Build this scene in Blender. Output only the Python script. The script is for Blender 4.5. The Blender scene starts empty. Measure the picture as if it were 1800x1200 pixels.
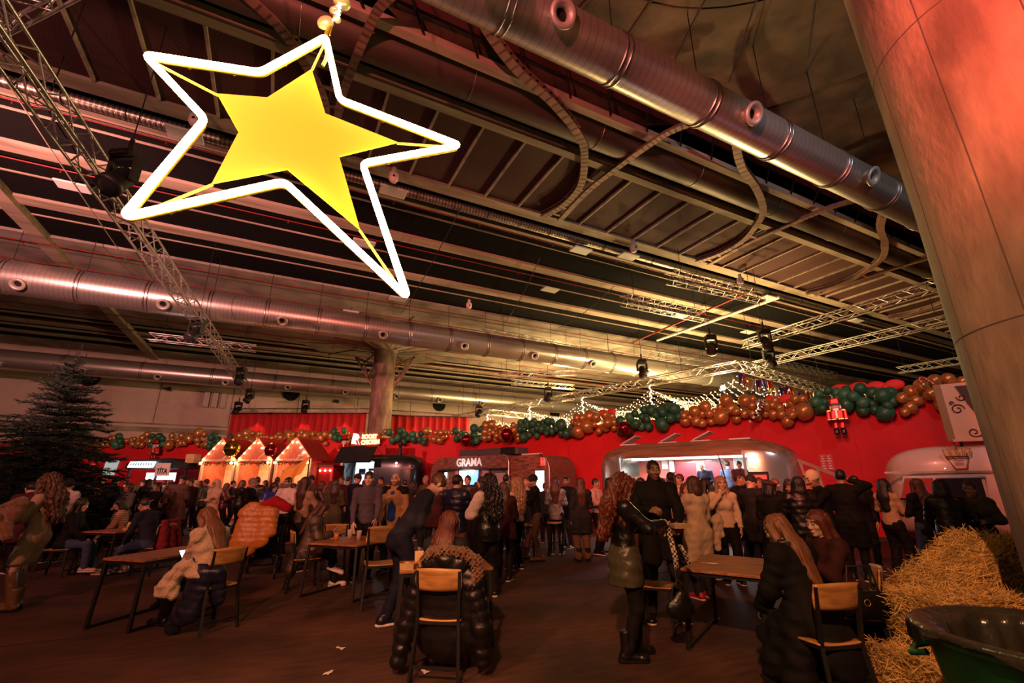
import bpy, math, random
import numpy as np
from mathutils import Vector, Matrix, Euler

R_ = math.radians
random.seed(7)
rng = np.random.default_rng(11)
scene = bpy.context.scene
COL = scene.collection

# ------------------------------------------------------------------ camera
CAM_H = 1.6
PITCH = math.atan(250 / 800.0)
cam_data = bpy.data.cameras.new('camera')
cam_data.sensor_width = 36.0
cam_data.lens = 16.0
cam_data.clip_end = 300
cam = bpy.data.objects.new('camera', cam_data)
COL.objects.link(cam)
cam.location = (0, 0, CAM_H)
cam.rotation_euler = (math.pi / 2 + PITCH, 0, 0)
scene.camera = cam

# ------------------------------------------------------------------ world, exposure
world = bpy.data.worlds.new('world')
scene.world = world
world.use_nodes = True
bgn = world.node_tree.nodes['Background']
bgn.inputs[0].default_value = (1.0, 0.62, 0.5, 1)
bgn.inputs[1].default_value = 0.05
scene.view_settings.view_transform = 'Standard'
scene.view_settings.look = 'None'
scene.view_settings.gamma = 1
scene.view_settings.use_curve_mapping = False
scene.view_settings.exposure = 0.35
scene.cycles.use_denoising = True
scene.cycles.max_bounces = 4
scene.cycles.diffuse_bounces = 2
scene.cycles.glossy_bounces = 2
scene.cycles.transmission_bounces = 4
scene.cycles.use_adaptive_sampling = True
scene.cycles.adaptive_threshold = 0.06
scene.cycles.sample_clamp_indirect = 4.0
scene.cycles.caustics_reflective = False
scene.cycles.caustics_refractive = False

# hall axes: u runs along the ceiling beams, v across them
A1 = math.atan2(1655, 834)
UX, UY = math.sin(A1), math.cos(A1)
HALL = math.atan2(UY, UX)
def UV(u, v, z=0.0):
    return Vector((u * UX - v * UY, u * UY + v * UX, z))

# ------------------------------------------------------------------ lamps, with added fill spots (housings are built further down)
def lamp(name, kind, loc, energy, color, target=None, radius=0.15, angle=60, blend=0.6):
    d = bpy.data.lights.new(name, kind)
    d.energy = energy
    d.color = color
    d.shadow_soft_size = radius
    if kind == 'SPOT':
        d.spot_size = R_(angle)
        d.spot_blend = blend
    o = bpy.data.objects.new(name, d)
    COL.objects.link(o)
    o.location = loc
    if target is not None:
        o.rotation_euler = (Vector(target) - Vector(loc)).to_track_quat('-Z', 'Y').to_euler()
    return o

WARM = (1.0, 0.60, 0.24)
GOLD = (1.0, 0.68, 0.26)
ROSE = (1.0, 0.38, 0.33)
RED = (1.0, 0.05, 0.03)
# unseen spots, most added as fill: (housing position, aim, watts, colour, cone)
HEADS = [
    ((1.9, -1.7, 6.2), (4.2, 2.35, 5.1), 2400, (1.0, 0.13, 0.08), 44),          # red wash on the near column
    ((-9.0, -3.0, 7.0), (-6.0, 14.0, 12.0), 1900, ROSE, 110),
    ((-14.0, 6.0, 7.2), (-17.0, 30.0, 10.0), 6800, ROSE, 110),
    ((-3.0, -4.0, 7.0), (1.0, 9.0, 12.0), 3800, (1.0, 0.20, 0.17), 95),
    ((-5.0, -3.0, 6.6), (-5.0, 8.0, 0.0), 1600, (1.0, 0.26, 0.17), 75),
    ((9.5, 1.5, 10.6), (9.0, 7.0, 9.2), 700, (0.85, 0.9, 1.0), 70),
    ((-1.2, -3.5, 6.6), (1.6, 7.0, 0.2), 2300, (1.0, 0.38, 0.18), 58),
    ((-1.0, 3.5, 8.2), (-5.0, 26.0, 3.2), 2300, (1.0, 0.22, 0.16), 70),
    ((1.5, 3.0, 8.2), (8.0, 16.5, 3.0), 2000, (1.0, 0.24, 0.16), 70),
]
for hp, ha, w, colr, ang in HEADS:
    lamp('stage_or_fill_lamp', 'SPOT', hp, w, colr, ha, 0.12, ang)  # unseen spots put in to brighten ceiling, tables and partition

# ================================================================== helpers
def link(o, parent=None):
    COL.objects.link(o)
    if parent is not None:
        o.parent = parent
    return o

def tag(o, label=None, cat=None, group=None, kind=None):
    if label: o['label'] = label
    if cat: o['category'] = cat
    if group: o['group'] = group
    if kind: o['kind'] = kind
    return o

def empty(name, loc=(0, 0, 0), rz=0.0, parent=None):
    o = bpy.data.objects.new(name, None)
    o.empty_display_size = 0.1
    link(o, parent)
    o.location = loc
    o.rotation_euler = (0, 0, rz)
    return o

def thing(name, label, cat, loc=(0, 0, 0), rz=0.0, group=None):
    return tag(empty(name, loc, rz), label, cat, group)

def frame_to(p, q, up=Vector((0, 0, 1))):
    """3x3 with local x along p->q"""
    x = (Vector(q) - Vector(p)).normalized()
    if abs(x.dot(up)) > 0.995:
        up = Vector((0, 1, 0))
    y = up.cross(x).normalized()
    z = x.cross(y)
    return Matrix((x, y, z)).transposed()

class MB:
    """collects simple shapes and links them as one mesh object"""
    def __init__(self):
        self.v = []; self.f = []; self.m = []; self.sm = []
    def _add(self, vs, fs, mi=0, smooth=False):
        b = len(self.v)
        self.v.extend([tuple(p) for p in vs])
        for f in fs:
            self.f.append(tuple(i + b for i in f)); self.m.append(mi); self.sm.append(smooth)
        return self
    def box(self, c, s, rot=None, mi=0, bevel=0.0):
        hx, hy, hz = s[0] / 2, s[1] / 2, s[2] / 2
        c = Vector(c)
        if bevel > 0:
            b = min(bevel, hx * .9, hy * .9, hz * .9)
            vs = []; idx = {}
            for sx in (-1, 1):
                for sy in (-1, 1):
                    for sz in (-1, 1):
                        for a in range(3):
                            p = [sx * (hx - b), sy * (hy - b), sz * (hz - b)]
                            p[a] = (sx * hx, sy * hy, sz * hz)[a]
                            idx[(sx, sy, sz, a)] = len(vs); vs.append(p)
            fs = []
            I = lambda sx, sy, sz, a: idx[(sx, sy, sz, a)]
            for s_ in (-1, 1):
                q = [(s_, -1, -1), (s_, 1, -1), (s_, 1, 1), (s_, -1, 1)]
                fs.append([I(*t, 0) for t in (q if s_ > 0 else q[::-1])])
                q = [(-1, s_, -1), (-1, s_, 1), (1, s_, 1), (1, s_, -1)]
                fs.append([I(*t, 1) for t in (q if s_ > 0 else q[::-1])])
                q = [(-1, -1, s_), (1, -1, s_), (1, 1, s_), (-1, 1, s_)]
                fs.append([I(*t, 2) for t in (q if s_ > 0 else q[::-1])])
            for s1 in (-1, 1):
                for s2 in (-1, 1):
                    fs.append([I(-1, s1, s2, 1), I(1, s1, s2, 1), I(1, s1, s2, 2), I(-1, s1, s2, 2)][::(1 if s1 * s2 > 0 else -1)])
                    fs.append([I(s1, -1, s2, 0), I(s1, 1, s2, 0), I(s1, 1, s2, 2), I(s1, -1, s2, 2)][::(-1 if s1 * s2 > 0 else 1)])
                    fs.append([I(s1, s2, -1, 0), I(s1, s2, 1, 0), I(s1, s2, 1, 1), I(s1, s2, -1, 1)][::(1 if s1 * s2 > 0 else -1)])
                    for s3 in (-1, 1):
                        t = [I(s1, s2, s3, 0), I(s1, s2, s3, 1), I(s1, s2, s3, 2)]
                        fs.append(t if s1 * s2 * s3 > 0 else t[::-1])
        else:
            vs = [(x, y, z) for x in (-hx, hx) for y in (-hy, hy) for z in (-hz, hz)]
            fs = [(0, 1, 3, 2), (4, 6, 7, 5), (0, 4, 5, 1), (2, 3, 7, 6), (0, 2, 6, 4), (1, 5, 7, 3)]
        out = []
        for p in vs:
            p = Vector(p)
            if rot is not None: p = rot @ p
            out.append(p + c)
        return self._add(out, fs, mi)
    def bar(self, p, q, w, h, mi=0, bevel=0.0, up=Vector((0, 0, 1))):
        p = Vector(p); q = Vector(q)
        return self.box((p + q) / 2, ((q - p).length, w, h), frame_to(p, q, up), mi, bevel)
    def cyl(self, p, q, r, r2=None, n=12, mi=0, caps=True):
        p = Vector(p); q = Vector(q); r2 = r if r2 is None else r2
        fr = frame_to(p, q); vs = []
        for c, rr in ((p, r), (q, r2)):
            for i in range(n):
                a = 2 * math.pi * i / n
                vs.append(c + fr @ Vector((0, math.cos(a) * rr, math.sin(a) * rr)))
        fs = [(i, (i + 1) % n, n + (i + 1) % n, n + i) for i in range(n)]
        self._add(vs, fs, mi, True)
        if caps:
            self._add(vs, [tuple(range(n))[::-1], tuple(range(n, 2 * n))], mi)
        return self
    def tube(self, pts, r, n=8, mi=0, closed=False, caps=True):
        pts = [Vector(p) for p in pts]; m = len(pts); vs = []
        prev = None
        for i, p in enumerate(pts):
            if closed:
                t = (pts[(i + 1) % m] - pts[i - 1])
            else:
                t = pts[min(i + 1, m - 1)] - pts[max(i - 1, 0)]
            t.normalize()
            if prev is None:
                up = Vector((0, 0, 1)) if abs(t.z) < .95 else Vector((0, 1, 0))
                y = up.cross(t).normalized()
            else:
                y = (prev - t * prev.dot(t))
                y = y.normalized() if y.length > 1e-6 else Vector((1, 0, 0))
            prev = y; z = t.cross(y)
            rr = r[i] if isinstance(r, (list, tuple)) else r
            for k in range(n):
                a = 2 * math.pi * k / n
                vs.append(p + y * math.cos(a) * rr + z * math.sin(a) * rr)
        fs = []
        for i in range(m if closed else m - 1):
            j = (i + 1) % m
            for k in range(n):
                k2 = (k + 1) % n
                fs.append((i * n + k, i * n + k2, j * n + k2, j * n + k))
        self._add(vs, fs, mi, True)
        if caps and not closed:
            self._add(vs, [tuple(range(n))[::-1], tuple(range((m - 1) * n, m * n))], mi)
        return self
    def lathe(self, prof, n=24, c=(0, 0, 0), mi=0, a0=0.0, a1=2 * math.pi, smooth=True):
        full = abs(a1 - a0 - 2 * math.pi) < 1e-6
        k = n if full else n + 1
        vs = []
        for r, z in prof:
            for i in range(k):
                a = a0 + (a1 - a0) * i / n
                vs.append((c[0] + r * math.cos(a), c[1] + r * math.sin(a), c[2] + z))
        fs = []
        for j in range(len(prof) - 1):
            for i in range(n):
                i2 = (i + 1) % k
                fs.append((j * k + i, j * k + i2, (j + 1) * k + i2, (j + 1) * k + i))
        return self._add(vs, fs, mi, smooth)
    def prism(self, outline, p0, ax, ay, depth, mi=0):
        """outline (a,b) pairs in the plane of unit vectors ax, ay; extruded along ax x ay by depth"""
        p0 = Vector(p0); ax = Vector(ax); ay = Vector(ay); nz = ax.cross(ay).normalized() * depth
        n = len(outline)
        vs = [p0 + ax * a + ay * b for a, b in outline] + [p0 + ax * a + ay * b + nz for a, b in outline]
        fs = [tuple(range(n))[::-1], tuple(range(n, 2 * n))] + [(i, (i + 1) % n, n + (i + 1) % n, n + i) for i in range(n)]
        return self._add(vs, fs, mi)
    def ball(self, c, r, n=10, m=6, mi=0, scale=(1, 1, 1)):
        vs = [(c[0], c[1], c[2] + r * scale[2])]
        for j in range(1, m):
            t = math.pi * j / m
            for i in range(n):
                a = 2 * math.pi * i / n
                vs.append((c[0] + r * scale[0] * math.sin(t) * math.cos(a), c[1] + r * scale[1] * math.sin(t) * math.sin(a), c[2] + r * scale[2] * math.cos(t)))
        vs.append((c[0], c[1], c[2] - r * scale[2]))
        fs = [(0, 1 + i, 1 + (i + 1) % n) for i in range(n)]
        for j in range(m - 2):
            for i in range(n):
                a = 1 + j * n
                fs.append((a + i, a + n + i, a + n + (i + 1) % n, a + (i + 1) % n))
        b = 1 + (m - 2) * n; e = len(vs) - 1
        fs += [(e, b + (i + 1) % n, b + i) for i in range(n)]
        return self._add(vs, fs, mi, True)
    def grid(self, nx, ny, fn, mi=0, smooth=True):
        vs = [fn(i / nx, j / ny) for j in range(ny + 1) for i in range(nx + 1)]
        fs = [(j * (nx + 1) + i, j * (nx + 1) + i + 1, (j + 1) * (nx + 1) + i + 1, (j + 1) * (nx + 1) + i) for j in range(ny) for i in range(nx)]
        return self._add(vs, fs, mi, smooth)
    def mesh(self, name, mats):
        me = bpy.data.meshes.new(name)
        me.from_pydata(self.v, [], self.f)
        for m in (mats if isinstance(mats, (list, tuple)) else [mats]):
            me.materials.append(m)
        me.polygons.foreach_set('material_index', self.m)
        me.polygons.foreach_set('use_smooth', self.sm)
        me.update()
        return me
    def build(self, name, mats, parent=None, loc=None, rz=None):
        o = bpy.data.objects.new(name, self.mesh(name, mats))
        link(o, parent)
        if loc is not None: o.location = loc
        if rz is not None: o.rotation_euler = (0, 0, rz)
        return o

def place(name, me, parent=None, mat4=None, loc=None, rot=None, scl=None):
    o = bpy.data.objects.new(name, me)
    link(o, parent)
    if mat4 is not None: o.matrix_local = mat4
    if loc is not None: o.location = loc
    if rot is not None: o.rotation_euler = rot
    if scl is not None: o.scale = scl
    return o

def copy_tree(o, parent=None):
    c = o.copy()
    link(c, parent)
    for ch in list(o.children):
        copy_tree(ch, c)
    return c

def bevel_mod(o, w=0.005, seg=2):
    m = o.modifiers.new('bevel', 'BEVEL'); m.width = w; m.segments = seg; m.limit_method = 'ANGLE'
    return o

def solid(o, t=0.01, off=-1):
    m = o.modifiers.new('solid', 'SOLIDIFY'); m.thickness = t; m.offset = off
    return o

def text_obj(name, body, size, mat, parent=None, mat4=None, extrude=0.01, align='CENTER', bold=0.0, sx=1.0):
    cu = bpy.data.curves.new(name, 'FONT')
    cu.body = body; cu.size = size; cu.align_x = align; cu.align_y = 'CENTER'
    cu.extrude = extrude; cu.offset = bold
    tmp = bpy.data.objects.new(name + '_tmp', cu)
    COL.objects.link(tmp)
    dg = bpy.context.evaluated_depsgraph_get()
    me = bpy.data.meshes.new_from_object(tmp.evaluated_get(dg))
    bpy.data.objects.remove(tmp); bpy.data.curves.remove(cu)
    me.materials.clear(); me.materials.append(mat)
    if sx != 1.0:
        for v in me.vertices: v.co.x *= sx
    return place(name, me, parent, mat4)

# ------------------------------------------------------------------ materials
MATS = {}
def mat(name, col, rough=0.6, metal=0.0, emit=0.0, emit_col=None, var=0.0, vscale=8.0, bump=0.0, bscale=40.0, alpha=1.0, trans=0.0, spec=0.5, sheen=0.0, coat=0.0, stretch=None, col2=None):
    if name in MATS: return MATS[name]
    m = bpy.data.materials.new(name); m.use_nodes = True
    nt = m.node_tree; b = nt.nodes['Principled BSDF']; L = nt.links
    b.inputs['Base Color'].default_value = (*col, 1)
    b.inputs['Roughness'].default_value = rough
    b.inputs['Metallic'].default_value = metal
    b.inputs['Specular IOR Level'].default_value = spec
    if sheen: b.inputs['Sheen Weight'].default_value = sheen
    if coat: b.inputs['Coat Weight'].default_value = coat
    if trans: b.inputs['Transmission Weight'].default_value = trans
    if alpha < 1: b.inputs['Alpha'].default_value = alpha
    if emit:
        b.inputs['Emission Color'].default_value = (*(emit_col or col), 1)
        b.inputs['Emission Strength'].default_value = emit
    if var or bump:
        tc = nt.nodes.new('ShaderNodeTexCoord'); mp = nt.nodes.new('ShaderNodeMapping')
        L.new(tc.outputs['Object'], mp.inputs['Vector'])
        if stretch: mp.inputs['Scale'].default_value = stretch
    if var:
        n = nt.nodes.new('ShaderNodeTexNoise'); n.inputs['Scale'].default_value = vscale; n.inputs['Detail'].default_value = 5
        L.new(mp.outputs[0], n.inputs['Vector'])
        mx = nt.nodes.new('ShaderNodeMix'); mx.data_type = 'RGBA'
        c2 = col2 or tuple(c * (1 - var) for c in col)
        mx.inputs[6].default_value = (*tuple(min(1, c * (1 + var * .5)) for c in col), 1); mx.inputs[7].default_value = (*c2, 1)
        rp = nt.nodes.new('ShaderNodeValToRGB'); rp.color_ramp.elements[0].position = .35; rp.color_ramp.elements[1].position = .68
        L.new(n.outputs['Fac'], rp.inputs[0]); L.new(rp.outputs[0], mx.inputs[0])
        L.new(mx.outputs[2], b.inputs['Base Color'])
    if bump:
        n2 = nt.nodes.new('ShaderNodeTexNoise'); n2.inputs['Scale'].default_value = bscale; n2.inputs['Detail'].default_value = 4
        L.new(mp.outputs[0], n2.inputs['Vector'])
        bp = nt.nodes.new('ShaderNodeBump'); bp.inputs['Strength'].default_value = bump; bp.inputs['Distance'].default_value = 0.02
        L.new(n2.outputs['Fac'], bp.inputs['Height']); L.new(bp.outputs[0], b.inputs['Normal'])
    MATS[name] = m
    return m

def wave_mat(name, col, col2, scale, axis='X', rough=0.5, metal=0.0, bump=0.3, dist=0.0, lo=.4, hi=.6, prof='SIN'):
    """bands across one object axis (spiral seams, ribs, mesh, planks of print)"""
    if name in MATS: return MATS[name]
    m = mat(name, col, rough, metal); nt = m.node_tree; b = nt.nodes['Principled BSDF']; L = nt.links
    tc = nt.nodes.new('ShaderNodeTexCoord'); w = nt.nodes.new('ShaderNodeTexWave')
    w.bands_direction = axis; w.wave_profile = prof
    w.inputs['Scale'].default_value = scale; w.inputs['Distortion'].default_value = dist; w.inputs['Detail'].default_value = 2
    L.new(tc.outputs['Object'], w.inputs['Vector'])
    rp = nt.nodes.new('ShaderNodeValToRGB'); e = rp.color_ramp.elements
    e[0].position = lo; e[1].position = hi; e[0].color = (*col2, 1); e[1].color = (*col, 1)
    L.new(w.outputs['Fac'], rp.inputs[0]); L.new(rp.outputs[0], b.inputs['Base Color'])
    if bump:
        bp = nt.nodes.new('ShaderNodeBump'); bp.inputs['Strength'].default_value = bump; bp.inputs['Distance'].default_value = 0.02
        L.new(rp.outputs[0], bp.inputs['Height']); L.new(bp.outputs[0], b.inputs['Normal'])
    return m

def wood_mat(name, c1, c2, scale=(1, 8, 8), rough=0.45, ns=3.0, bump=0.1):
    return mat(name, c1, rough, var=.5, vscale=ns, bump=bump, bscale=12, stretch=scale, col2=c2)

M_steel = mat('black_steel', (.018, .017, .017), .45, .3)
M_black = mat('black_plastic', (.012, .012, .012), .5)
M_alu = mat('truss_aluminium', (.62, .60, .57), .36, .85)
M_wood = wood_mat('table_wood', (.36, .15, .06), (.17, .065, .028), (1.2, 9, 9), .36)
M_ply = wood_mat('plywood', (.50, .27, .08), (.34, .17, .05), (1, 7, 7), .4)
M_white = mat('white_plastic', (.75, .72, .68), .5)
M_paper = mat('paper', (.78, .72, .62), .8)
M_card = mat('card', (.62, .44, .2), .8, var=.2)
M_bulb = mat('bulb_glow', (1, .85, .55), .4, emit=30, emit_col=(1, .72, .34))

# ================================================================== the setting
def struct(o):
    o['kind'] = 'structure'; return o

def concrete(name, c1, c2, sc=1.2, rough=.8):
    m = mat(name, c1, rough, var=.4, vscale=sc, bump=.25, bscale=9, col2=c2)
    nt = m.node_tree; b = nt.nodes['Principled BSDF']; L = nt.links
    return m
M_conc = concrete('concrete', (.36, .30, .25), (.20, .165, .135), .7)
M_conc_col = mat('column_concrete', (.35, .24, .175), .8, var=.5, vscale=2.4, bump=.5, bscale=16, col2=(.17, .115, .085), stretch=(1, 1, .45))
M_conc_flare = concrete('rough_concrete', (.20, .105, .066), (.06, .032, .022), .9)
M_beam = mat('beam_concrete', (.44, .34, .25), .75, var=.35, vscale=1.5, stretch=(.25, 2, 2))
M_deckdark = mat('dark_deck', (.010, .009, .009), .95, spec=.05)
M_wallhall = mat('hall_wall', (.66, .50, .43), .85, var=.12, vscale=.5, bump=.08, bscale=5)
M_red = mat('red_wall_cloth', (.62, .010, .014), .75, var=.12, vscale=1.2)
M_seam = mat('seam', (.10, .075, .06), .9)

def floor_mat():
    m = mat('floor_paint', (.07, .042, .03), .6, spec=.25)
    nt = m.node_tree; b = nt.nodes['Principled BSDF']; L = nt.links
    tc = nt.nodes.new('ShaderNodeTexCoord')
    n1 = nt.nodes.new('ShaderNodeTexNoise'); n1.inputs['Scale'].default_value = .9; n1.inputs['Detail'].default_value = 8
    n2 = nt.nodes.new('ShaderNodeTexNoise'); n2.inputs['Scale'].default_value = 9; n2.inputs['Detail'].default_value = 6
    mp = nt.nodes.new('ShaderNodeMapping'); mp.inputs['Rotation'].default_value = (0, 0, .5); mp.inputs['Scale'].default_value = (.35, 1.6, 1)
    L.new(tc.outputs['Object'], n1.inputs['Vector']); L.new(tc.outputs['Object'], mp.inputs['Vector']); L.new(mp.outputs[0], n2.inputs['Vector'])
    r1 = nt.nodes.new('ShaderNodeValToRGB'); e = r1.color_ramp.elements
    e[0].position = .3; e[1].position = .72; e[0].color = (.042, .025, .019, 1); e[1].color = (.135, .068, .046, 1)
    mx = nt.nodes.new('ShaderNodeMix'); mx.data_type = 'RGBA'; mx.blend_type = 'MULTIPLY'; mx.inputs[0].default_value = .7
    r2 = nt.nodes.new('ShaderNodeValToRGB'); e = r2.color_ramp.elements
    e[0].position = .35; e[1].position = .75; e[0].color = (.55, .55, .55, 1); e[1].color = (1.25, 1.2, 1.15, 1)
    L.new(n1.outputs[0], r1.inputs[0]); L.new(n2.outputs[0], r2.inputs[0])
    L.new(r1.outputs[0], mx.inputs[6]); L.new(r2.outputs[0], mx.inputs[7]); L.new(mx.outputs[2], b.inputs['Base Color'])
    r3 = nt.nodes.new('ShaderNodeMapRange'); r3.inputs[3].default_value = .5; r3.inputs[4].default_value = .8
    L.new(n1.outputs[0], r3.inputs[0]); L.new(r3.outputs[0], b.inputs['Roughness'])
    bp = nt.nodes.new('ShaderNodeBump'); bp.inputs['Strength'].default_value = .15; bp.inputs['Distance'].default_value = .01
    L.new(n2.outputs[0], bp.inputs['Height']); L.new(bp.outputs[0], b.inputs['Normal'])
    return m

U0, U1 = -32.0, 75.0
fl = MB(); fl.box(((U0 + U1) / 2, 18, -.1), (U1 - U0, 60, .2))
struct(fl.build('floor', floor_mat(), rz=HALL))
# expansion joints in the floor
FL = bpy.data.objects['floor']
for k in range(4):
    MB().box((20, 1.2 + k * 6.0, .001), (100, .02, .006)).build('floor_joint', mat('joint', (.03, .02, .016), .8), FL)

# ---------------------------------------------------------------- ceiling deck with beams, purlins and slabs (children of the ceiling)
ZC = 11.6
ce = MB(); ce.box(((U0 + U1) / 2, 30.8, ZC + .22), (U1 - U0, 32.6, .2))
CEIL = struct(ce.build('ceiling', M_deckdark, rz=HALL))
def strip(name, v0, v1, z0, z1, m, u0=U0, u1=U1):
    return MB().box(((u0 + u1) / 2, (v0 + v1) / 2, (z0 + z1) / 2), (u1 - u0, v1 - v0, z1 - z0)).build(name, m, CEIL)
strip('edge_beam', 9.85, 10.12, ZC, ZC + .34, M_beam)
strip('edge_beam', 13.25, 13.75, ZC, ZC + .4, M_beam)
strip('edge_beam', 14.72, 14.95, ZC - .02, ZC + .14, M_beam)
strip('edge_beam', 8.25, 8.48, ZC + .1, ZC + .35, M_beam)
for v in (15.55, 19.2, 22.35):
    strip('purlin', v - .03, v + .03, ZC + .07, ZC + .14, M_beam)
for v0, v1 in ((17.22, 17.8), (20.85, 21.45)):
    strip('beam', v0, v1, ZC, ZC + .14, M_beam)
strip('soffit_slab', 24.15, 31.5, ZC, ZC + .14, M_conc)
strip('soffit_slab', 31.5, 33.2, ZC, ZC + .14, M_conc, -1.2, 12.4)
strip('soffit_slab', 31.5, 33.2, ZC, ZC + .14, M_conc, 27.5, U1)
strip('soffit_slab', 33.2, 36.3, ZC, ZC + .14, M_conc)
strip('purlin', 37.1, 37.3, ZC + .02, ZC + .14, M_beam)
strip('beam', 38.6, 39.2, ZC, ZC + .14, M_beam)
strip('purlin', 40.0, 40.2, ZC + .02, ZC + .14, M_beam)
strip('beam', 41.6, 42.1, ZC, ZC + .14, M_beam)
strip('soffit_slab', 43.6, 47, ZC, ZC + .14, M_conc)
# formwork seams of the soffit slab
for v in (25.6, 27.4, 29.2, 30.5):
    strip('slab_seam', v - .03, v + .03, ZC - .012, ZC + .01, M_seam)
# cross beam along v at the left
MB().box((-10.1, 30, ZC - .05), (.55, 34, .3)).build('cross_beam', M_beam, CEIL)
# concrete over the near bay, with its board seams
nb = MB(); nb.box(((U0 + U1) / 2, -2.5, ZC + 1.3), (U1 - U0, 22, .2)); nb.build('near_bay_slab', M_conc_flare, CEIL)
strip('gap_lining', 7.2, 8.2, ZC + .9, ZC + 1.1, mat('gap_lining', (.10, .02, .016), .9))
for u in np.arange(-6, 40, 1.39):
    MB().bar((u, 7.3, ZC + .75), (u + .9, 8.3, ZC + .2), .05, .05).build('gap_strut', M_steel, CEIL)

MB().box(((U0 + U1) / 2, 18, ZC + 1.6), (U1 - U0, 60, .1)).build('roof_skin', M_deckdark, CEIL)
# mesh deck of the catwalk: panels and cross bars
M_mesh = wave_mat('expanded_mesh', (.12, .038, .032), (.04, .014, .012), 5.2, 'Y', .85, 0, .5)
pan = MB(); pan.box((0, 0, 0), (1.33, 3.1, .04)); pan_me = pan.mesh('mesh_panel', M_mesh)
barm = MB(); barm.box((0, 0, 0), (.07, 3.12, .09)); bar_me = barm.mesh('cross_bar', M_beam)
for k in range(-14, 42):
    place('mesh_panel', pan_me, CEIL, loc=(k * 1.39 + .7, 11.68, ZC + .12))
    place('cross_bar', bar_me, CEIL, loc=(k * 1.39, 11.68, ZC + .05))
# curved bracing ribs in the plane of the deck: one curl and one straight stay per bay of 8.35 m
def smooth_path(pts, n=6):
    P = [Vector(p) for p in pts]; out = []
    for i in range(len(P) - 1):
        a = P[max(i - 1, 0)]; b = P[i]; c = P[i + 1]; d = P[min(i + 2, len(P) - 1)]
        for k in range(n):
            t = k / n
            out.append(.5 * ((2 * b) + (c - a) * t + (2 * a - 5 * b + 4 * c - d) * t * t + (3 * b - a - 3 * c + d) * t ** 3))
    out.append(P[-1]); return out
def ribbon(mb, path, w, z, h):
    for a, b in zip(path[:-1], path[1:]):
        d = (b - a); e = d.normalized() * .03
        mb.bar((a.x - e.x, a.y - e.y, z), (b.x + e.x, b.y + e.y, z), w, h)
M_rib = mat('rib_steel', (.33, .19, .145), .55, .2, var=.25, vscale=3)
rib = MB()
cur = smooth_path([(1.9, 6.2, 0), (2.7, 7.0, 0), (4.0, 7.8, 0), (5.5, 8.35, 0), (6.9, 9.1, 0), (7.6, 9.9, 0), (8.2, 11.0, 0), (8.3, 12.2, 0), (8.0, 13.25, 0)])
ribbon(rib, cur, .24, ZC - .12, .05); ribbon(rib, cur, .06, ZC - .05, .14); ribbon(rib, cur, .24, ZC + .04, .05)
rib_me = rib.mesh('curved_rib', M_rib)
stay = MB()
st = smooth_path([(9.6, 6.9, 0), (9.1, 7.7, 0), (8.9, 8.6, 0), (8.72, 9.9, 0), (8.62, 11.2, 0), (8.75, 13.2, 0)])
ribbon(stay, st, .2, ZC - .1, .05); ribbon(stay, st, .05, ZC - .03, .12)
for v in (10.6, 11.2, 11.8, 12.4, 12.9):
    stay.bar((8.15, v, ZC - .08), (8.75, v, ZC - .08), .1, .04)
stay_me = stay.mesh('brace_stay', M_rib)
for k in range(-2, 5):
    place('curved_rib', rib_me, CEIL, loc=(k * 8.35, 0, 0))
    place('brace_stay', stay_me, CEIL, loc=(k * 8.35, 0, 0))

# ---------------------------------------------------------------- columns
def column(name, u, v, prof, m, mf, flare):
    p = UV(u, v)
    c = MB(); c.lathe(prof, 40, mi=0)
    o = struct(c.build(name, m, loc=p))
    f = MB(); f.lathe(flare, 48)
    f.build('column_head', mf, o)
    for zz in (2.7, 5.4, 8.1):
        if zz < prof[-1][1]:
            r = np.interp(zz, [q[1] for q in prof], [q[0] for q in prof])
            MB().lathe([(r + .001, zz), (r + .004, zz + .006), (r + .001, zz + .012)], 40).build('pour_joint', M_seam, o)
    for kk in range(10):
        a = 2 * math.pi * (kk + .35) / 10
        MB().tube([((r - .004) * math.cos(a), (r - .004) * math.sin(a), max(zz, .01)) for r, zz in prof], .0055, 4).build('form_seam', M_seam, o)
    return o
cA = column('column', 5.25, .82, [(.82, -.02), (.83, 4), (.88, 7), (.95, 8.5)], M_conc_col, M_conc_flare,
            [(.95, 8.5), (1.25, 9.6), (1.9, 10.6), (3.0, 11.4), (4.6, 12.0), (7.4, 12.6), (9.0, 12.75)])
for k in range(24):   # radial board seams of the near column head
    a = 2 * math.pi * k / 24
    pts = [(r * math.cos(a), r * math.sin(a), z - .015) for r, z in [(1.3, 9.7), (1.9, 10.6), (3.0, 11.4), (4.6, 12.0), (7.4, 12.6)]]
    MB().tube(pts, .022, 4).build('board_seam', M_seam, cA)
for r, z in ((3.0, 11.4), (4.6, 12.0)):
    MB().tube([(r * math.cos(t), r * math.sin(t), z - .012) for t in np.linspace(0, 2 * math.pi, 48, endpoint=False)], .014, 4, closed=True).build('board_seam', M_seam, cA)
cB = column('column', 6.2, 33.0, [(.78, -.02), (.78, 9), (.8, 10.9)], M_conc_col, M_conc, [(.8, 10.9), (1.6, 11.3), (3.6, 11.55), (6.4, 11.62)])
for k in range(12):
    a = 2 * math.pi * k / 12
    MB().tube([(.9 * math.cos(a), .9 * math.sin(a), 10.92), (3.6 * math.cos(a), 3.6 * math.sin(a), 11.53), (6.4 * math.cos(a), 6.4 * math.sin(a), 11.59)], .03, 4).build('board_seam', M_seam, cB)
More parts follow.
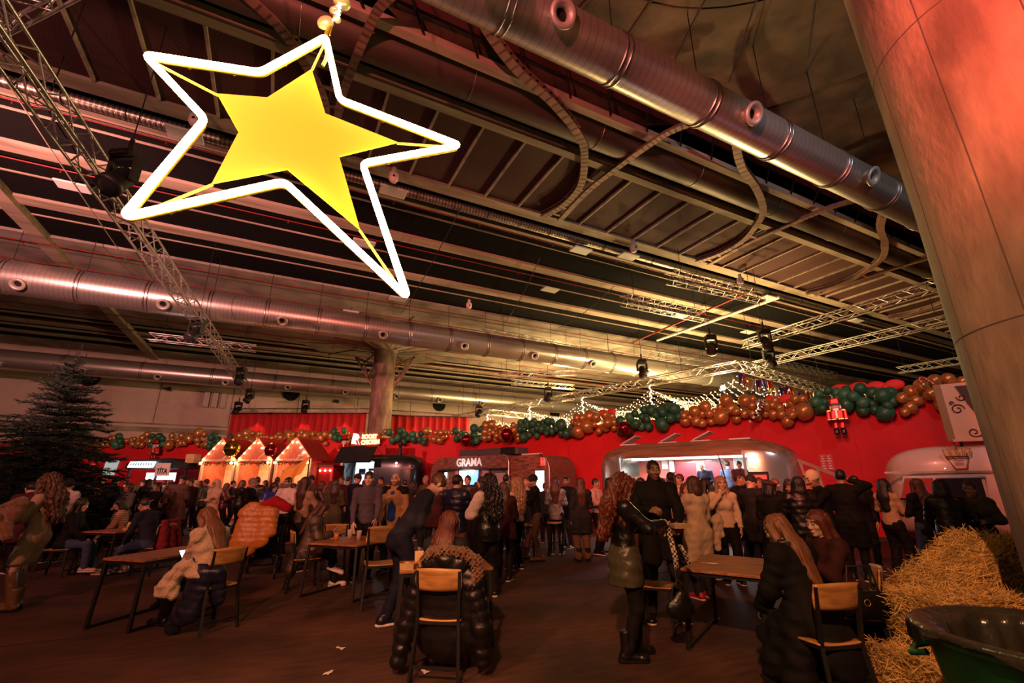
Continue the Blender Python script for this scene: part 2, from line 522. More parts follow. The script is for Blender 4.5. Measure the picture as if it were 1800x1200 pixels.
for sgn in (-1, 1):   # steel brackets at the far column
    b = MB()
    for k in (0, 1):
        b.bar((sgn * .75, k * .3, 8.3), (sgn * 2.2, k * .3, 10.5), .1, .1)
        b.bar((sgn * .75, k * .3, 9.9), (sgn * 2.2, k * .3, 10.5), .1, .1)
        b.bar((sgn * 1.2, k * .3, 9.0), (sgn * .78, k * .3, 9.9), .06, .06)
        b.bar((sgn * 1.2, k * .3, 9.0), (sgn * 1.6, k * .3, 10.2), .06, .06)
    b.build('bracket', M_rib, cB)

# ---------------------------------------------------------------- hall wall far behind, its ledge, seams and round vents
hw = MB(); hw.box((20, 46.2, 5.9), (110, .4, 11.9))
HW = struct(hw.build('wall_back', M_wallhall, rz=HALL))
MB().box((20, 45.9, 5.75), (110, .25, .35)).build('ledge', M_conc, HW)
MB().box((20, 45.93, 6.2), (110, .2, .1)).build('ledge', M_conc, HW)
for u in np.arange(-30, 50, 5.2):
    MB().bar((u, 45.99, 6.3), (u + .0, 45.99, 11.4), .04, .03, up=Vector((1, 0, 0))).build('panel_seam', M_seam, HW)
M_dark = mat('void_black', (.004, .004, .004), .9)
for u in (-13.8, .5, 14.6, 28.8):
    g = MB(); g.cyl((u, 45.9, 9.5), (u, 46.05, 9.5), .62, n=28); v = g.build('round_vent', M_dark, HW)
    MB().tube([(u + .64 * math.cos(t), 45.9, 9.5 + .64 * math.sin(t)) for t in np.linspace(0, 2 * math.pi, 28, endpoint=False)], .04, 6, closed=True).build('vent_rim', M_steel, v)
for k in range(3):
    bx = MB(); bx.box((-5.9 + k * .62, 45.8, 8.4), (.42, .3, 1.3), bevel=.03); bx.build('wall_heater', mat('heater', (.55, .48, .43), .5), HW)
for u, z in ((-8.6, 8.9), (4.5, 8.9)):
    bx = MB(); bx.prism([(-.18, 0), (.18, 0), (.1, .3), (-.1, .3)], (u, 45.7, z), (1, 0, 0), (0, 0, 1), -.2); bx.build('wall_lamp', M_black, HW)

# side and rear walls that close the hall
struct(MB().box((U0, 18, 6.2), (.4, 60, 13)).build('wall_left', M_wallhall, rz=HALL))
struct(MB().box((U1, 18, 6.2), (.4, 60, 13)).build('wall_right', M_wallhall, rz=HALL))

# ---------------------------------------------------------------- the red partition: right run A, left run B
PA0 = Vector((13.5, 12.2, 0)); PC = Vector((-3.0, 25.3, 0)); PE = Vector((-36.0, 30.3, 0))
dA = (PC - PA0).normalized(); dB = (PE - PC).normalized()
nA = Vector((-dA.y, dA.x, 0)); nA = nA if nA.y < 0 else -nA
nB = Vector((-dB.y, dB.x, 0)); nB = nB if nB.y < 0 else -nB
WALLZ = 4.05
def wall_run(name, p, q, n):
    b = MB(); mid = (p + q) / 2 - n * .06
    b.bar((p.x - n.x * .06, p.y - n.y * .06, WALLZ / 2), (q.x - n.x * .06, q.y - n.y * .06, WALLZ / 2), .12, WALLZ)
    return struct(b.build(name, M_red))
WA = wall_run('wall_partition_right', PA0 - dA * 3.5, PC, nA)
WB = wall_run('wall_partition_left', PC, PE, nB)
def onA(s, off, z): return PA0 + dA * s + nA * off + Vector((0, 0, z))
def onB(s, off, z): return PC + dB * s + nB * off + Vector((0, 0, z))
def matA(s, off, z):   # local x to the viewer's right along the wall, y up, z towards the viewer
    m = Matrix((-dA, Vector((0, 0, 1)), nA)).transposed().to_4x4(); m.translation = onA(s, off, z); return m
def matB(s, off, z):
    m = Matrix((-dB, Vector((0, 0, 1)), nB)).transposed().to_4x4(); m.translation = onB(s, off, z); return m
for k in range(9):   # cloth joins
    s = 1.0 + k * 2.6
    MB().bar(onA(s, .002, .05), onA(s, .002, WALLZ), .012, .006, up=nA).build('cloth_join', mat('red_join', (.36, .006, .008), .8), WA)
MB().bar(onA(-3.4, .03, .06), onA(21, .03, .06), .03, .12).build('skirting', M_black, WA)

# ================================================================== things under the ceiling
def duct_metal():
    m = wave_mat('spiral_duct_metal', (.60, .55, .50), (.45, .41, .38), 2.0, 'X', .33, .8, .16, lo=.0, hi=.12)
    return m
M_duct = duct_metal()
M_ductring = mat('duct_ring', (.5, .47, .44), .3, 1.0)
M_noz = mat('nozzle_paint', (.5, .44, .38), .45, .4)
def duct(label, v, z, r, u0, u1, nozzles, ring0, rstep, face):
    """face: angle from straight down (radians) towards which the jet nozzles look, turned to -v"""
    t = thing('spiral_duct', label, 'air duct', (0, 0, 0), HALL)
    MB().cyl((u0, v, z), (u1, v, z), r, n=40).build('pipe', M_duct, t)
    for u in np.arange(ring0, u1, rstep):
        if u < u0: continue
        for du in (0, .12):
            MB().tube([(u + du, v + (r + .01) * math.cos(a), z + (r + .01) * math.sin(a)) for a in np.linspace(0, 2 * math.pi, 32, endpoint=False)], .022, 6, closed=True).build('joint_ring', M_ductring, t)
        MB().cyl((u + .06, v, z + r), (u + .06, v, ZC + (1.2 if v < 10 else .1)), .012, n=6).build('hanger_rod', M_steel, t)
    d = Vector((0, -math.sin(face), -math.cos(face)))
    for u in nozzles:
        c = Vector((u, v, z)) + d * (r * .96)
        fr = frame_to(c, c + d)
        def loop(prof):
            vs = []; fs = []; n = 20
            for rr, h in prof:
                for i in range(n):
                    a = 2 * math.pi * i / n
                    vs.append(c + fr @ Vector((h, rr * math.cos(a), rr * math.sin(a))))
            for j in range(len(prof) - 1):
                for i in range(n):
                    fs.append((j * n + i, j * n + (i + 1) % n, (j + 1) * n + (i + 1) % n, (j + 1) * n + i))
            return MB()._add(vs, fs, 0, True)
        noz = loop([(.17, 0), (.17, .10), (.245, .13), (.25, .17), (.2, .2), (.13, .15), (.11, .05)]).build('nozzle', M_noz, t)
        n2 = MB(); n2.cyl(c + d * .05, c + d * .055, .115, n=16); n2.build('nozzle_throat', M_dark, noz)
    return t
duct('large silver spiral duct running overhead to the leaning column', 5.15, 9.4, .46, -12, 60, [3.3 - 4.75, 3.3, 8.1, 12.7, 17.5, 22.2], -7.0, 2.35, 1.05)
duct('silver spiral duct crossing the middle of the hall in front of far column', 23.6, 9.4, .68, -32, 60, [-18.9, -14.3, -9.8, -5.2, -.6, 4.1, 8.6, 13.1, 17.4, 22], -31, 2.28, .95)
duct('silver spiral duct nearest the pale hall wall', 40.8, 9.4, .66, -32, 60, [-16.8, -12.6, -8.4, -4.2, .1, 4.5, 8.8, 12.8, 17], -31, 4.3, .95)
# dark pipe beside the catwalk and the small bright pipe along its lower edge
t = thing('dark_duct', 'wide dark painted duct between the silver duct and the catwalk', 'air duct', (0, 0, 0), HALL)
MB().cyl((-20, 9.15, ZC + .42), (62, 9.15, ZC + .42), .5, n=28).build('pipe', mat('dark_duct_paint', (.11, .075, .055), .5, .3, var=.4, vscale=1.2, stretch=(.3, 2, 2)), t)
for u in np.arange(-5, 50, 4.17):
    MB().tube([(u, 9.15 + .51 * math.cos(a), ZC + .42 + .51 * math.sin(a)) for a in np.linspace(0, 2 * math.pi, 24, endpoint=False)], .012, 5, closed=True).build('joint_ring', M_ductring, t)
t = thing('cable_pipe', 'thin bright flexible pipe along the lower edge of the catwalk', 'pipe', (0, 0, 0), HALL)
MB().cyl((-20, 14.18, ZC - .02), (62, 14.18, ZC - .02), .17, n=16).build('pipe', wave_mat('flexible_pipe', (.6, .52, .42), (.3, .25, .2), 2.6, 'X', .35, .9, .5), t)
for u in np.arange(-12, 50, 1.39):
    MB().tube([(u, 14.18 + .19 * math.cos(a), ZC - .02 + .19 * math.sin(a)) for a in np.linspace(math.pi, 2 * math.pi, 10)], .012, 5).build('pipe_clip', M_steel, t)

# sprinkler mains: thin red pipes with drops
M_redpipe = mat('red_pipe', (.24, .02, .014), .5, .1)
for v, z, lab in ((24.4, 11.35, 'red sprinkler main nearest the dark ceiling bays'), (26.6, 11.3, 'second red sprinkler main under the concrete soffit'),
                  (33.4, 11.2, 'red sprinkler main beyond the middle duct'), (36.0, 11.1, 'red sprinkler main beside the far column head'),
                  (18.0, 11.5, 'red sprinkler main along the lower side of a ceiling beam'), (14.75, 11.45, 'red sprinkler main just below the catwalk pipe')):
    t = thing('sprinkler_pipe', lab, 'pipe', (0, 0, 0), HALL)
    MB().cyl((-30, v, z), (60, v, z), .026, n=8).build('pipe', M_redpipe, t)
    for u in np.arange(-28, 45, 3.4):
        MB().cyl((u, v, z), (u, v, z - (.5 if v > 30 else .12)), .02, n=6).build('drop', M_redpipe, t)
t = thing('cross_pipe', 'red pipe slanting across the ceiling bays beside the white pole', 'pipe', (0, 0, 0), HALL)
MB().cyl((21.0, 13.8, 11.2), (21.6, 24.0, 11.2), .06, n=8).build('pipe', M_redpipe, t)
t = thing('cross_pipe', 'long white pole slanting across the ceiling bays', 'pipe', (0, 0, 0), HALL)
MB().cyl((23.1, 13.8, 11.2), (22.8, 22.6, 11.2), .09, n=10).build('pipe', M_white, t)
for (p, q, lab) in (((4.9, 13.9), (5.6, 26.0), 'thin dark cable slung across the bays beyond the star'), ((9.5, 16), (12.0, 25), 'thin dark cable slung across the bays above the canopy'),
                    ((-7.4, 12), (-7.0, 33), 'thin cable running beside the long left truss'), ((14.5, 17), (15.5, 24), 'thin cable right of the small hung trusses')):
    t = thing('ceiling_cable', lab, 'cable', (0, 0, 0), HALL)
    MB().tube([(p[0] + (q[0] - p[0]) * k / 10, p[1] + (q[1] - p[1]) * k / 10, 11.4 - .25 * math.sin(math.pi * k / 10)) for k in range(11)], .018, 5).build('cable', M_beam if 'left' in lab else M_steel, t)

# flat white lamps (unlit) and small white camera domes
lp = MB(); lp.box((0, 0, 0), (.9, .55, .07), bevel=.02); lp_me = lp.mesh('panel_body', M_white)
lh = MB(); lh.cyl((0, 0, .03), (0, 0, .5), .015, n=6); lh_me = lh.mesh('hanger_rod', M_steel)
spots = [(2.4, 13.9, 'beside the right arm of the star'), (-3.6, 13.9, 'behind the left arm of the star'), (12.8, 13.9, 'below the catwalk right of the star'),
         (10.6, 14.4, 'at the end of the dark cable'), (11.6, 18.6, 'in the third ceiling bay right of the star'), (20.6, 18.4, 'next to the red slanting pipe'),
         (27.0, 18.6, 'left of the upper right truss'), (22.8, 14.2, 'at the top of the white pole'), (31.0, 14.1, 'under the upper right truss'),
         (2.1, 18.0, 'just inside the lower arm of the star'), (-7.4, 18.5, 'beside the long left truss'), (2.8, 26.7, 'above the middle duct'), (4.8, 23.4, 'at the edge of the concrete soffit')]
for u, v, w in spots:
    t = thing('ceiling_lamp', 'flat white unlit ceiling lamp ' + w, 'ceiling lamp', UV(u, v, ZC - .35), HALL, 'flat white lamps under the ceiling')
    place('panel_body', lp_me, t); place('hanger_rod', lh_me, t)
dm = MB(); dm.lathe([(0, -.36), (.1, -.34), (.16, -.24), (.16, -.05), (.11, .0), (.08, .05), (.08, .2), (0, .2)], 16); dm_me = dm.mesh('dome', mat('dome_white', (.8, .62, .55), .4))
de = MB(); de.ball((-.02, -.13, -.2), .05, 8, 5); de_me = de.mesh('lens', M_dark)
for u, v, w in ((2.2, 12.9, 'between the star and the catwalk'), (12.3, 13.0, 'under the middle of the catwalk'), (19.2, 13.2, 'under the catwalk near the leaning column'), (-3.2, 12.9, 'behind the left arm of the star'), (8.5, 22.2, 'over the far ceiling bays')):
    t = thing('security_camera', 'white dome camera ' + w, 'camera', UV(u, v, 11.25), HALL, 'dome cameras')
    place('dome', dm_me, t); place('lens', de_me, t)

# ---------------------------------------------------------------- trusses
def truss(label, p, q, w=.3, r=.024, step=.45, group=None, hang=True, m=None):
    m = m or M_alu
    p = Vector(p); q = Vector(q); L = (q - p).length
    t = thing('truss', label, 'truss', p, 0, group)
    fr = frame_to(p, q)
    P = lambda x, y, z: fr @ Vector((x, y, z))
    h = w / 2
    cor = [(-h, -h), (h, -h), (h, h), (-h, h)]
    for y, z in cor:
        MB().cyl(P(0, y, z), P(L, y, z), r, n=8).build('chord', m, t)
    n = max(2, int(L / step)); b = MB()
    for i in range(n):
        x0, x1 = L * i / n, L * (i + 1) / n
        for k in range(4):
            a, c = cor[k], cor[(k + 1) % 4]
            if i % 2: a, c = c, a
            b.cyl(P(x0, *a), P(x1, *c), r * .55, n=5, caps=False)
    o = b.build('lattice', m, t); o['kind'] = 'stuff'
    if hang:
        for x in (L * .12, L * .88):
            MB().cyl(P(x, 0, h), P(x, 0, h) + Vector((0, 0, max(.2, ZC - p.z - h))), .014, n=5).build('hang_cable', M_steel, t)
    return t
truss('long silver truss slanting down the left side past the star', UV(-4.75, 5.5, 8.1), UV(-2.4, 38.5, 8.1), .42, .03, .5)
truss('silver truss end at the upper left corner of the view', (-10.2, 6.0, 8.6), (-5.6, 4.4, 8.6), .4, .03)
truss('short silver truss hung behind the christmas tree', (-18.1, 21.6, 8.6), (-13.9, 23.7, 8.6), .34)
truss('upper of the two long trusses reaching the leaning column', UV(22.4, 6.0, 9.1), UV(22.8, 16.1, 9.1), .4, .03)
truss('lower of the two long trusses reaching the leaning column', UV(27.9, 8.0, 9.1), UV(27.5, 19.0, 9.1), .4, .03)
truss('short truss low beside the leaning column', UV(38.2, 12.0, 9.1), UV(37.7, 15.4, 9.1), .4, .03)
truss('small flat truss hung just below the catwalk', UV(14.1, 12.9, 10.1), UV(19.6, 12.6, 10.1), .5, .025, .35)
truss('small flat truss hung left of the white pole', UV(14.0, 15.8, 10.1), UV(19.4, 15.7, 10.1), .5, .025, .35)
truss('flat truss hung along the middle duct', UV(9.9, 23.4, 10.1), UV(20.9, 24.1, 10.1), .45, .025, .4)
truss('flat truss hung above the canopy corner', UV(22.0, 22.6, 10.1), UV(28.0, 23.0, 10.1), .45, .025, .4)
truss('pale horizontal truss hung right of the far column', (-1, 30.2, 8.6), (4.3, 29.3, 8.6), .32)
truss('second pale truss hung behind the first, right of far column', (0, 32.3, 8.6), (4.7, 34, 8.6), .32)
truss('truss hung over the right end of the light canopy', UV(30, 19.0, 9.6), UV(38, 19.6, 9.6), .45, .025, .5)
truss('truss carrying the left red curtain', (-22.2, 36, 7.1), (-11.2, 36, 7.1), .35)
truss('truss carrying the right red curtain', (-9.9, 36, 7.0), (-3.2, 37, 6.7), .35)

# red curtains: one pleated cloth per truss
M_curt = mat('curtain_cloth', (.62, .012, .016), .7, sheen=.3)
def curtain(label, p, q, z0, z1):
    p = Vector(p); q = Vector(q); L = (q - p).length; d = (q - p).normalized(); n = Vector((-d.y, d.x, 0))
    t = thing('curtain', label, 'curtain', p)
    c = MB(); N = int(L / .06)
    c.grid(N, 6, lambda a, b: d * (a * L) + n * (.11 * math.sin(a * L * 11 + .7 * math.sin(a * L * 1.7)) * (.6 + .4 * (1 - b))) + Vector((0, 0, z0 + (z1 - z0) * b - p.z)))
    solid(c.build('cloth', M_curt, t), .02)
    MB().bar(Vector((0, 0, z1 - p.z)), d * L + Vector((0, 0, z1 - p.z)), .16, .07).build('heading_tape', M_black, t)
curtain('pleated red curtain left of the far column', (-22.0, 35.75, 0), (-11.4, 35.75, 0), 3.5, 6.85)
curtain('pleated red curtain right of the far column', (-9.8, 35.75, 0), (-3.4, 36.7, 0), 3.4, 6.7)
for x in (-19.8, -16.2, -13.0, -7.6):
    lamp('curtain_spot', 'SPOT', (x, 34.6, 7.0), 120, (1, .25, .15), (x, 35.8, 4.5), .05, 55)

# ---------------------------------------------------------------- moving heads: base, yoke, head, lens
def mh_meshes():
    b = MB(); b.box((0, 0, .05), (.32, .3, .14), bevel=.03)
    y = MB()
    for s in (-1, 1): y.box((s * .17, 0, -.17), (.05, .14, .34), bevel=.015)
    y.box((0, 0, -.02), (.38, .16, .06), bevel=.015)
    h = MB(); h.lathe([(0, .18), (.1, .17), (.13, .1), (.13, -.1), (.16, -.16), (.16, -.24), (.12, -.25), (0, -.25)], 16, (0, 0, 0))
    l = MB(); l.lathe([(0, -.262), (.11, -.258), (.12, -.245)], 16)
    return b.mesh('base', M_black), y.mesh('yoke', M_black), h.mesh('head', M_black), l.mesh('lens', mat('lamp_lens', (.03, .03, .035), .08))
MH = mh_meshes()
def moving_head(label, loc, aim, s=1.0, glow=None):
    t = thing('stage_or_fill_lamp', label, 'stage light', loc, 0, 'stage lamps on the trusses')
    t.scale = (s, s, s)
    place('base', MH[0], t); place('yoke', MH[1], t)
    d = (Vector(aim) - Vector(loc)).normalized()
    m = d.to_track_quat('-Z', 'Y').to_matrix().to_4x4(); m.translation = (0, 0, -.3)
    h = place('head', MH[2], t, m); place('lens', MH[3], h)
    c = MB(); c.cyl((0, 0, .12), (0, 0, .35), .03, n=6); c.build('clamp', M_steel, t)
    return t
AIMS = ('the leaning column', 'the left ceiling', 'the pale hall wall', 'the middle ceiling', 'the left tables', 'the big silver duct', 'the right tables', 'the left red partition', 'the right red partition')
for k, (hp, ha, w, colr, ang) in enumerate(HEADS):
    # housing made for each unseen spot, set behind its lamp
    back = Vector(hp) - (Vector(ha) - Vector(hp)).normalized() * .75 + Vector((0, 0, .39))
    mh = moving_head('unseen black spot lamp above or behind the viewer aimed at ' + AIMS[k], back, ha, 1.3)
    MB().cyl((0, 0, .2), (0, 0, (ZC + 1.5 - back.z) / 1.3), .012, n=5).build('hang_cable', M_steel, mh)
for loc, lab in (((-8.0, 7.9, 8.0), 'black stage lamp on the long left truss, nearest the star'), ((-12.9, 17.6, 7.9), 'black stage lamp half way down the long left truss'),
                 ((-15.8, 25.9, 7.9), 'black stage lamp low on the long left truss'), ((-18.1, 31.1, 7.7), 'black stage lamp at the foot of the long left truss'),
                 ((-16.2, 35.6, 7.7), 'black stage lamp standing on the left curtain truss'), ((7.2, 24.5, 8.0), 'black stage lamp hung left of the canopy corner'),
                 ((9.6, 21.0, 8.3), 'black stage lamp above the canopy corner'), ((13.4, 22.9, 8.2), 'black stage lamp right of the canopy corner'),
                 ((2.5, 31.1, 7.8), 'black stage lamp over the left half of the canopy'), ((11.9, 20.4, 8.4), 'black stage lamp hung on the lower long truss'), ((-2.7, 37.2, 7.6), 'black stage lamp at the right curtain end'),
                 ((-21.6, 35.8, 7.6), 'black stage lamp at the left end of the curtain truss')):
    moving_head(lab, loc, (loc[0] + random.uniform(-3, 3), loc[1] - 5, 0), 1.5)
    MB().cyl((0, 0, .2), (0, 0, (ZC + .15 - loc[2]) / 1.5), .008, n=5).build('hang_cable', M_steel, bpy.data.objects[[o.name for o in COL.objects if o.name.startswith('stage_or_fill_lamp') and o.type == 'EMPTY'][-1]])

# ---------------------------------------------------------------- the star
SC = Vector((-1.371, 2.373, 3.736))
SR = Matrix(((.9490458, -.3151224, .0031577), (.3111472, .9385694, .1492478), (-.0499950, -.1406605, .9887948)))
s_out = [(.004, .987), (1.043, .256), (.804, -1.077), (-.648, -.884), (-.914, .309)]
s_in = [(.196, .384), (.419, -.139), (.013, -.427), (-.487, -.09), (-.306, .431)]
s_tip = [(-.026, .62), (.609, .141), (.478, -.652), (-.338, -.539), (-.489, .156)]
s_val = [(.13, .231), (.272, -.114), (.006, -.314), (-.305, -.112), (-.223, .236)]
m4 = SR.to_4x4(); m4.translation = SC
star = tag(empty('star_lamp'), 'large yellow star with a glowing rope light outline hanging near the viewer', 'star decoration')
star.matrix_world = m4
M_starp = mat('star_plate', (.95, .74, .04), .5)
poly = []
for k in range(5): poly += [s_tip[k], s_val[k]]
MB().prism(poly, (0, .008, 0), (1, 0, 0), (0, 0, 1), .012).build('plate', M_starp, star)
def round_path(pts, rad, n=6):
    out = []; m = len(pts)
    for i in range(m):
        p = Vector(pts[i]); a = Vector(pts[i - 1]); b = Vector(pts[(i + 1) % m])
        da = (a - p).normalized(); db = (b - p).normalized()
        rr = min(rad, (a - p).length * .4, (b - p).length * .4)
        s, e = p + da * rr, p + db * rr
        for k in range(n + 1):
            t = k / n; out.append((1 - t) ** 2 * s + 2 * t * (1 - t) * p + t * t * e)
    return out
ring = []
for k in range(5): ring += [(s_out[k][0], 0, s_out[k][1]), (s_in[k][0], 0, s_in[k][1])]
path = round_path(ring, .045)
MB().tube([p + Vector((0, -.016, 0)) for p in path], .021, 10, closed=True).build('rope_light', mat('star_rope', (1, .95, .6), .4, emit=34, emit_col=(1, .84, .34)), star)
M_gold = mat('gold_metal', (.75, .43, .06), .35, .8)
MB().tube([p + Vector((0, .018, 0)) for p in path], .013, 6, closed=True).build('frame', M_gold, star)
for k in range(5):
    MB().cyl((s_tip[k][0], .012, s_tip[k][1]), (s_out[k][0] * .97, .012, s_out[k][1] * .97), .009, n=8).build('spoke', M_gold, star)
    a, b, c = Vector((s_out[k][0], .03, s_out[k][1])), Vector((s_in[k][0], .03, s_in[k][1])), Vector((s_out[(k + 1) % 5][0], .03, s_out[(k + 1) % 5][1]))
    for f in (.35, .75):
        for x, y in ((a, b), (b, c)):
            q = x.lerp(y, f); MB().ball(q, .011, 8, 5).build('clip', M_gold, star)
# its suspension: twisted gold strap and the shell ornaments tied above
sus = thing('star_hanger', 'gold cord with small ornaments from which the star hangs', 'hanger')
tip = m4 @ Vector((s_out[0][0], 0, s_out[0][1]))
MB().tube([tip + Vector((.02 + .018 * math.sin(k * .9), -.02, -.28 + k * .05)) for k in range(9)], .013, 6).build('twisted_strap', mat('green_gold', (.55, .5, .05), .3, .5), sus)
MB().tube([tip + Vector((.03, -.01, .02)), tip + Vector((.06, 0, .5)), tip + Vector((.08, 0, 8.2))], .006, 6).build('cord', M_gold, sus)
M_shell = mat('shell_ornament', (.75, .62, .34), .3, .3, coat=.4)
for dx, dz, r, sc3 in ((-.01, .13, .062, (1, .5, 1)), (.05, .24, .045, (1, .8, .8)), (.09, .33, .065, (1, .9, .7)), (.07, .17, .03, (1, 1, 1))):
    MB().ball((tip.x + dx, tip.y - .02, tip.z + dz), r, 16, 10, scale=sc3).build('shell', M_shell, sus)
for k in range(5):
    MB().cyl((tip.x + .05, tip.y - .03, tip.z + .15 + .03 * k), (tip.x + .1, tip.y - .05, tip.z + .14 + .035 * k), .009, n=6).build('bead', mat('white_bead', (.9, .85, .7), .3, emit=2), sus)

# ================================================================== food trucks along the red partition
def sp(x, e): return math.copysign(abs(x) ** e, x)
M_silver = mat('polished_aluminium', (.72, .69, .63), .24, .8, var=.1, vscale=2, bump=.18, bscale=2.5)
M_fascia = mat('brown_fascia', (.30, .17, .09), .4, .3, var=.4, vscale=2.0, stretch=(.4, 4, 4))
def rootA(name, label, cat, s, off):
    o = tag(empty(name), label, cat); o.matrix_world = matA(s, off, 0); return o
def rootB(name, label, cat, s, off):
    o = tag(empty(name), label, cat); o.matrix_world = matB(s, off, 0); return o

def trailer_shell(mb, L, y0, y1, D, opening, nx=56, nt=40, e=.42, fascia=None):
    """rounded travel-trailer shell: x 0..L, y y0..y1 (up), z 0..D (front at D); opening = (x0,x1,ya,yb) left out of the front"""
    V = []; yc, b, zc, d = (y0 + y1) / 2, (y1 - y0) / 2, D / 2, D / 2
    for i in range(nx + 1):
        t = -1 + 2 * i / nx
        t = math.sin(t * math.pi / 2)
        k = max(0.0, 1 - abs(t) ** 5) ** (1 / 2.6)
        for j in range(nt):
            a = 2 * math.pi * j / nt
            V.append((L / 2 + t * L / 2, yc + b * (1 if False else 1) * sp(math.sin(a), e) * (.25 + .75 * k if math.sin(a) > 0 else .9 + .1 * k), zc + d * sp(math.cos(a), e) * k))
    F = []; MI = []
    for i in range(nx):
        for j in range(nt):
            q = (i * nt + j, i * nt + (j + 1) % nt, (i + 1) * nt + (j + 1) % nt, (i + 1) * nt + j)
            c = [sum(V[m][a] for m in q) / 4 for a in range(3)]
            if opening and c[2] > D * .8 and opening[0] < c[0] < opening[1] and opening[2] < c[1] < opening[3]:
                continue
            F.append(q); MI.append(1 if fascia and c[1] > fascia and c[2] > D * .35 else 0)
    bse = len(mb.v); mb.v.extend(V)
    for q, m in zip(F, MI):
        mb.f.append(tuple(x + bse for x in q)); mb.m.append(m); mb.sm.append(True)

# ---- silver trailer
AS = rootA('silver_trailer', 'polished silver rounded food trailer with a long open serving hatch', 'food trailer', 11.2, .55)
AL = 6.3
m = MB(); trailer_shell(m, AL, .35, 2.92, 2.65, (1.1, 5.05, 1.08, 2.46), fascia=2.47)
m.build('shell', [M_silver, M_fascia], AS)
M_salmon = mat('salmon_panel', (.62, .16, .12), .5); M_dkred = mat('dark_red_panel', (.16, .012, .02), .4)
M_lit = mat('lit_white_wall', (.82, .84, .86), .5)
MB().box((2.6, 1.7, .55), (3.3, 1.9, .05)).build('inner_wall', M_salmon, AS)
MB().box((4.95, 1.7, .55), (1.4, 1.9, .05)).build('inner_wall', M_lit, AS)
MB().box((2.3, 1.55, .62), (1.9, .5, .06)).build('inner_shelf', M_dkred, AS)
o = MB(); o.prism([(-.42, 0), (.42, 0), (.42, 1.0), (.3, 1.2), (-.3, 1.2), (-.42, 1.0)], (3.65, 1.15, .6), (1, 0, 0), (0, 1, 0), .05); dr = o.build('inner_door', M_dkred, AS)
MB().tube([(3.65 + x, 1.15 + y, .66) for x, y in [(-.44, 0), (-.44, 1.0), (-.31, 1.22), (.31, 1.22), (.44, 1.0), (.44, 0)]], .022, 6).build('door_trim', M_silver, dr)
MB().box((2.65, 1.95, .6), (.75, .7, .05)).build('inner_window', M_dkred, AS)
MB().box((1.95, 2.25, .62), (.22, .3, .02)).build('paper_note', M_paper, AS)
MB().box((2.22, 2.2, .7), (.16, .42, .12), bevel=.03).build('soap_dispenser', M_white, AS)
MB().box((3.1, 1.05, 2.52), (4.0, .05, .4), bevel=.015).build('counter', M_silver, AS)
MB().box((4.8, 1.55, .7), (1.0, .3, .15)).build('oven', M_silver, AS)
MB().box((3.1, 2.42, 1.5), (3.9, .05, .3)).build('strip_light', mat('strip_light', (1, 1, 1), .5, emit=9, emit_col=(.92, .97, 1)), AS)
for x in (1.12, 5.03):
    MB().bar((x, 1.05, 2.6), (x, 2.46, 2.6), .06, .06).build('hatch_frame', M_silver, AS)
MB().bar((4.55, 1.1, 2.62), (4.35, 2.4, 2.62), .03, .03).build('gas_strut', M_black, AS)
MB().box((5.35, 1.55, 2.62), (.5, .75, .04), bevel=.01).build('menu_board', M_black, AS)
MB().box((5.35, 1.78, 2.645), (.4, .12, .01)).build('menu_heading', mat('menu_red', (.6, .05, .04), .5, emit=.8), AS)
for k, x in enumerate((1.0, 2.45, 3.55, 4.75)):   # open roof hatches
    h = MB(); h.box((x, 2.95, 1.3), (.62, .05, .55), bevel=.012); hb = h.build('roof_hatch', M_white, AS)
    if k < 3:
        MB().box((x + .05, 3.12, 1.3), (.62, .035, .55), Matrix.Rotation(R_(24), 3, 'Z'), bevel=.01).build('hatch_lid', M_white, hb)
for x in (2.4, 3.4):
    w = MB(); w.cyl((x, .34, 2.35), (x, .34, 2.6), .34, n=24); wl = w.build('wheel', M_black, AS)
    MB().cyl((x, .34, 2.6), (x, .34, 2.62), .18, n=20).build('hub', M_silver, wl)
hitch = MB()
hitch.bar((6.25, 2.25, 1.8), (7.25, 1.75, 1.9), .09, .06); hitch.bar((6.3, 2.25, 1.8), (6.45, 1.3, 1.9), .07, .06); hitch.bar((6.7, 2.0, 1.86), (6.75, 1.35, 1.9), .07, .06); hitch.bar((6.4, 1.3, 1.9), (6.95, 1.3, 1.9), .07, .06)
hitch.build('side_awning_frame', M_rib, AS)
lamp('trailer_light', 'AREA', onA(11.2 - 3.1, 2.0, 2.36), 150, (.95, .97, 1), onA(11.2 - 3.1, 2.0, 1.0), .3)
bpy.data.objects['trailer_light'].data.size = 1.6

# ---- wood-wrapped trailer with the lettering
M_wrap = mat('printed_wood_wrap', (.28, .11, .065), .6, var=.6, vscale=5, stretch=(.7, 6, 3), col2=(.05, .02, .014))
GR = rootA('wood_wrapped_trailer', 'long food trailer wrapped in printed dark wood with white lettering', 'food trailer', 19.7, 1.0)
def rr_outline(x0, x1, y0, y1, rl, rr, n=6):
    pts = [(x0, y0), (x1, y0)]
    for k in range(n + 1):
        a = math.pi / 2 * k / n; pts.append((x1 - rr + rr * math.cos(a), y1 - rr + rr * math.sin(a)))
    for k in range(n + 1):
        a = math.pi / 2 * k / n; pts.append((x0 + rl - rl * math.sin(a), y1 - rl + rl * math.cos(a)))
    return pts
MB().prism(rr_outline(0, 4.68, .35, 2.76, .75, .25), (0, 0, 0), (1, 0, 0), (0, 1, 0), 2.0).build('main_body', M_wrap, GR)
MB().prism(rr_outline(4.72, 6.6, .35, 2.70, .2, .55), (0, 0, 0), (1, 0, 0), (0, 1, 0), 1.92).build('rear_body', M_wrap, GR)
MB().tube([(4.70, y, 2.03) for y in (.4, 1.5, 2.45)] + [(4.6, 2.68, 2.03), (4.4, 2.78, 2.03)], .03, 6).build('edge_trim', M_ductring, GR)
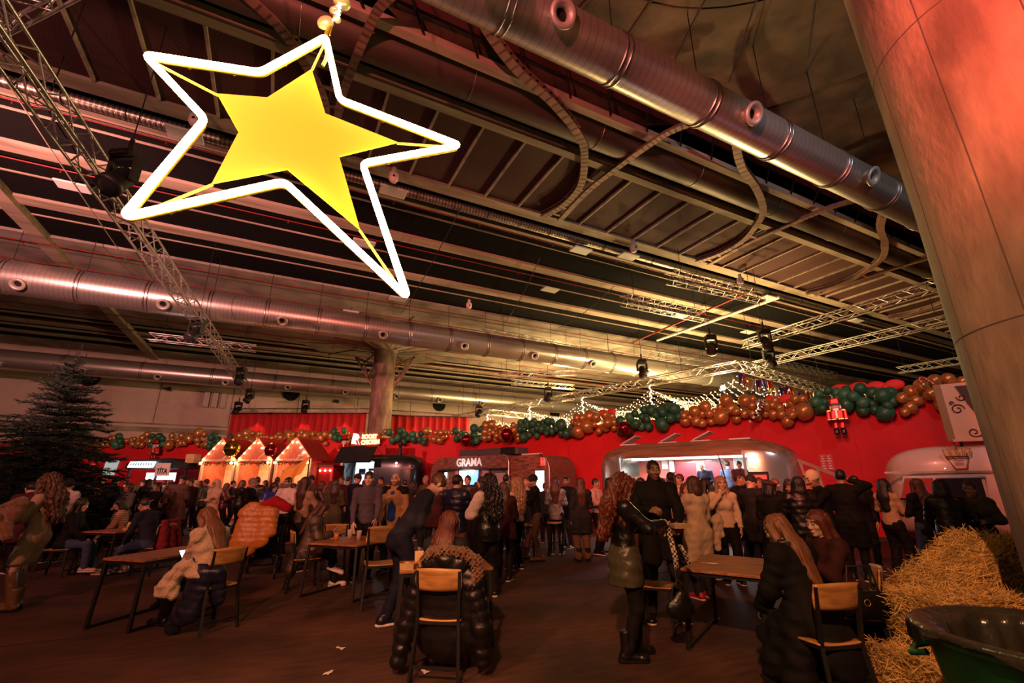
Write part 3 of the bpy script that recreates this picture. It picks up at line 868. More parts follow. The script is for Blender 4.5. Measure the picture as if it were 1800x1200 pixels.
MB().tube([(6.62, y, 1.95) for y in (.4, 1.5, 2.2)] + [(6.5, 2.55, 1.95), (6.2, 2.72, 1.95)], .03, 6).build('edge_trim', M_ductring, GR)
M_panelit = mat('lit_pane', (.8, .9, 1), .3, emit=2.2, emit_col=(.72, .87, 1))
M_panebl = mat('blue_pane', (.15, .4, .9), .3, emit=1.2, emit_col=(.2, .5, 1))
M_panedk = mat('dark_pane', (.02, .02, .025), .15)
def pane(root, name, x0, x1, y0, y1, z, m, fr=.03):
    o = MB().box(((x0 + x1) / 2, (y0 + y1) / 2, z), (x1 - x0, y1 - y0, .03)).build(name, m, root)
    f = MB()
    for a, b in (((x0, y0), (x1, y0)), ((x0, y1), (x1, y1)), ((x0, y0), (x0, y1)), ((x1, y0), (x1, y1))):
        f.bar((a[0], a[1], z + .01), (b[0], b[1], z + .01), fr, .04, up=Vector((0, 0, 1)))
    f.build('window_frame', M_ductring, o); return o
pane(GR, 'window', .45, 1.15, 1.35, 2.18, 2.01, M_panedk); pane(GR, 'window', .98, 1.18, 1.35, 2.1, 2.03, M_panelit, .01)
pane(GR, 'window', 1.9, 2.4, 1.55, 2.16, 2.01, M_panelit); pane(GR, 'window', 2.4, 3.05, 1.55, 2.16, 2.01, M_panebl)
pane(GR, 'window', 3.95, 4.55, 1.3, 2.05, 2.01, mat('grey_pane', (.42, .36, .34), .4))
pane(GR, 'window', 5.95, 6.4, 1.3, 2.1, 1.93, M_panelit)
MB().box((2.7, 2.19, 2.1), (3.9, .05, .2)).build('awning_rail', M_black, GR)
MB().box((3.45, 1.9, 2.02), (.35, .55, .03)).build('price_board', mat('price_board', (.5, .16, .12), .5), GR)
for k in range(4):
    MB().box((3.45, 2.08 - k * .11, 2.04), (.24, .02, .01)).build('price_line', M_paper, GR)
MB().box((1.75, 2.0, 2.02), (.22, .3, .03)).build('price_board', MATS['price_board'], GR)
M_lett = mat('white_lettering', (.8, .72, .66), .5, emit=.25, emit_col=(1, .8, .7))
text_obj('lettering', 'GRAMA', .46, M_lett, GR, Matrix.Translation((2.45, 2.48, 2.02)), .012, bold=.012, sx=.95)
MB().box((3.1, 2.93, 1.2), (3.4, .3, .8), bevel=.02).build('roof_box', mat('grey_box', (.10, .09, .09), .6), GR)
MB().box((4.3, 2.93, 1.61), (.75, .29, .03)).build('roof_box_panel', M_black, GR)
MB().cyl((4.9, 2.76, 1.4), (5.9, 2.76, 1.4), .035, n=8).build('roof_rail', M_white, GR)
for x in (1.2, 5.6):
    w = MB(); w.cyl((x, .34, 1.8), (x, .34, 2.0), .34, n=24); w.build('wheel', M_black, GR)
MB().box((6.35, 2.42, 1.96), (.26, .32, .02)).build('toilet_sign', mat('sign_red', (.7, .05, .05), .5, emit=.5), GR)
for dx in (-.06, .06):
    f = MB(); f.ball((6.35 + dx, 2.52, 1.975), .022, 8, 5); f.box((6.35 + dx, 2.42, 1.975), (.05, .13, .01)); f.box((6.35 + dx, 2.33, 1.975), (.03, .08, .01))
    f.build('sign_figure', M_paper, GR)
lamp('grama_light', 'POINT', onA(19.7 - 2.3, 3.4, 2.1), 12, (.7, .85, 1), None, .1)

# ---- black caravan with raised hatch
BC = rootB('black_caravan', 'black rounded caravan with a raised hatch and brightly lit kitchen', 'food trailer', 5.3, .9)
M_blk = mat('gloss_black_body', (.012, .012, .013), .25, coat=.3)
m = MB(); trailer_shell(m, 4.35, .35, 3.0, 2.1, (.42, 2.08, 1.25, 2.62), 44, 36); m.build('shell', M_blk, BC)
MB().box((1.25, 1.85, .5), (1.9, 1.7, .05)).build('kitchen_wall', mat('kitchen_glow', (.75, .88, 1), .5, emit=1.6, emit_col=(.75, .9, 1)), BC)  # wall emits to look like a brightly lit kitchen
for k, (x, y, w_, h_) in enumerate(((.7, 2.2, .35, .3), (1.3, 2.3, .5, .12), (1.8, 1.9, .3, .4))):
    MB().box((x, y, .56), (w_, h_, .06)).build('kitchen_unit', mat('kitchen_blue', (.2, .4, .6), .5), BC)
MB().box((1.25, 1.22, 2.05), (1.75, .06, .4)).build('counter', M_silver, BC)
MB().box((1.25, 2.94, 2.55), (1.85, .05, .95), Matrix.Rotation(R_(52), 3, 'X')).build('raised_hatch', M_blk, BC)
for x in (.4, 2.1):
    MB().bar((x, 2.6, 2.1), (x, 2.75, 2.85), .03, .03).build('gas_strut', M_steel, BC)
MB().box((.42, 2.55, 2.14), (.22, .2, .02)).build('paper_note', M_paper, BC)
MB().box((3.6, 2.3, 2.08), (.75, .03, .03)).build('trim_strip', mat('red_strip', (.5, .1, .08), .5), BC)
MB().cyl((3.15, 2.55, 2.06), (3.15, 2.55, 2.1), .05, n=12).build('porch_lamp', mat('porch_lamp', (1, .9, .8), .4, emit=3), BC)
f = MB(); f.lathe([(.12, 0), (.14, .1), (.08, .2), (.08, .5), (.13, .55), (.1, .7), (0, .75)], 16); fl_ = f.build('chimney', M_black, BC); fl_.matrix_local = Matrix.Translation((2.9, 2.95, 1.1)) @ Matrix.Rotation(-math.pi / 2, 4, 'X')
lamp('caravan_light', 'AREA', onB(5.3 - 1.25, 2.2, 2.5), 35, (.8, .92, 1), onB(5.3 - 1.25, 3.4, .8), .3)
# illuminated sign above it
SG = rootB('lit_sign', 'glowing sign with a big white letter and orange words above black caravan', 'sign', 4.5, 3.0)
M_neonw = mat('sign_glow_white', (1, .95, .85), .5, emit=2.6, emit_col=(1, .86, .62)); M_neono = mat('sign_glow_orange', (1, .7, .3), .5, emit=2.4, emit_col=(1, .6, .2))
MB().box((.62, 3.7, -.05), (1.45, .62, .05)).build('back_board', mat('sign_back', (.25, .02, .02), .6), SG)
text_obj('letter', 'R', .62, M_neonw, SG, Matrix.Translation((.15, 3.7, 0)) @ Matrix.Rotation(R_(-8), 4, 'Z'), .02, bold=.035)
MB().box((.36, 3.78, 0), (.05, .05, .04)).build('dot', mat('dot_red', (.8, .1, .05), .5, emit=3), SG)
text_obj('word', 'ROOST', .28, M_neono, SG, Matrix.Translation((.86, 3.82, 0)), .02, bold=.018, sx=.85)
text_obj('word', 'CHICKEN', .28, M_neono, SG, Matrix.Translation((.93, 3.55, 0)) @ Matrix.Rotation(R_(2), 4, 'Z'), .02, bold=.018, sx=.78)
for x in (.0, 1.2):
    MB().cyl((x, 3.98, -.08), (x, 4.05, -2.5), .012, n=5).build('bracket', M_steel, SG)
    MB().cyl((x, 2.9, -1.2), (x, 3.4, -.08), .012, n=5).build('bracket', M_steel, SG)

# ---- three wooden chalets with strings of bulbs
M_chal = mat('chalet_boards', (.62, .16, .08), .6, var=.25, vscale=3, stretch=(6, 1, 1)); M_chedge = mat('chalet_edge', (.75, .5, .3), .6)
M_roof = mat('chalet_roof', (.45, .02, .02), .7); M_cream = mat('cream_back', (.8, .62, .34), .6)
M_leaf = mat('garland_green', (.03, .10, .035), .7)
for k, (sc_, nm) in enumerate(((11.25, 'left of the three wooden chalets, trimmed with bulbs'), (9.27, 'middle of the three wooden chalets, with a gold ornament at its left'), (7.2, 'right of the three wooden chalets, with a slanted white figure on its gable'))):
    CH = rootB('market_chalet', nm, 'chalet', sc_, 3.5)
    w = .93
    MB().prism([(-w, 2.72), (w, 2.72), (0, 3.72)], (0, 0, -.06), (1, 0, 0), (0, 1, 0), .06).build('gable_board', M_chal, CH)
    for sg in (-1, 1):
        MB().bar((sg * .94, 2.70, .02), (0, 3.76, .02), .09, .07, up=Vector((0, 0, 1))).build('barge_board', M_chedge, CH)
        r_ = MB()
        r_._add([(sg * .97, 2.68, .04), (0, 3.8, .04), (0, 3.8, -1.9), (sg * .97, 2.68, -1.9)], [(0, 1, 2, 3)])
        solid(r_.build('roof_slope', M_roof, CH), .05)
        MB().bar((sg * .9, 0, 0), (sg * .9, 2.72, 0), .1, .1).build('corner_post', M_chedge, CH)
        MB().box((sg * .92, 1.3, -.95), (.05, 2.6, 1.8)).build('side_wall', M_chal, CH)
        for j in range(4):
            f_ = (j + .5) / 4; bx, by = sg * 1.0 * (1 - f_), 2.72 + 1.0 * f_
            b = MB(); b.ball((bx * .9, by - .06, .12), .045, 10, 6); b.build('bulb', mat('chalet_bulb', (1, .85, .55), .4, emit=10, emit_col=(1, .7, .34)), CH)
    MB().bar((.15, 2.76, .02), (.55, 3.12, .02), .06, .04, up=Vector((0, 0, 1))).build('diagonal_brace', M_chedge, CH)
    MB().box((0, 2.72, 0), (1.84, .08, .08)).build('tie_beam', M_chedge, CH)
    MB().box((0, 1.3, -1.6), (1.8, 2.6, .05)).build('back_wall', M_cream, CH)
    MB().box((0, 1.0, .1), (1.8, .06, .5)).build('counter', M_chedge, CH)
    MB().box((0, .5, .0), (1.8, 1.0, .05)).build('front_panel', M_chal, CH)
    g = MB()
    for j in range(70):
        p = Vector((random.uniform(-.88, .88), 2.58 + random.uniform(-.08, .08), .1 + random.uniform(-.06, .08)))
        d_ = Vector((random.uniform(-1, 1), random.uniform(-1, 1), random.uniform(-.3, 1))).normalized()
        q = p + d_ * .16; sd = d_.cross(Vector((.3, .9, .2))).normalized() * .03
        g._add([p - sd, p + sd, q], [(0, 1, 2)])
    g.build('fir_trim', M_leaf, CH)['kind'] = 'stuff'
    for j in range(7):
        b = MB(); b.ball((-.9 + j * .3 + random.uniform(-.05, .05), 2.55 + random.uniform(-.05, .05), .18), .05, 8, 5); b.build('bauble', mat('bauble_red', (.5, .02, .02), .25), CH)
    for j, x in enumerate((-.85, .85)):
        b = MB(); b.ball((x, 2.58, .2), .06, 10, 6); b.build('bulb', M_bulb, CH)
    if k == 2:
        b = MB(); b.box((.45, 3.05, .06), (.1, .28, .02), Matrix.Rotation(R_(-20), 3, 'Z')); b.ball((.4, 3.23, .07), .06, 8, 5); b.box((.36, 2.92, .06), (.26, .07, .02)); b.build('white_figure', M_white, CH)
    lamp('chalet_light', 'POINT', onB(sc_, 2.9, 2.35), 36, (1, .62, .28), None, .12)
o = rootB('orange_awning', 'slanted orange cloth awning beside the right chalet', 'awning', 7.0, 4.4)
aw = MB(); aw.grid(10, 8, lambda a, b: (a * 1.25, 2.15 + .62 * a - .75 * b + .05 * math.sin(a * 9), .1 + .5 * b)); solid(aw.build('cloth', mat('orange_cloth', (.75, .32, .04), .7), o), .02)
for x in (0, 1.25): MB().cyl((x, 0, .1), (x, 2.2 + .6 * x / 1.25, .1), .03, n=8).build('pole', M_steel, o)
o = rootB('red_counter', 'red stall front with three small lamps right of the chalets', 'stall', 5.75, 3.0)
MB().box((.0, 1.2, -.5), (.78, 2.4, 1.0), bevel=.03).build('front', mat('stall_red', (.5, .03, .03), .5), o)
MB().box((0, 2.44, -.5), (.8, .08, 1.1)).build('top_board', M_dkred, o)
for x in (-.27, 0, .26):
    MB().ball((x, 2.22, .06), .05, 10, 6).build('bulb', mat('pink_bulb', (1, .4, .3), .4, emit=12, emit_col=(1, .3, .2)), o)

# ---- dark stall with lit menu, hand-painted sign, screen
ST = rootB('dark_stall', 'black roofed stall with a glowing white menu strip', 'stall', 16.9, 3.0)
MB().prism([(0, 2.35), (3.7, 2.35), (3.4, 2.62), (2.6, 2.86), (.6, 2.82), (.1, 2.6)], (0, 0, -1.6), (1, 0, 0), (0, 1, 0), 1.9).build('roof', M_black, ST)
for x in (.15, 1.8, 3.5): MB().bar((x, 0, .1), (x, 2.4, .1), .07, .07).build('post', M_black, ST)
M_menu = mat('menu_glow', (1, 1, 1), .5, emit=3.2, emit_col=(.95, .97, 1))
MB().box((1.15, 2.55, .42), (1.5, .3, .04), Matrix.Rotation(R_(-20), 3, 'X')).build('menu_strip', M_menu, ST)
for k in range(9): MB().box((.55 + k * .15, 2.56, .46), (.06, .14, .01), Matrix.Rotation(R_(-20), 3, 'X')).build('menu_letter', M_black, ST)
MB().box((1.1, 1.95, -.9), (1.8, .45, .05)).build('back_panel', mat('stall_panel', (.6, .5, .5), .5, emit=1.0, emit_col=(.9, .9, 1)), ST)
MB().box((1.1, 1.75, -.85), (1.7, .12, .05)).build('shelf', mat('stall_red2', (.5, .04, .08), .5), ST)
MB().box((1.7, 1.05, .0), (3.4, .1, .6)).build('counter', M_black, ST); MB().box((1.7, .5, .2), (3.4, 1.0, .06)).build('front_panel', M_black, ST)
MB().ball((2.0, 2.15, .2), .06, 10, 6).build('lamp_bulb', M_menu, ST)
lamp('stall_light', 'POINT', onB(16.9 - 1.1, 3.5, 2.1), 25, (.9, .95, 1), None, .1)
SGN = rootB('hanging_sign', 'white board with hand-painted black capitals on the dark stall', 'sign', 14.75, 3.5)
MB().box((.38, 2.3, 0), (.8, .62, .04)).build('board', M_paper, SGN)
text_obj('lettering', 'TÍTA', .36, M_black, SGN, Matrix.Translation((.38, 2.2, .03)), .006, bold=.008, sx=.8)
for x in (.05, .7): MB().cyl((x, 2.6, 0), (x, 2.75, -.1), .008, n=5).build('cord', M_steel, SGN)
o = rootB('screen', 'pale teal tilted screen on the red partition left of the dark stall', 'screen', 21.9, .12)
MB().prism([(0, 2.1), (.8, 2.1), (.95, 2.95), (.12, 2.95)], (0, 0, -.1), (1, 0, 0), (0, 1, 0), .1).build('panel', mat('teal_screen', (.35, .42, .4), .4, emit=.35, emit_col=(.6, .8, .78)), o)
MB().box((.5, 2.4, .01), (.3, .22, .01)).build('picture', mat('screen_pic', (.6, .55, .4), .5, emit=.4), o)
o = rootB('toilet_sign', 'small red pictogram sign left of the teal screen', 'sign', 22.75, .1)
MB().box((0, 2.55, -.04), (.34, .42, .04)).build('board', MATS['sign_red'], o)
for dx in (-.07, .07):
    f = MB(); f.ball((dx, 2.67, 0), .03, 8, 5); f.box((dx, 2.54, 0), (.07, .16, .01)); f.box((dx, 2.43, 0), (.04, .1, .01)); f.build('figure', M_paper, o)
o = rootB('cardboard_box', 'brown cardboard box on the dark stall roof beside chalets', 'box', 13.5, 3.0)
MB().box((.0, 2.85, -.3), (.5, .45, .45), bevel=.01).build('carton', M_card, o); MB().box((0, 3.08, -.3), (.08, .006, .46)).build('tape', M_paper, o)

# ---- white van with the drawn cone of chips, at the right
VN = rootA('white_van', 'white rounded food van with a drawn box of chips', 'food truck', 3.05, 1.1)
M_van = mat('cream_van_paint', (.75, .62, .5), .3, coat=.4)
m = MB(); trailer_shell(m, 4.6, .4, 2.5, 1.9, None, 44, 36, .5); m.build('body', M_van, VN)
MB().bar((.0, 1.86, 1.92), (4.4, 1.86, 1.92), .05, .05).build('waist_trim', M_silver, VN)
wf = MB(); wf.tube([(.15, 1.25, 1.86), (1.7, 1.25, 1.93), (1.75, 1.75, 1.93), (.35, 1.75, 1.88)], .035, 6, closed=True); wf.build('window_frame', M_white, VN)
MB().prism([(.2, 1.27), (.95, 1.27), (.95, 1.74), (.38, 1.74)], (0, 0, 1.84), (1, 0, 0), (0, 1, 0), .05).build('side_window', mat('red_window', (.2, .012, .012), .2, emit=.12, emit_col=(1, .05, .03)), VN)
MB().prism([(1.0, 1.27), (1.68, 1.27), (1.68, 1.74), (1.0, 1.74)], (0, 0, 1.86), (1, 0, 0), (0, 1, 0), .05).build('side_window', M_panedk, VN)
MB().bar((.98, 1.26, 1.92), (.88, 1.76, 1.92), .04, .04).build('window_bar', M_white, VN)
MB().ball((.55, 1.42, 1.93), .05, 10, 6).build('red_lamp', mat('van_red_lamp', (1, .1, .05), .4, emit=10, emit_col=(1, .08, .04)), VN)
MB().box((2.55, 1.95, 1.93), (.95, 1.0, .04)).build('service_window', mat('blue_glass', (.1, .3, .55), .1, emit=.9, emit_col=(.15, .5, 1)), VN)
for y in (1.72, 2.1): MB().box((2.55, y, 1.96), (.95, .05, .02)).build('window_shelf', M_panelit, VN)
M_drawo = mat('drawn_red', (.5, .06, .04), .5); M_drawy = mat('drawn_yellow', (.7, .32, .05), .5)
dz = 1.92
MB().tube([(1.2, 2.2, dz), (1.58, 2.2, dz), (1.5, 1.93, dz), (1.3, 1.93, dz)], .02, 5, closed=True).build('drawn_box', M_drawo, VN)
for y in (2.04, 2.11): MB().cyl((1.32, y, dz), (1.47, y, dz), .01, n=5).build('drawn_line', M_drawo, VN)
for k in range(4):
    x = 1.2 + k * .11
    MB().tube([(x, 2.21, dz), (x - .03 + .02 * k, 2.36, dz), (x + .05 + .02 * k, 2.38, dz), (x + .08, 2.21, dz)], .018, 5).build('drawn_chip', M_drawy, VN)
MB().cyl((1.42, 2.38, dz - .1), (1.42, 2.52, dz - .3), .02, n=6).build('cable', M_rib, VN)
w = MB(); w.cyl((1.0, .36, 1.75), (1.0, .36, 1.95), .36, n=24); w.build('wheel', M_black, VN)
LS = rootA('letter_sign', 'cream sign board with a black scrolled letter above white van', 'sign', 1.5, 2.8)
MB().box((.45, 3.25, -.06), (1.3, 1.35, .1)).build('board', mat('cream_board', (.7, .5, .34), .6), LS)
MB().box((-.16, 3.25, .0), (.14, 1.35, .06)).build('gold_edge', mat('edge_brown', (.3, .2, .08), .5), LS)
MB().prism([(.16, 3.85), (.42, 3.85), (.75, 2.65), (.3, 2.65), (.52, 2.78), (.3, 3.4)], (0, 0, -.005), (1, 0, 0), (0, 1, 0), .02).build('letter_stroke', M_black, LS)
def spiral(cx, cy, r, t0, t1, n=18): return [(cx + r * (1 - .75 * k / n) * math.cos(t0 + (t1 - t0) * k / n), cy + r * (1 - .75 * k / n) * math.sin(t0 + (t1 - t0) * k / n), .012) for k in range(n + 1)]
for cx, cy, r, a, b in ((.1, 3.3, .13, 0, 8), (.22, 3.58, .09, 3, 10), (.27, 2.75, .11, -1, -8), (.02, 3.45, .05, 0, 6)):
    MB().tube(spiral(cx, cy, r, a, b), .011, 5).build('scroll', M_black, LS)
MB().box((.45, 2.57, .05), (1.2, .05, .16)).build('ledge', M_chedge, LS)
for x in (0, .9): MB().bar((x, 2.45, -.1), (x, 2.6, -.1), .05, .05).build('bracket', M_steel, LS)
o = rootA('notice', 'small white-lettered notice on the red partition right of silver trailer', 'notice', 4.45, .02)
MB().box((0, 2.25, 0), (.36, .5, .02)).build('board', mat('notice_red', (.55, .06, .06), .6), o)
for k in range(2):
    for j in range(6):
        MB().box((-.09 + k * .17, 2.44 - j * .075, .012), (.05 + .06 * ((j * 7 + k * 3) % 3) / 2, .03, .006)).build('text_mark', M_paper, o)

# ================================================================== balloons along the top of the partition
def balloon_mesh(name, m):
    b = MB(); b.lathe([(0, 1.0), (.25, .97), (.5, .87), (.72, .7), (.9, .42), (1.0, .08), (.98, -.25), (.84, -.6), (.6, -.88), (.34, -1.05), (.12, -1.14), (.05, -1.17), (.09, -1.24), (0, -1.24)], 22)
    return b.mesh(name, m)
B_gold = balloon_mesh('gold_balloon', mat('balloon_gold', (.52, .27, .08), .30, .5, coat=.25))
B_green = balloon_mesh('green_balloon', mat('balloon_green', (.02, .13, .06), .45, coat=.15))
B_lgreen = balloon_mesh('green_balloon', mat('balloon_light_green', (.04, .21, .10), .42, coat=.15))
placed = []
def balloons(pt, s0, s1, kind, where, per_m, rs, spread):
    n = int((s1 - s0) * per_m); col = 'gold' if kind == 'g' else 'green'
    lab = ('shiny gold balloon' if kind == 'g' else 'matt green balloon') + ' in the garland ' + where
    for i in range(n):
        for tr in range(24):
            r = random.uniform(*rs) * (1.25 if random.random() < .3 else .85)
            s = random.uniform(s0, s1); a = random.uniform(0, 2 * math.pi); q = spread * math.sqrt(random.random())
            p = pt(s, .22 + q * .55 * math.cos(a), WALLZ + .0 + q * 1.0 * math.sin(a) + .1 * math.sin(s * 2.1))
            if p.z < WALLZ + r * .6:
                sh = (r + .03) - (.22 + q * .55 * math.cos(a))
                if sh > 0: p = p + (nA if pt is onA else nB) * sh
            if all((p - P).length > .66 * (r + rr) for P, rr in placed[-160:]): break
        else: continue
        placed.append((p, r))
        me = B_gold if kind == 'g' else (B_lgreen if random.random() < .25 else B_green)
        o = place(col + '_balloon', me, None, loc=p, rot=(random.uniform(-.9, .9), random.uniform(-.9, .9), random.uniform(0, 6)), scl=(r, r, r * 1.02))
        dz_ = p.z - WALLZ; sz = 'big' if r > .235 else 'small' if r < .17 else 'middle-sized'; rw = 'top' if dz_ > .16 else 'bottom' if dz_ < -.14 else 'middle'
        tag(o, lab.replace(' in the garland', ' in the %s row' % rw).replace('shiny', sz + ' shiny').replace('matt', sz + ' matt'), 'balloon', col + ' balloons ' + where)
for s0, s1, k, w in ((.3, 2.3, 'g', 'beside the leaning column'), (2.1, 4.5, 'e', 'above the nutcracker right of silver trailer'), (4.6, 8.7, 'g', 'above the silver trailer'),
                     (8.7, 11.4, 'e', 'above the left end of silver trailer'), (11.4, 13.6, 'g', 'left of the silver trailer'), (13.6, 16.6, 'e', 'above the right half of wood-wrapped trailer'), (16.6, 18.9, 'g', 'above the left half of wood-wrapped trailer'), (18.9, 20.9, 'e', 'at the bend of the partition')):
    balloons(onA, s0, s1, k, w, 10.5, (.15, .24), .40)
for s0, s1, k, w in ((0, 1.7, 'g', 'left of the bend of the partition'), (1.7, 3.9, 'e', 'above the right half of black caravan'), (3.9, 6.4, 'g', 'above the glowing chicken sign'), (6.4, 7.3, 'e', 'above the right chalet'),
                     (7.3, 13.4, 'g', 'above the chalets'), (13.4, 15.0, 'e', 'left of the chalets'), (15.0, 17.6, 'g', 'above the dark stall'), (17.6, 18.9, 'e', 'above the painted white board'), (18.9, 20.6, 'g', 'above the small far nutcracker'), (20.6, 21.4, 'e', 'above the teal screen'), (21.4, 24.2, 'g', 'just right of the christmas tree'), (24.2, 26.5, 'e', 'behind the christmas tree'), (26.5, 29, 'g', 'at the left edge of view')):
    balloons(onB, s0, s1, k, w, 6.6, (.16, .25), .38)

# foil nutcracker soldiers
M_foilr = mat('foil_red', (.6, .03, .03), .22, .6); M_foilw = mat('foil_white', (.75, .7, .62), .3, .3); M_foilg = mat('foil_gold', (.75, .5, .12), .2, .9); M_foilb = mat('foil_black', (.01, .01, .01), .2, .3); M_face = mat('foil_face', (.7, .42, .3), .4)
def nutcracker(label, m4, s):
    t = tag(empty('nutcracker_balloon'), label, 'foil balloon', 'foil nutcracker balloons'); t.matrix_world = m4 @ Matrix.Scale(s, 4)
    def puff(n, c, sz, m):
        return bevel_mod(MB().box(c, sz, bevel=min(sz) * .3).build(n, m, t), .012, 2)
    puff('hat', (0, .43, .03), (.24, .19, .13), M_foilr); puff('hat_brim', (0, .335, .04), (.27, .035, .15), M_foilb)
    puff('face', (0, .26, .03), (.22, .15, .13), M_face); puff('beard', (0, .185, .07), (.17, .09, .07), M_foilw); puff('hair', (0, .26, -.005), (.29, .13, .07), M_foilw)
    for sx in (-1, 1):
        puff('eye', (sx * .045, .29, .095), (.025, .025, .012), M_foilb)
        puff('arm', (sx * .21, .03, .03), (.09, .27, .1), M_foilr); puff('cuff', (sx * .21, -.1, .03), (.085, .05, .1), M_foilw); puff('epaulette', (sx * .18, .155, .04), (.12, .05, .12), M_foilg)
        puff('leg', (sx * .08, -.28, .03), (.12, .2, .11), M_foilr); puff('boot', (sx * .085, -.45, .04), (.135, .17, .14), M_foilb)
    puff('coat', (0, .03, .03), (.32, .3, .13), M_foilr); puff('sash', (0, .04, .1), (.05, .28, .02), M_foilw); puff('belt', (0, -.1, .04), (.33, .045, .14), M_foilg); puff('buckle', (0, -.1, .115), (.06, .05, .02), M_foilb)
nutcracker('red and white foil nutcracker soldier on the partition right of silver trailer', matA(3.9, .5, 3.62), 1.05)
nutcracker('small dark foil nutcracker soldier right of the chalets', matB(6.25, .5, 3.5), 1.25)
nutcracker('small foil nutcracker soldier above the painted white board', matB(18.2, .5, 3.45), 1.2)
# foil candy canes
def cane(label, m4, c1, c2, s):
    t = tag(empty('candy_cane_balloon'), label, 'foil balloon'); t.matrix_world = m4
    pts = smooth_path([(-.28 * s, -.35 * s, 0), (-.05 * s, -.05 * s, 0), (.12 * s, .18 * s, 0), (.2 * s, .32 * s, 0), (.14 * s, .42 * s, 0), (.02 * s, .4 * s, 0), (-.06 * s, .3 * s, 0)], 4)
    for k in range(len(pts) - 1):
        MB().tube([pts[k], pts[k + 1]], .05 * s, 8).build('stripe', c1 if k % 2 else c2, t)
cane('black and white striped foil candy cane among gold balloons', matA(6.05, .72, 3.9) @ Matrix.Rotation(R_(-6), 4, 'Z'), M_foilb, M_foilw, .95)
cane('red striped foil candy cane hooked beside the leaning column', matA(1.55, .75, 4.32) @ Matrix.Rotation(R_(75), 4, 'Z'), M_foilr, mat('foil_pink', (.75, .25, .22), .25, .5), .62)
# round foil ornaments
def ornament(label, loc, r, m):
    t = thing('foil_ornament', label, 'foil balloon', loc)
    MB().ball((0, 0, 0), r, 20, 12, scale=(1, .7, 1)).build('globe', m, t); MB().cyl((0, 0, r * .95), (0, 0, r * 1.18), r * .2, n=10).build('cap', M_foilg, t)
    MB().tube([(r * math.cos(a), -.0, r * math.sin(a)) for a in np.linspace(0, 2 * math.pi, 24, endpoint=False)], r * .04, 5, closed=True).build('seam', m, t)
M_fg = mat('foil_ornament_gold', (.72, .48, .05), .12, 1.0); M_fr = mat('foil_ornament_red', (.4, .02, .03), .12, .9)
ornament('big round gold foil ornament between the left and middle chalets', onB(10.35, 3.9, 3.25), .40, M_fg)
ornament('round red foil ornament between the middle and right chalets', onB(8.25, 3.9, 3.15), .30, M_fr)
ornament('small gold foil ornament hung right of the nutcracker by the chalets', onB(5.6, .7, 3.65), .3, M_fg)
ornament('dark red foil ornament in the garland left of wood-wrapped trailer', onA(19.6, .8, 3.75), .27, M_fr)
ornament('dark red foil ornament in the garland above wood-wrapped trailer', onA(16.9, .8, 3.85), .3, M_fr)
ornament('dark red foil ornament in the green garland left of silver trailer', onA(10.9, .75, 3.72), .26, M_fr)
# red plush bows showing over the garland
M_bow = mat('red_bow', (.72, .03, .025), .6)
def bow(label, m4, s):
    t = tag(empty('red_bow'), label, 'bow'); t.matrix_world = m4
    for sx in (-1, 1): MB().ball((sx * .32 * s, .06, 0), .34 * s, 14, 9, scale=(1.05, .7, .3)).build('loop', M_bow, t)
    MB().ball((0, 0, .02), .16 * s, 12, 8, scale=(1, .9, .6)).build('knot', M_bow, t)
bow('red bow behind the gold balloons above silver trailer', matA(5.45, .0, 4.32), .7)
bow('red bow behind the green balloons near the nutcracker', matA(3.45, -.05, 4.46), .75)
bow('red bow behind the green balloons beside the leaning column', matA(2.55, -.05, 4.44), .7)
bow('small red bow left of the silver trailer garland', matA(12.0, -.05, 4.5), .6)

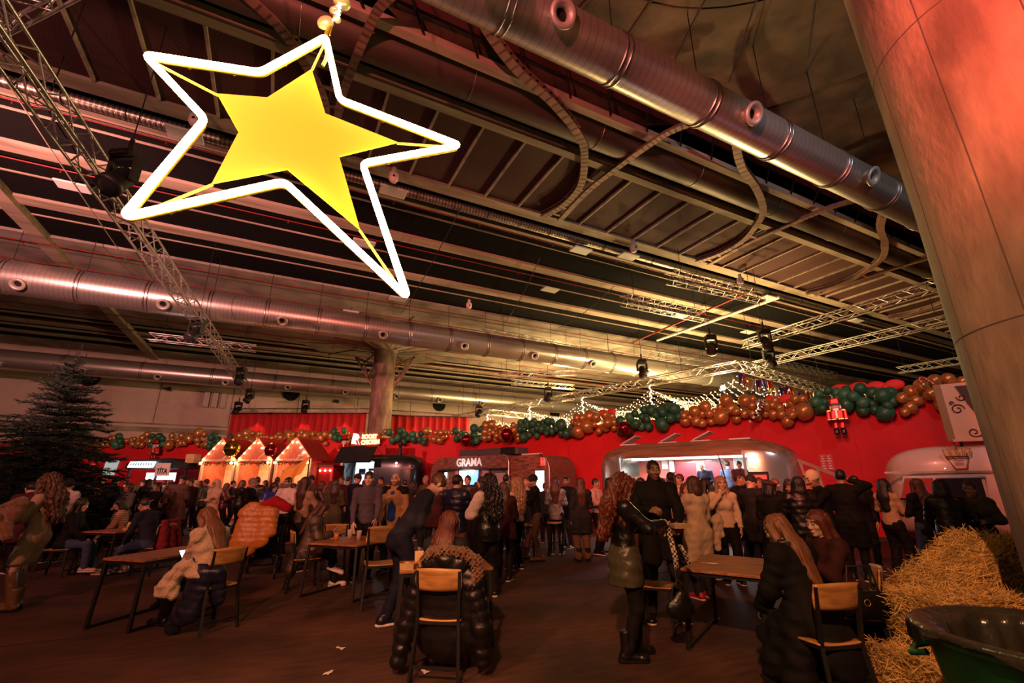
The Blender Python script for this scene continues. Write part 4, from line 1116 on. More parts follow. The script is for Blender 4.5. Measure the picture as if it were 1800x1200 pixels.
# ================================================================== light canopy behind the partition
CK = Vector((11.2, 21.8, 7.2)); CR = Vector((20.4, 28.8, 7.2)); CL = Vector((-2.0, 37.2, 7.2))
truss('canopy truss running left from the bright corner', CK, CL + (CL - CK) * .25, .42, .03, .5)
truss('canopy truss running right from the bright corner', CK, CR, .42, .03, .5)
truss('far left canopy truss behind the light nets', CL, CL + (CR - CK), .42, .03, .6)
ea = (CR - CK); eb = (CL - CK)
M_wire = mat('light_wire', (.35, .28, .16), .6); M_led = mat('string_led', (1, .85, .5), .4, emit=11, emit_col=(1, .74, .34))
NBAY = 4
for bay in range(NBAY):
    t = thing('light_net', 'net of warm string lights, ' + ('first', 'second', 'third', 'fourth')[bay] + ' swag from the canopy corner', 'string lights', CK + eb * (bay + .5) / NBAY, 0, 'light nets of the canopy')
    org = CK + eb * (bay + .5) / NBAY
    wires = MB(); leds = MB()
    ns = 20
    for i in range(ns):
        f = (bay + (i + .5) / ns) / NBAY; loc = (i + .5) / ns
        sagb = 1.5 * math.sin(math.pi * loc)          # swag between two truss drops
        pts = []
        for k in range(55):
            a = k / 54
            sag = .25 + sagb * (.55 + .45 * math.sin(math.pi * ((a * 2) % 1.0))) + .25 * math.sin(math.pi * ((a * 2) % 1.0))
            pts.append(CK + eb * f + ea * a + Vector((0, 0, -.2 - sag)) - org)
        wires.tube(pts[::2], .008, 3, caps=False)
        for p in pts:
            j = Vector((random.uniform(-.06, .06), random.uniform(-.06, .06), random.uniform(-.1, .03))); q = p + j; r = .024
            leds._add([q + Vector(d) * r for d in ((1, 0, 0), (-1, 0, 0), (0, 1, 0), (0, -1, 0), (0, 0, 1), (0, 0, -1))], [(0, 2, 4), (2, 1, 4), (1, 3, 4), (3, 0, 4), (2, 0, 5), (1, 2, 5), (3, 1, 5), (0, 3, 5)])
    wires.build('wires', M_wire, t)['kind'] = 'stuff'; leds.build('bulbs', M_led, t)['kind'] = 'stuff'
    dmb = MB()   # the drop of lights wound down from the truss
    for k in range(26):
        a = k * .9; q = CK + eb * (bay + 1) / NBAY - org + Vector((.05 * math.cos(a), .05 * math.sin(a), -.2 - k * .05)); r = .035
        dmb._add([q + Vector(d) * r for d in ((1, 0, 0), (-1, 0, 0), (0, 1, 0), (0, -1, 0), (0, 0, 1), (0, 0, -1))], [(0, 2, 4), (2, 1, 4), (1, 3, 4), (3, 0, 4), (2, 0, 5), (1, 2, 5), (3, 1, 5), (0, 3, 5)])
    dmb.build('hanging_drop', M_led, t)
# bright lamps inside the canopy
for k, (fa, fb, en) in enumerate(((.12, .08, 2900), (.5, .35, 3600), (.4, .8, 3800))):
    p = CK + ea * fa + eb * fb + Vector((0, 0, -.7))
    t = thing('canopy_lamp', ('bright white lamp nearest the canopy corner', 'bright lamp in the middle of the light canopy', 'bright lamp far down the light canopy')[k], 'lamp', p)
    MB().ball((0, 0, -.02), .13, 14, 8).build('globe', mat('canopy_globe', (1, .95, .8), .4, emit=40, emit_col=(1, .9, .68)), t)
    MB().cyl((0, 0, .1), (0, 0, .22), .09, n=12).build('socket', M_black, t); MB().cyl((0, 0, .2), (0, 0, .8), .01, n=5).build('cord', M_steel, t)
    lamp('canopy_glow', 'POINT', p + Vector((0, 0, -.35)), en, GOLD, None, .25)
# coloured pennants on the right truss
PC_ = [(.05, .08, .5), (.6, .05, .04), (.7, .5, .08), (.75, .72, .7), (.06, .06, .2), (.5, .02, .05)]
t = thing('pennant_string', 'string of small coloured flags along the right canopy truss', 'bunting', CK)
MB().tube([ea * (k / 20 * .95) + Vector((-.3, -.3, -.35 - .25 * math.sin(k / 20 * math.pi * 4) ** 2)) for k in range(21)], .01, 4).build('cord', M_wire, t)
for k in range(26):
    f = .03 + .93 * k / 26; c = PC_[k % 6]; p = ea * f + Vector((-.3 + random.uniform(-.1, .1), -.3, -.4 - .25 * math.sin(f * math.pi * 4) ** 2)); e_ = ea.normalized() * .26
    g = MB(); g._add([p - e_, p + e_, p + Vector((.1 * random.uniform(-1, 1), .15, -.6))], [(0, 1, 2)]); solid(g.build('pennant', mat('pennant_%d' % (k % 6), c, .6), t), .01)

# ================================================================== christmas tree at the left
TR = thing('christmas_tree', 'tall dark green christmas tree at the left edge', 'christmas tree', (-12.3, 12.4, 0)); TR.scale = (1.06, 1.06, 1.06)
M_needle = mat('fir_needles', (.012, .026, .014), .75, var=.4, vscale=3); M_bark = mat('fir_bark', (.06, .04, .025), .9)
MB().cyl((0, 0, 0), (0, 0, 4.7), .09, .015, 10).build('trunk', M_bark, TR)
def fir_branch(seed):
    rd = random.Random(seed); b = MB()
    spine = [Vector((t, 0, -.22 * t * t + .06 * t + .05 * t ** 4)) for t in np.linspace(0, 1, 9)]
    b.tube(spine, [.018 - .0017 * k for k in range(9)], 4, mi=1)
    tw = []
    for k in range(1, 9):
        for sd in (-1, 1):
            p = spine[k]; ln = .42 * (1 - .085 * k) * rd.uniform(.7, 1.15)
            tw.append((p, p + Vector((ln * .8, sd * ln * .75, -.05 * ln + rd.uniform(-.06, .05)))))
    tw.append((spine[7], spine[8] + Vector((.12, 0, .03))))
    for k in range(4): tw.append((spine[k * 2], spine[k * 2 + 2]))
    for p, q in tw:
        n = max(6, int((q - p).length / .016))
        for i in range(n):
            c = p.lerp(q, (i + .5) / n); d = (q - p).normalized()
            for _ in range(2):
                o = Vector((rd.uniform(-1, 1), rd.uniform(-1, 1), rd.uniform(-.7, 1))).normalized()
                e = c + d * .05 + o * .05; w = d.cross(o).normalized() * .009
                b._add([c - w, c + w, e], [(0, 1, 2)], 0)
    return b.mesh('branch', [M_needle, M_bark])
FB = [fir_branch(k) for k in range(4)]
zz = .55; k = 0
while zz < 4.55:
    f = (zz - .5) / 4.2; R = 1.9 * (1 - f) ** .9 + .14
    n = int(15 - 6 * f)
    for i in range(n):
        a = 2 * math.pi * (i + random.random() * .6) / n + zz * 3; s = R * random.uniform(.6, 1.15)
        place('branch', FB[k % 4], TR, Matrix.Translation((0, 0, zz + random.uniform(-.07, .07))) @ Matrix.Rotation(a, 4, 'Z') @ Matrix.Rotation(R_(-6 + 34 * (f ** 2)) * -1, 4, 'Y') @ Matrix.Diagonal((s, s * .8 + .25, s * .8 + .2, 1)))
        k += 1
    zz += .15 + .04 * (1 - f)
place('branch', FB[0], TR, Matrix.Translation((0, 0, 4.5)) @ Matrix.Rotation(R_(-86), 4, 'Y') @ Matrix.Diagonal((.55, .3, .3, 1)))

# ================================================================== hay and bin at the right
M_hay = mat('hay_core', (.46, .28, .08), .9, var=.5, vscale=14, bump=.6, bscale=30, stretch=(1, 4, 4))
M_straw = mat('straw', (.72, .48, .15), .7, var=.4, vscale=6)
def hay_bale(label, c, size, rz, n, seed, tilt=0):
    t = thing('hay_bale', label, 'hay bale', c, rz, 'hay bales by the leaning column'); t.rotation_euler[1] = R_(tilt); rd = random.Random(seed)
    core = MB(); core.box((0, 0, size[2] / 2), size, bevel=.05); core.build('core', M_hay, t)
    st = MB(); hx, hy = size[0] / 2, size[1] / 2
    for i in range(n):
        f = rd.randrange(5)
        if f < 2: p = Vector((rd.uniform(-hx, hx), rd.uniform(-hy, hy), size[2])); nrm = Vector((0, 0, 1))
        elif f == 2: p = Vector((rd.uniform(-hx, hx), -hy, rd.uniform(0, size[2]))); nrm = Vector((0, -1, 0))
        elif f == 3: p = Vector((-hx, rd.uniform(-hy, hy), rd.uniform(0, size[2]))); nrm = Vector((-1, 0, 0))
        else: p = Vector((hx, rd.uniform(-hy, hy), rd.uniform(0, size[2]))); nrm = Vector((1, 0, 0))
        tang = Vector((rd.gauss(0, 1), rd.gauss(0, .6), rd.gauss(0, .5))); tang -= nrm * tang.dot(nrm); tang.normalize()
        d = (tang + nrm * abs(rd.gauss(0, .38))).normalized(); ln = rd.uniform(.05, .16)
        w = d.cross(Vector((rd.gauss(0, 1), rd.gauss(0, 1), rd.gauss(0, 1)))).normalized() * .0024
        p = p - d * ln * .3
        st._add([p - w, p + w, p + w + d * ln, p - w + d * ln], [(0, 1, 2, 3)])
    st.build('straw_ends', M_straw, t)['kind'] = 'stuff'
    for x in (-.25, .25):
        MB().tube([(x * size[0], -hy - .012, 0), (x * size[0], -hy - .012, size[2] + .008), (x * size[0], hy + .01, size[2] + .008), (x * size[0], hy + .01, 0)], .005, 4).build('baling_twine', mat('twine', (.25, .1, .05), .8), t)
hay_bale('tilted hay bale leaning highest beside the leaning column', (4.12, 4.56, .50), (1.1, .62, .44), R_(4), 6200, 1, -30)
hay_bale('middle hay bale lying on the lowest one behind green bin', (3.52, 3.98, .43), (.85, .46, .34), R_(8), 4600, 2)
hay_bale('lowest hay bale of the stack, sticking out left of green bin', (3.36, 3.9, 0), (1.12, .58, .42), R_(10), 4600, 3)
BN = thing('waste_bin', 'big round green plastic bin with a black bag over its rim', 'bin', (2.48, 2.37, 0)); BN.scale = (1.18, 1.18, 1.0)
M_green = mat('green_plastic', (.012, .17, .05), .35)
BN.rotation_euler = (0, 0, R_(135))
MB().lathe([(0, .01), (.30, .01), (.31, .02), (.345, .45), (.40, .88), (.43, .90), (.43, .93), (.385, .93), (.385, .88), (.33, .45), (.29, .06), (0, .06)], 40).build('tub', M_green, BN)
MB().lathe([(.352, .47), (.366, .48), (.366, .52), (.358, .53)], 40).build('band', M_green, BN)
M_bag = mat('black_bag', (.03, .03, .02), .2, bump=.8, bscale=16, var=.5, vscale=7, stretch=(1, 1, .2))
bg = MB()
prof = [(.446, .885), (.449, .92), (.446, .945), (.42, .952), (.36, .93), (.33, .75), (.30, .5), (.16, .42), (0, .40)]
def bagf(a, b):
    th = a * 2 * math.pi; x = b * (len(prof) - 1); i = min(int(x), len(prof) - 2); f = x - i
    r = prof[i][0] * (1 - f) + prof[i + 1][0] * f; z = prof[i][1] * (1 - f) + prof[i + 1][1] * f
    wv = math.sin(th * 23 + 2 * math.sin(th * 5)) * .008 * (1 if r > .2 else .3) + math.sin(th * 9 + z * 9) * .007
    if i == 0: z -= .05 * (1 - f) * math.sin(th * 4 + 1)
    return ((r + (wv if i >= 4 or i < 1 else abs(wv) * .4)) * math.cos(th), (r + (wv if i >= 4 or i < 1 else abs(wv) * .4)) * math.sin(th), z)
bg.grid(150, 26, bagf); bg.build('bag', M_bag, BN)
for sg in (-1, 1):
    MB().tube([(sg * .40, -.09, .80), (sg * .455, -.07, .78), (sg * .455, .07, .78), (sg * .40, .09, .80)], .015, 6).build('handle', M_green, BN)

# ================================================================== tables and chairs
def table(label, corners, z=.75, group='wooden market tables'):
    """corners: left-front, right-front, right-back, left-back on the floor plan"""
    c = sum((Vector((p[0], p[1], 0)) for p in corners), Vector()) / 4
    t = thing('table', label, 'table', c, 0, group)
    P = [Vector((p[0], p[1], 0)) - c for p in corners]
    tm = MB(); vs = [p + Vector((0, 0, z - .03)) for p in P] + [p + Vector((0, 0, z)) for p in P]
    tm._add(vs, [(3, 2, 1, 0), (4, 5, 6, 7), (0, 1, 5, 4), (1, 2, 6, 5), (2, 3, 7, 6), (3, 0, 4, 7)])
    bevel_mod(tm.build('tabletop', M_wood, t), .006, 2)
    I = [p * .93 for p in P]; O = [p * 1.0 for p in P]
    for a, b in zip(I, O):
        MB().bar(a + Vector((0, 0, z - .03)), b * 1.0 + Vector((0, 0, .0)), .035, .035).build('leg', M_steel, t)
    for a, b in ((0, 3), (1, 2)):
        MB().bar(O[a] + Vector((0, 0, .02)), O[b] + Vector((0, 0, .02)), .03, .03).build('floor_bar', M_steel, t)
    for a, b in ((0, 1), (1, 2), (2, 3), (3, 0)):
        MB().bar(I[a] + Vector((0, 0, z - .05)), I[b] + Vector((0, 0, z - .05)), .03, .03).build('apron', M_steel, t)
    return t
def rect(cx, cy, w, d, rz):
    c, s = math.cos(R_(rz)), math.sin(R_(rz))
    return [(cx + x * c - y * s, cy + x * s + y * c) for x, y in ((-w / 2, -d / 2), (w / 2, -d / 2), (w / 2, d / 2), (-w / 2, d / 2))]
TB = {}
TB['T1'] = table('wooden table at left with one paper cup, beside woman in fur vest', [(-4.92, 6.0), (-4.30, 5.84), (-4.05, 6.95), (-4.72, 7.1)])
TB['T2'] = table('wooden table with cups where the man in purple sweater stands', [(-3.12, 7.5), (-2.25, 7.2), (-1.85, 8.2), (-2.75, 8.5)])
TB['T3'] = table('wooden table in the middle with open food boxes, behind the fur-hooded coat', [(-1.15, 5.14), (-.2, 5.36), (-.35, 6.0), (-1.3, 5.78)])
TB['T4'] = table('bare wooden table at right beside woman in leather jacket', [(1.78, 5.31), (2.62, 4.72), (3.32, 5.72), (2.5, 6.35)])
TB['TL'] = table('small wooden table at far left between three seated people', [(-8.1, 9.2), (-7.35, 9.1), (-7.0, 9.9), (-7.75, 10.0)])

def chair_meshes():
    seat = MB(); seat.grid(10, 10, lambda a, b: ((a - .5) * .40, (b - .5) * .40, .455 + .012 * ((a - .5) ** 2) * 4 - .008 * math.sin(b * math.pi)))
    sm = seat.mesh('seat', M_ply)
    back = MB(); back.grid(14, 6, lambda a, b: ((a - .5) * (.43 - .05 * abs(b - .5)), -.205 - .05 * (1 - (2 * a - 1) ** 2) - .03 * b, .70 + .175 * b + .012 * math.sin(a * math.pi) * b))
    bm = back.mesh('backrest', M_ply)
    legs = [MB().bar((sx * .17, .17, .45), (sx * .20, .2, 0), .028, .028).mesh('leg', M_steel) for sx in (-1, 1)] + \
           [MB().bar((sx * .18, -.19, .45), (sx * .21, -.26, 0), .028, .028).mesh('leg', M_steel) for sx in (-1, 1)]
    posts = [MB().bar((sx * .18, -.19, .44), (sx * .19, -.235, .86), .028, .028).mesh('back_post', M_steel) for sx in (-1, 1)]
    fr = MB(); fr.bar((-.18, .17, .44), (.18, .17, .44), .025, .025); fr.bar((-.18, -.19, .44), (.18, -.19, .44), .025, .025)
    for sx in (-1, 1): fr.bar((sx * .175, -.19, .44), (sx * .175, .17, .44), .025, .025)
    st = [MB().bar((-.2, .19, .1), (.2, .19, .1), .022, .022).mesh('stretcher', M_steel), MB().bar((-.2, -.245, .12), (.2, -.245, .12), .022, .022).mesh('stretcher', M_steel)]
    return sm, bm, legs, posts, fr.mesh('seat_frame', M_steel), st
CHM = chair_meshes()
def chair(label, x, y, rz, group='plywood and steel chairs', tall=1.0, back=True):
    t = thing('chair', label, 'chair', (x, y, 0), R_(rz), group)
    t.scale = (1, 1, tall)
    s = place('seat', CHM[0], t); solid(s, .014, 0)
    if back:
        b = place('backrest', CHM[1], t); solid(b, .014, 0)
        for p in CHM[3]: place('back_post', p, t)
    for l in CHM[2]: place('leg', l, t)
    place('seat_frame', CHM[4], t); [place('stretcher', q, t) for q in CHM[5]]
    return t
# rz: 0 = sitter faces +y (away from the viewer)
chair('plywood chair in the middle under the black puffer coat with fur hood', -.62, 4.72, -8)
chair('plywood chair at right under the woman with a plaid scarf', 2.42, 4.10, 12)
chair('plywood chair at far right under the dark red haired woman', 3.12, 4.72, 62)
chair('empty plywood chair pushed under the bare right table', 1.72, 6.02, -120)
chair('plywood chair at left under the woman in fur vest', -3.55, 6.02, 62)
chair('tall empty plywood chair at the right end of the cup table', -1.86, 7.02, 20, tall=1.18)
chair('plywood chair under the woman in camouflage coat at the cup table', -3.32, 8.05, -60)
chair('plywood chair hung with a red coat at the far left table', -6.75, 9.35, 78)
chair('stool without a back under the dark haired woman at far left', -8.3, 9.15, -75, back=False)
chair('plywood chair behind the far left table under the striped sweater', -8.1, 10.3, 118)
chair('dark slatted chair standing behind the camouflage coat', -3.35, 9.4, 15)

# high tables and stools farther back
def high_table(label, x, y, s=1.0):
    t = thing('high_table', label, 'table', (x, y, 0), R_(20), 'high steel tables')
    bevel_mod(MB().box((0, 0, 1.06), (1.2, .6, .04)).build('tabletop', M_wood, t), .006)
    for sx in (-1, 1):
        for sy in (-1, 1): MB().bar((sx * .55, sy * .25, 1.05), (sx * .6, sy * .3, 0), .035, .035).build('leg', M_steel, t)
        MB().bar((sx * .58, -.28, .25), (sx * .58, .28, .25), .03, .03).build('stretcher', M_steel, t)
    return t
high_table('high steel table in front of the person in cream tracksuit', -7.2, 14.3)
high_table('high steel table with food boxes in the crowd near the dark stall', -12.2, 16.2)
high_table('high steel table among the crowd before the wood-wrapped trailer', -.6, 13.0)
def bar_stool(label, x, y):
    t = thing('bar_stool', label, 'stool', (x, y, 0), 0, 'steel bar stools')
    MB().lathe([(0, .70), (.17, .70), (.175, .72), (.17, .74), (0, .74)], 20).build('seat', M_ply, t)
    for k in range(4):
        a = math.pi / 4 + k * math.pi / 2
        MB().bar((.11 * math.cos(a), .11 * math.sin(a), .71), (.21 * math.cos(a), .21 * math.sin(a), 0), .024, .024).build('leg', M_steel, t)
    MB().tube([(.17 * math.cos(a), .17 * math.sin(a), .27) for a in np.linspace(0, 2 * math.pi, 16, endpoint=False)], .011, 6, closed=True).build('foot_ring', M_steel, t)
bar_stool('bar stool beside the hooded man with hand on chin', .35, 11.0)
bar_stool('bar stool left of the long dark coat', 1.0, 11.6)
bar_stool('bar stool by the black clad woman with white sleeve', -.35, 10.4)

# ---------------------------------------------------------------- small things on the tables
def cup(label, x, y, z, m, h=.115, r=.04):
    t = thing('cup', label, 'cup', (x, y, z), 0, 'drinking cups')
    MB().lathe([(0, 0), (r * .72, 0), (r, h), (r * .93, h), (r * .67, .006), (0, .006)], 18).build('wall', m, t)
    MB().lathe([(r, h - .004), (r + .004, h), (r, h + .004)], 18).build('rim', m, t)
M_clear = mat('clear_plastic', (.85, .7, .6), .1, alpha=.45)
M_cupw = mat('white_cup', (.8, .62, .5), .5)
M_beer = mat('amber_drink', (.55, .22, .05), .15, alpha=.85)
cup('white paper cup on the left table', -4.28, 6.66, .75, M_cupw, .12, .045)
cup('clear plastic cup nearest the hand on the cup table', -2.62, 7.95, .75, M_clear, .14, .045)
cup('clear plastic cup in the middle of the cup table', -2.42, 7.78, .75, M_clear, .14, .04)
cup('amber drink at the left of the cup table', -2.75, 7.72, .75, M_beer, .11, .04)
def food_box(label, x, y, z, rz, w=.2, d=.14, h=.05, lid=True):
    t = thing('food_box', label, 'food box', (x, y, z), R_(rz), 'card food boxes')
    b = MB(); b.box((0, 0, .003), (w * .9, d * .9, .006))
    for sx in (-1, 1): b.box((sx * w * .47, 0, h / 2), (.005, d, h), Matrix.Rotation(sx * .2, 3, 'Y'))
    for sy in (-1, 1): b.box((0, sy * d * .47, h / 2), (w, .005, h), Matrix.Rotation(-sy * .2, 3, 'X'))
    b.build('tray', M_card, t)
    if lid: MB().box((0, d * .62, h + .04), (w, .005, .11), Matrix.Rotation(-.45, 3, 'X')).build('lid', M_card, t)
    f = MB()
    for k in range(7): f.ball((random.uniform(-w, w) * .33, random.uniform(-d, d) * .3, h * .75), .022, 7, 5)
    f.build('food', mat('fried_food', (.45, .2, .05), .7, var=.4, vscale=30), t)['kind'] = 'stuff'
food_box('open card food box on the middle table', -.95, 5.42, .75, 15); food_box('card food box at the left edge of the middle table', -1.08, 5.25, .75, -10, .15, .12, .06, False)
food_box('card food box with paper at the right of the cup table', -2.15, 7.72, .75, 10, .24, .16, .06)
food_box('card food box on the far left table', -7.35, 9.45, .75, 20, .2, .15); food_box('second card food box beside the striped sweater', -7.2, 9.62, .75, -15, .16, .12, .06, False)
food_box('orange food box on the crowd high table', -12.3, 16.1, 1.08, 0, .3, .2, .12)
food_box('food box on the high table by the cream tracksuit', -7.1, 14.2, 1.08, 10, .25, .18, .08)
def napkin(label, x, y, z, rz, w=.16, d=.06, h=.006):
    t = thing('napkin', label, 'napkin', (x, y, z), R_(rz), 'paper napkins')
    n = MB(); n.grid(8, 6, lambda a, b: ((a - .5) * w, (b - .5) * d, .004 + h * (.5 + .5 * math.sin(a * 7 + b * 4)))); solid(n.build('sheet', M_paper, t), .002)
    MB().box((0, 0, .004), (w * .8, d * .7, .003)).build('fold', M_paper, t)
napkin('folded white napkin in the middle of the right table', 2.2, 5.58, .75, -25, .18, .06)
napkin('crumpled napkin at the near edge of the right table', 2.62, 5.05, .75, 20, .17, .11, .02)
napkin('white napkin by the seated woman on right table', 2.85, 5.3, .75, -20, .22, .1, .012)
napkin('white paper on the middle table', -.78, 5.3, .75, 5, .18, .08, .012)
for lab, x, y in (('pale paper scrap lying on the floor near the viewer', -1.62, 4.72), ('pale paper scrap lying on the floor left of middle table', -1.75, 5.35), ('small pale crumb of bread on the floor by the middle chair', -.78, 4.75), ('white strip of paper on the floor by the right table', 2.55, 6.4)):
    t = thing('paper_scrap', lab, 'litter', (x, y, .0), random.uniform(0, 3))
    n = MB(); n.grid(5, 4, lambda a, b: ((a - .5) * .11, (b - .5) * .06 * (1 - .6 * a), .004 + .008 * (.5 + .5 * math.sin(a * 8 + b * 5)))); n.build('scrap', M_paper, t)

# ================================================================== figures: bodies, clothes and hair grown from smooth fields
def _nv(a): return np.asarray(a, dtype=np.float64)
class Field:
    def __init__(self): self.p = []; self.cut = []
    def cone(self, a, b, ra, rb, k=.03, flat=None, ring=None):
        self.p.append(('c', _nv(a), _nv(b), ra, rb, k, flat, ring, False)); return self
    def ell(self, c, r, k=.03, rot=None, lock=None):
        self.p.append(('e', _nv(c), _nv(r), None, None, k, rot, lock, False)); return self
    def sub(self, c, r, k=.01, rot=None):
        self.p.append(('e', _nv(c), _nv(r), None, None, k, rot, None, True)); return self
    def clip(self, pt, n): self.cut.append((_nv(pt), _nv(n) / np.linalg.norm(n))); return self   # keeps the side n points away from
    def mesh(self, h):
        lo = np.full(3, 1e9); hi = -lo
        for q in self.p:
            if q[8]: continue
            if q[0] == 'c':
                r = max(q[3], q[4]) + .04; lo = np.minimum(lo, np.minimum(q[1], q[2]) - r); hi = np.maximum(hi, np.maximum(q[1], q[2]) + r)
            else:
                r = max(q[2]) + .03; lo = np.minimum(lo, q[1] - r); hi = np.maximum(hi, q[1] + r)
        lo -= 2 * h; n = np.ceil((hi - lo) / h).astype(int) + 3
        D = np.full(n, 1.0)
        ax = [lo[i] + h * np.arange(n[i]) for i in range(3)]
        for q in self.p:
            kind, k = q[0], q[5]; pad = k + 2.5 * h + .03
            if kind == 'c':
                r = max(q[3], q[4]); a0 = np.minimum(q[1], q[2]) - r - pad; a1 = np.maximum(q[1], q[2]) + r + pad
            else:
                r = max(q[2]); a0 = q[1] - r - pad; a1 = q[1] + r + pad
            i0 = np.maximum(0, np.floor((a0 - lo) / h).astype(int)); i1 = np.minimum(n, np.ceil((a1 - lo) / h).astype(int) + 1)
            if np.any(i1 <= i0): continue
            sl = tuple(slice(i0[i], i1[i]) for i in range(3))
            X = ax[0][sl[0]][:, None, None]; Y = ax[1][sl[1]][None, :, None]; Z = ax[2][sl[2]][None, None, :]
            if kind == 'c':
                a, b, ra, rb, flat, ring = q[1], q[2], q[3], q[4], q[6], q[7]
                px, py, pz = X - a[0], Y - a[1], Z - a[2]; ba = b - a; ratio = 1.0
                bb = max(ba @ ba, 1e-9)
                t = np.clip((px * ba[0] + py * ba[1] + pz * ba[2]) / bb, 0, 1)
                dx, dy, dz = px - t * ba[0], py - t * ba[1], pz - t * ba[2]
                if flat is not None:
                    f, ratio = _nv(flat[0]), flat[1]; f = f / np.linalg.norm(f)
                    s = (dx * f[0] + dy * f[1] + dz * f[2]) * (1 / ratio - 1)
                    dx = dx + s * f[0]; dy = dy + s * f[1]; dz = dz + s * f[2]
                d = np.sqrt(dx * dx + dy * dy + dz * dz) - (ra + (rb - ra) * t)
                if ratio < 1: d = d * (ratio * .5 + .5)
                if ring is not None:
                    d = d - ring[1] * (np.abs(np.sin(math.pi * t * math.sqrt(bb) / ring[0])) ** .7 - .5)
            else:
                c, r, rot, lock = q[1], q[2], q[6], q[7]
                px, py, pz = X - c[0], Y - c[1], Z - c[2]
                if rot is not None:
                    M = np.array(rot).T
                    px, py, pz = M[0, 0] * px + M[0, 1] * py + M[0, 2] * pz, M[1, 0] * px + M[1, 1] * py + M[1, 2] * pz, M[2, 0] * px + M[2, 1] * py + M[2, 2] * pz
                k0 = np.sqrt((px / r[0]) ** 2 + (py / r[1]) ** 2 + (pz / r[2]) ** 2); k1 = np.sqrt((px / r[0] ** 2) ** 2 + (py / r[1] ** 2) ** 2 + (pz / r[2] ** 2) ** 2)
                d = k0 * (k0 - 1) / np.maximum(k1, 1e-6)
            S = D[sl]
            if q[8]:
                hh = np.clip(.5 - .5 * (S + d) / max(k, 1e-4), 0, 1); D[sl] = S * (1 - hh) + (-d) * hh + k * hh * (1 - hh)
            else:
                kk = max(k, 1e-4); hh = np.clip(.5 + .5 * (S - d) / kk, 0, 1); D[sl] = S * (1 - hh) + d * hh - kk * hh * (1 - hh)
        if getattr(self, 'disp', None) is not None:
            near = np.abs(D) < .05; I = np.nonzero(near)
            P = np.stack([ax[i][I[i]] for i in range(3)], 1); D[I] -= self.disp(P)
        for pt, nn in self.cut:
            d = (ax[0][:, None, None] - pt[0]) * nn[0] + (ax[1][None, :, None] - pt[1]) * nn[1] + (ax[2][None, None, :] - pt[2]) * nn[2]
            D = np.maximum(D, d)
        D[0] = D[-1] = 1; D[:, 0] = D[:, -1] = 1; D[:, :, 0] = D[:, :, -1] = 1
        return nets(D, lo, h)

def nets(D, lo, h):
    """surface nets: quads around every sign change"""
    S = D < 0
    c = S[:-1, :-1, :-1].astype(np.int8)
    for i in (0, 1):
        for j in (0, 1):
            for k in (0, 1):
                if i + j + k: c = c + S[i:S.shape[0] - 1 + i, j:S.shape[1] - 1 + j, k:S.shape[2] - 1 + k]
    act = (c > 0) & (c < 8); I = np.stack(np.nonzero(act), 1)
    if len(I) == 0: return np.zeros((0, 3)), np.zeros((0, 4), int)
    cid = np.full(act.shape, -1, np.int64); cid[act] = np.arange(len(I))
    acc = np.zeros((len(I), 3)); cnt = np.zeros(len(I))
    off = [(i, j, k) for i in (0, 1) for j in (0, 1) for k in (0, 1)]
    val = {o: D[I[:, 0] + o[0], I[:, 1] + o[1], I[:, 2] + o[2]] for o in off}
    for o in off:
        for a in range(3):
            if o[a]: continue
            o2 = tuple(v + (1 if i == a else 0) for i, v in enumerate(o))
            v0, v1 = val[o], val[o2]; m = (v0 < 0) != (v1 < 0)
            t = np.where(m, v0 / np.where(m, v0 - v1, 1), 0)
            for i in range(3): acc[:, i] += np.where(m, o[i] + (t if i == a else 0), 0)
            cnt += m
    V = lo + h * (I + acc / cnt[:, None])
    F = []
    for a in range(3):
        b, c_ = (a + 1) % 3, (a + 2) % 3
        s0 = [slice(None)] * 3; s1 = [slice(None)] * 3; s0[a] = slice(0, -1); s1[a] = slice(1, None)
        A = S[tuple(s0)]; B = S[tuple(s1)]; E = np.stack(np.nonzero(A != B), 1)
        E = E[(E[:, b] > 0) & (E[:, c_] > 0) & (E[:, b] < D.shape[b] - 1) & (E[:, c_] < D.shape[c_] - 1)]
        if len(E) == 0: continue
        ins = A[E[:, 0], E[:, 1], E[:, 2]]
        q = []
        for db, dc in ((0, 0), (-1, 0), (-1, -1), (0, -1)):
            e = E.copy(); e[:, b] += db; e[:, c_] += dc; q.append(cid[e[:, 0], e[:, 1], e[:, 2]])
        q = np.stack(q, 1); q = np.where(ins[:, None], q, q[:, ::-1])
        F.append(q)
    F = np.concatenate(F); F = F[(F >= 0).all(1)]
    return V, F

def np_mesh(name, parts, mats):
    """parts: list of (verts, quads, material index array or int)"""
    V = []; F = []; MI = []; b = 0
    for v, f, mi in parts:
        V.append(v); F.append(f + b); b += len(v); MI.append(np.full(len(f), mi) if np.isscalar(mi) else mi)
    V = np.concatenate(V); F = np.concatenate(F); MI = np.concatenate(MI).astype(np.int32)
    me = bpy.data.meshes.new(name); me.vertices.add(len(V)); me.vertices.foreach_set('co', V.astype(np.float32).ravel())
    me.loops.add(F.size); me.loops.foreach_set('vertex_index', F.astype(np.int32).ravel())
    me.polygons.add(len(F)); me.polygons.foreach_set('loop_start', (np.arange(len(F)) * 4).astype(np.int32))
    for m in mats: me.materials.append(m)
    me.polygons.foreach_set('material_index', MI); me.polygons.foreach_set('use_smooth', np.ones(len(F), bool))
    me.update(calc_edges=True); return me

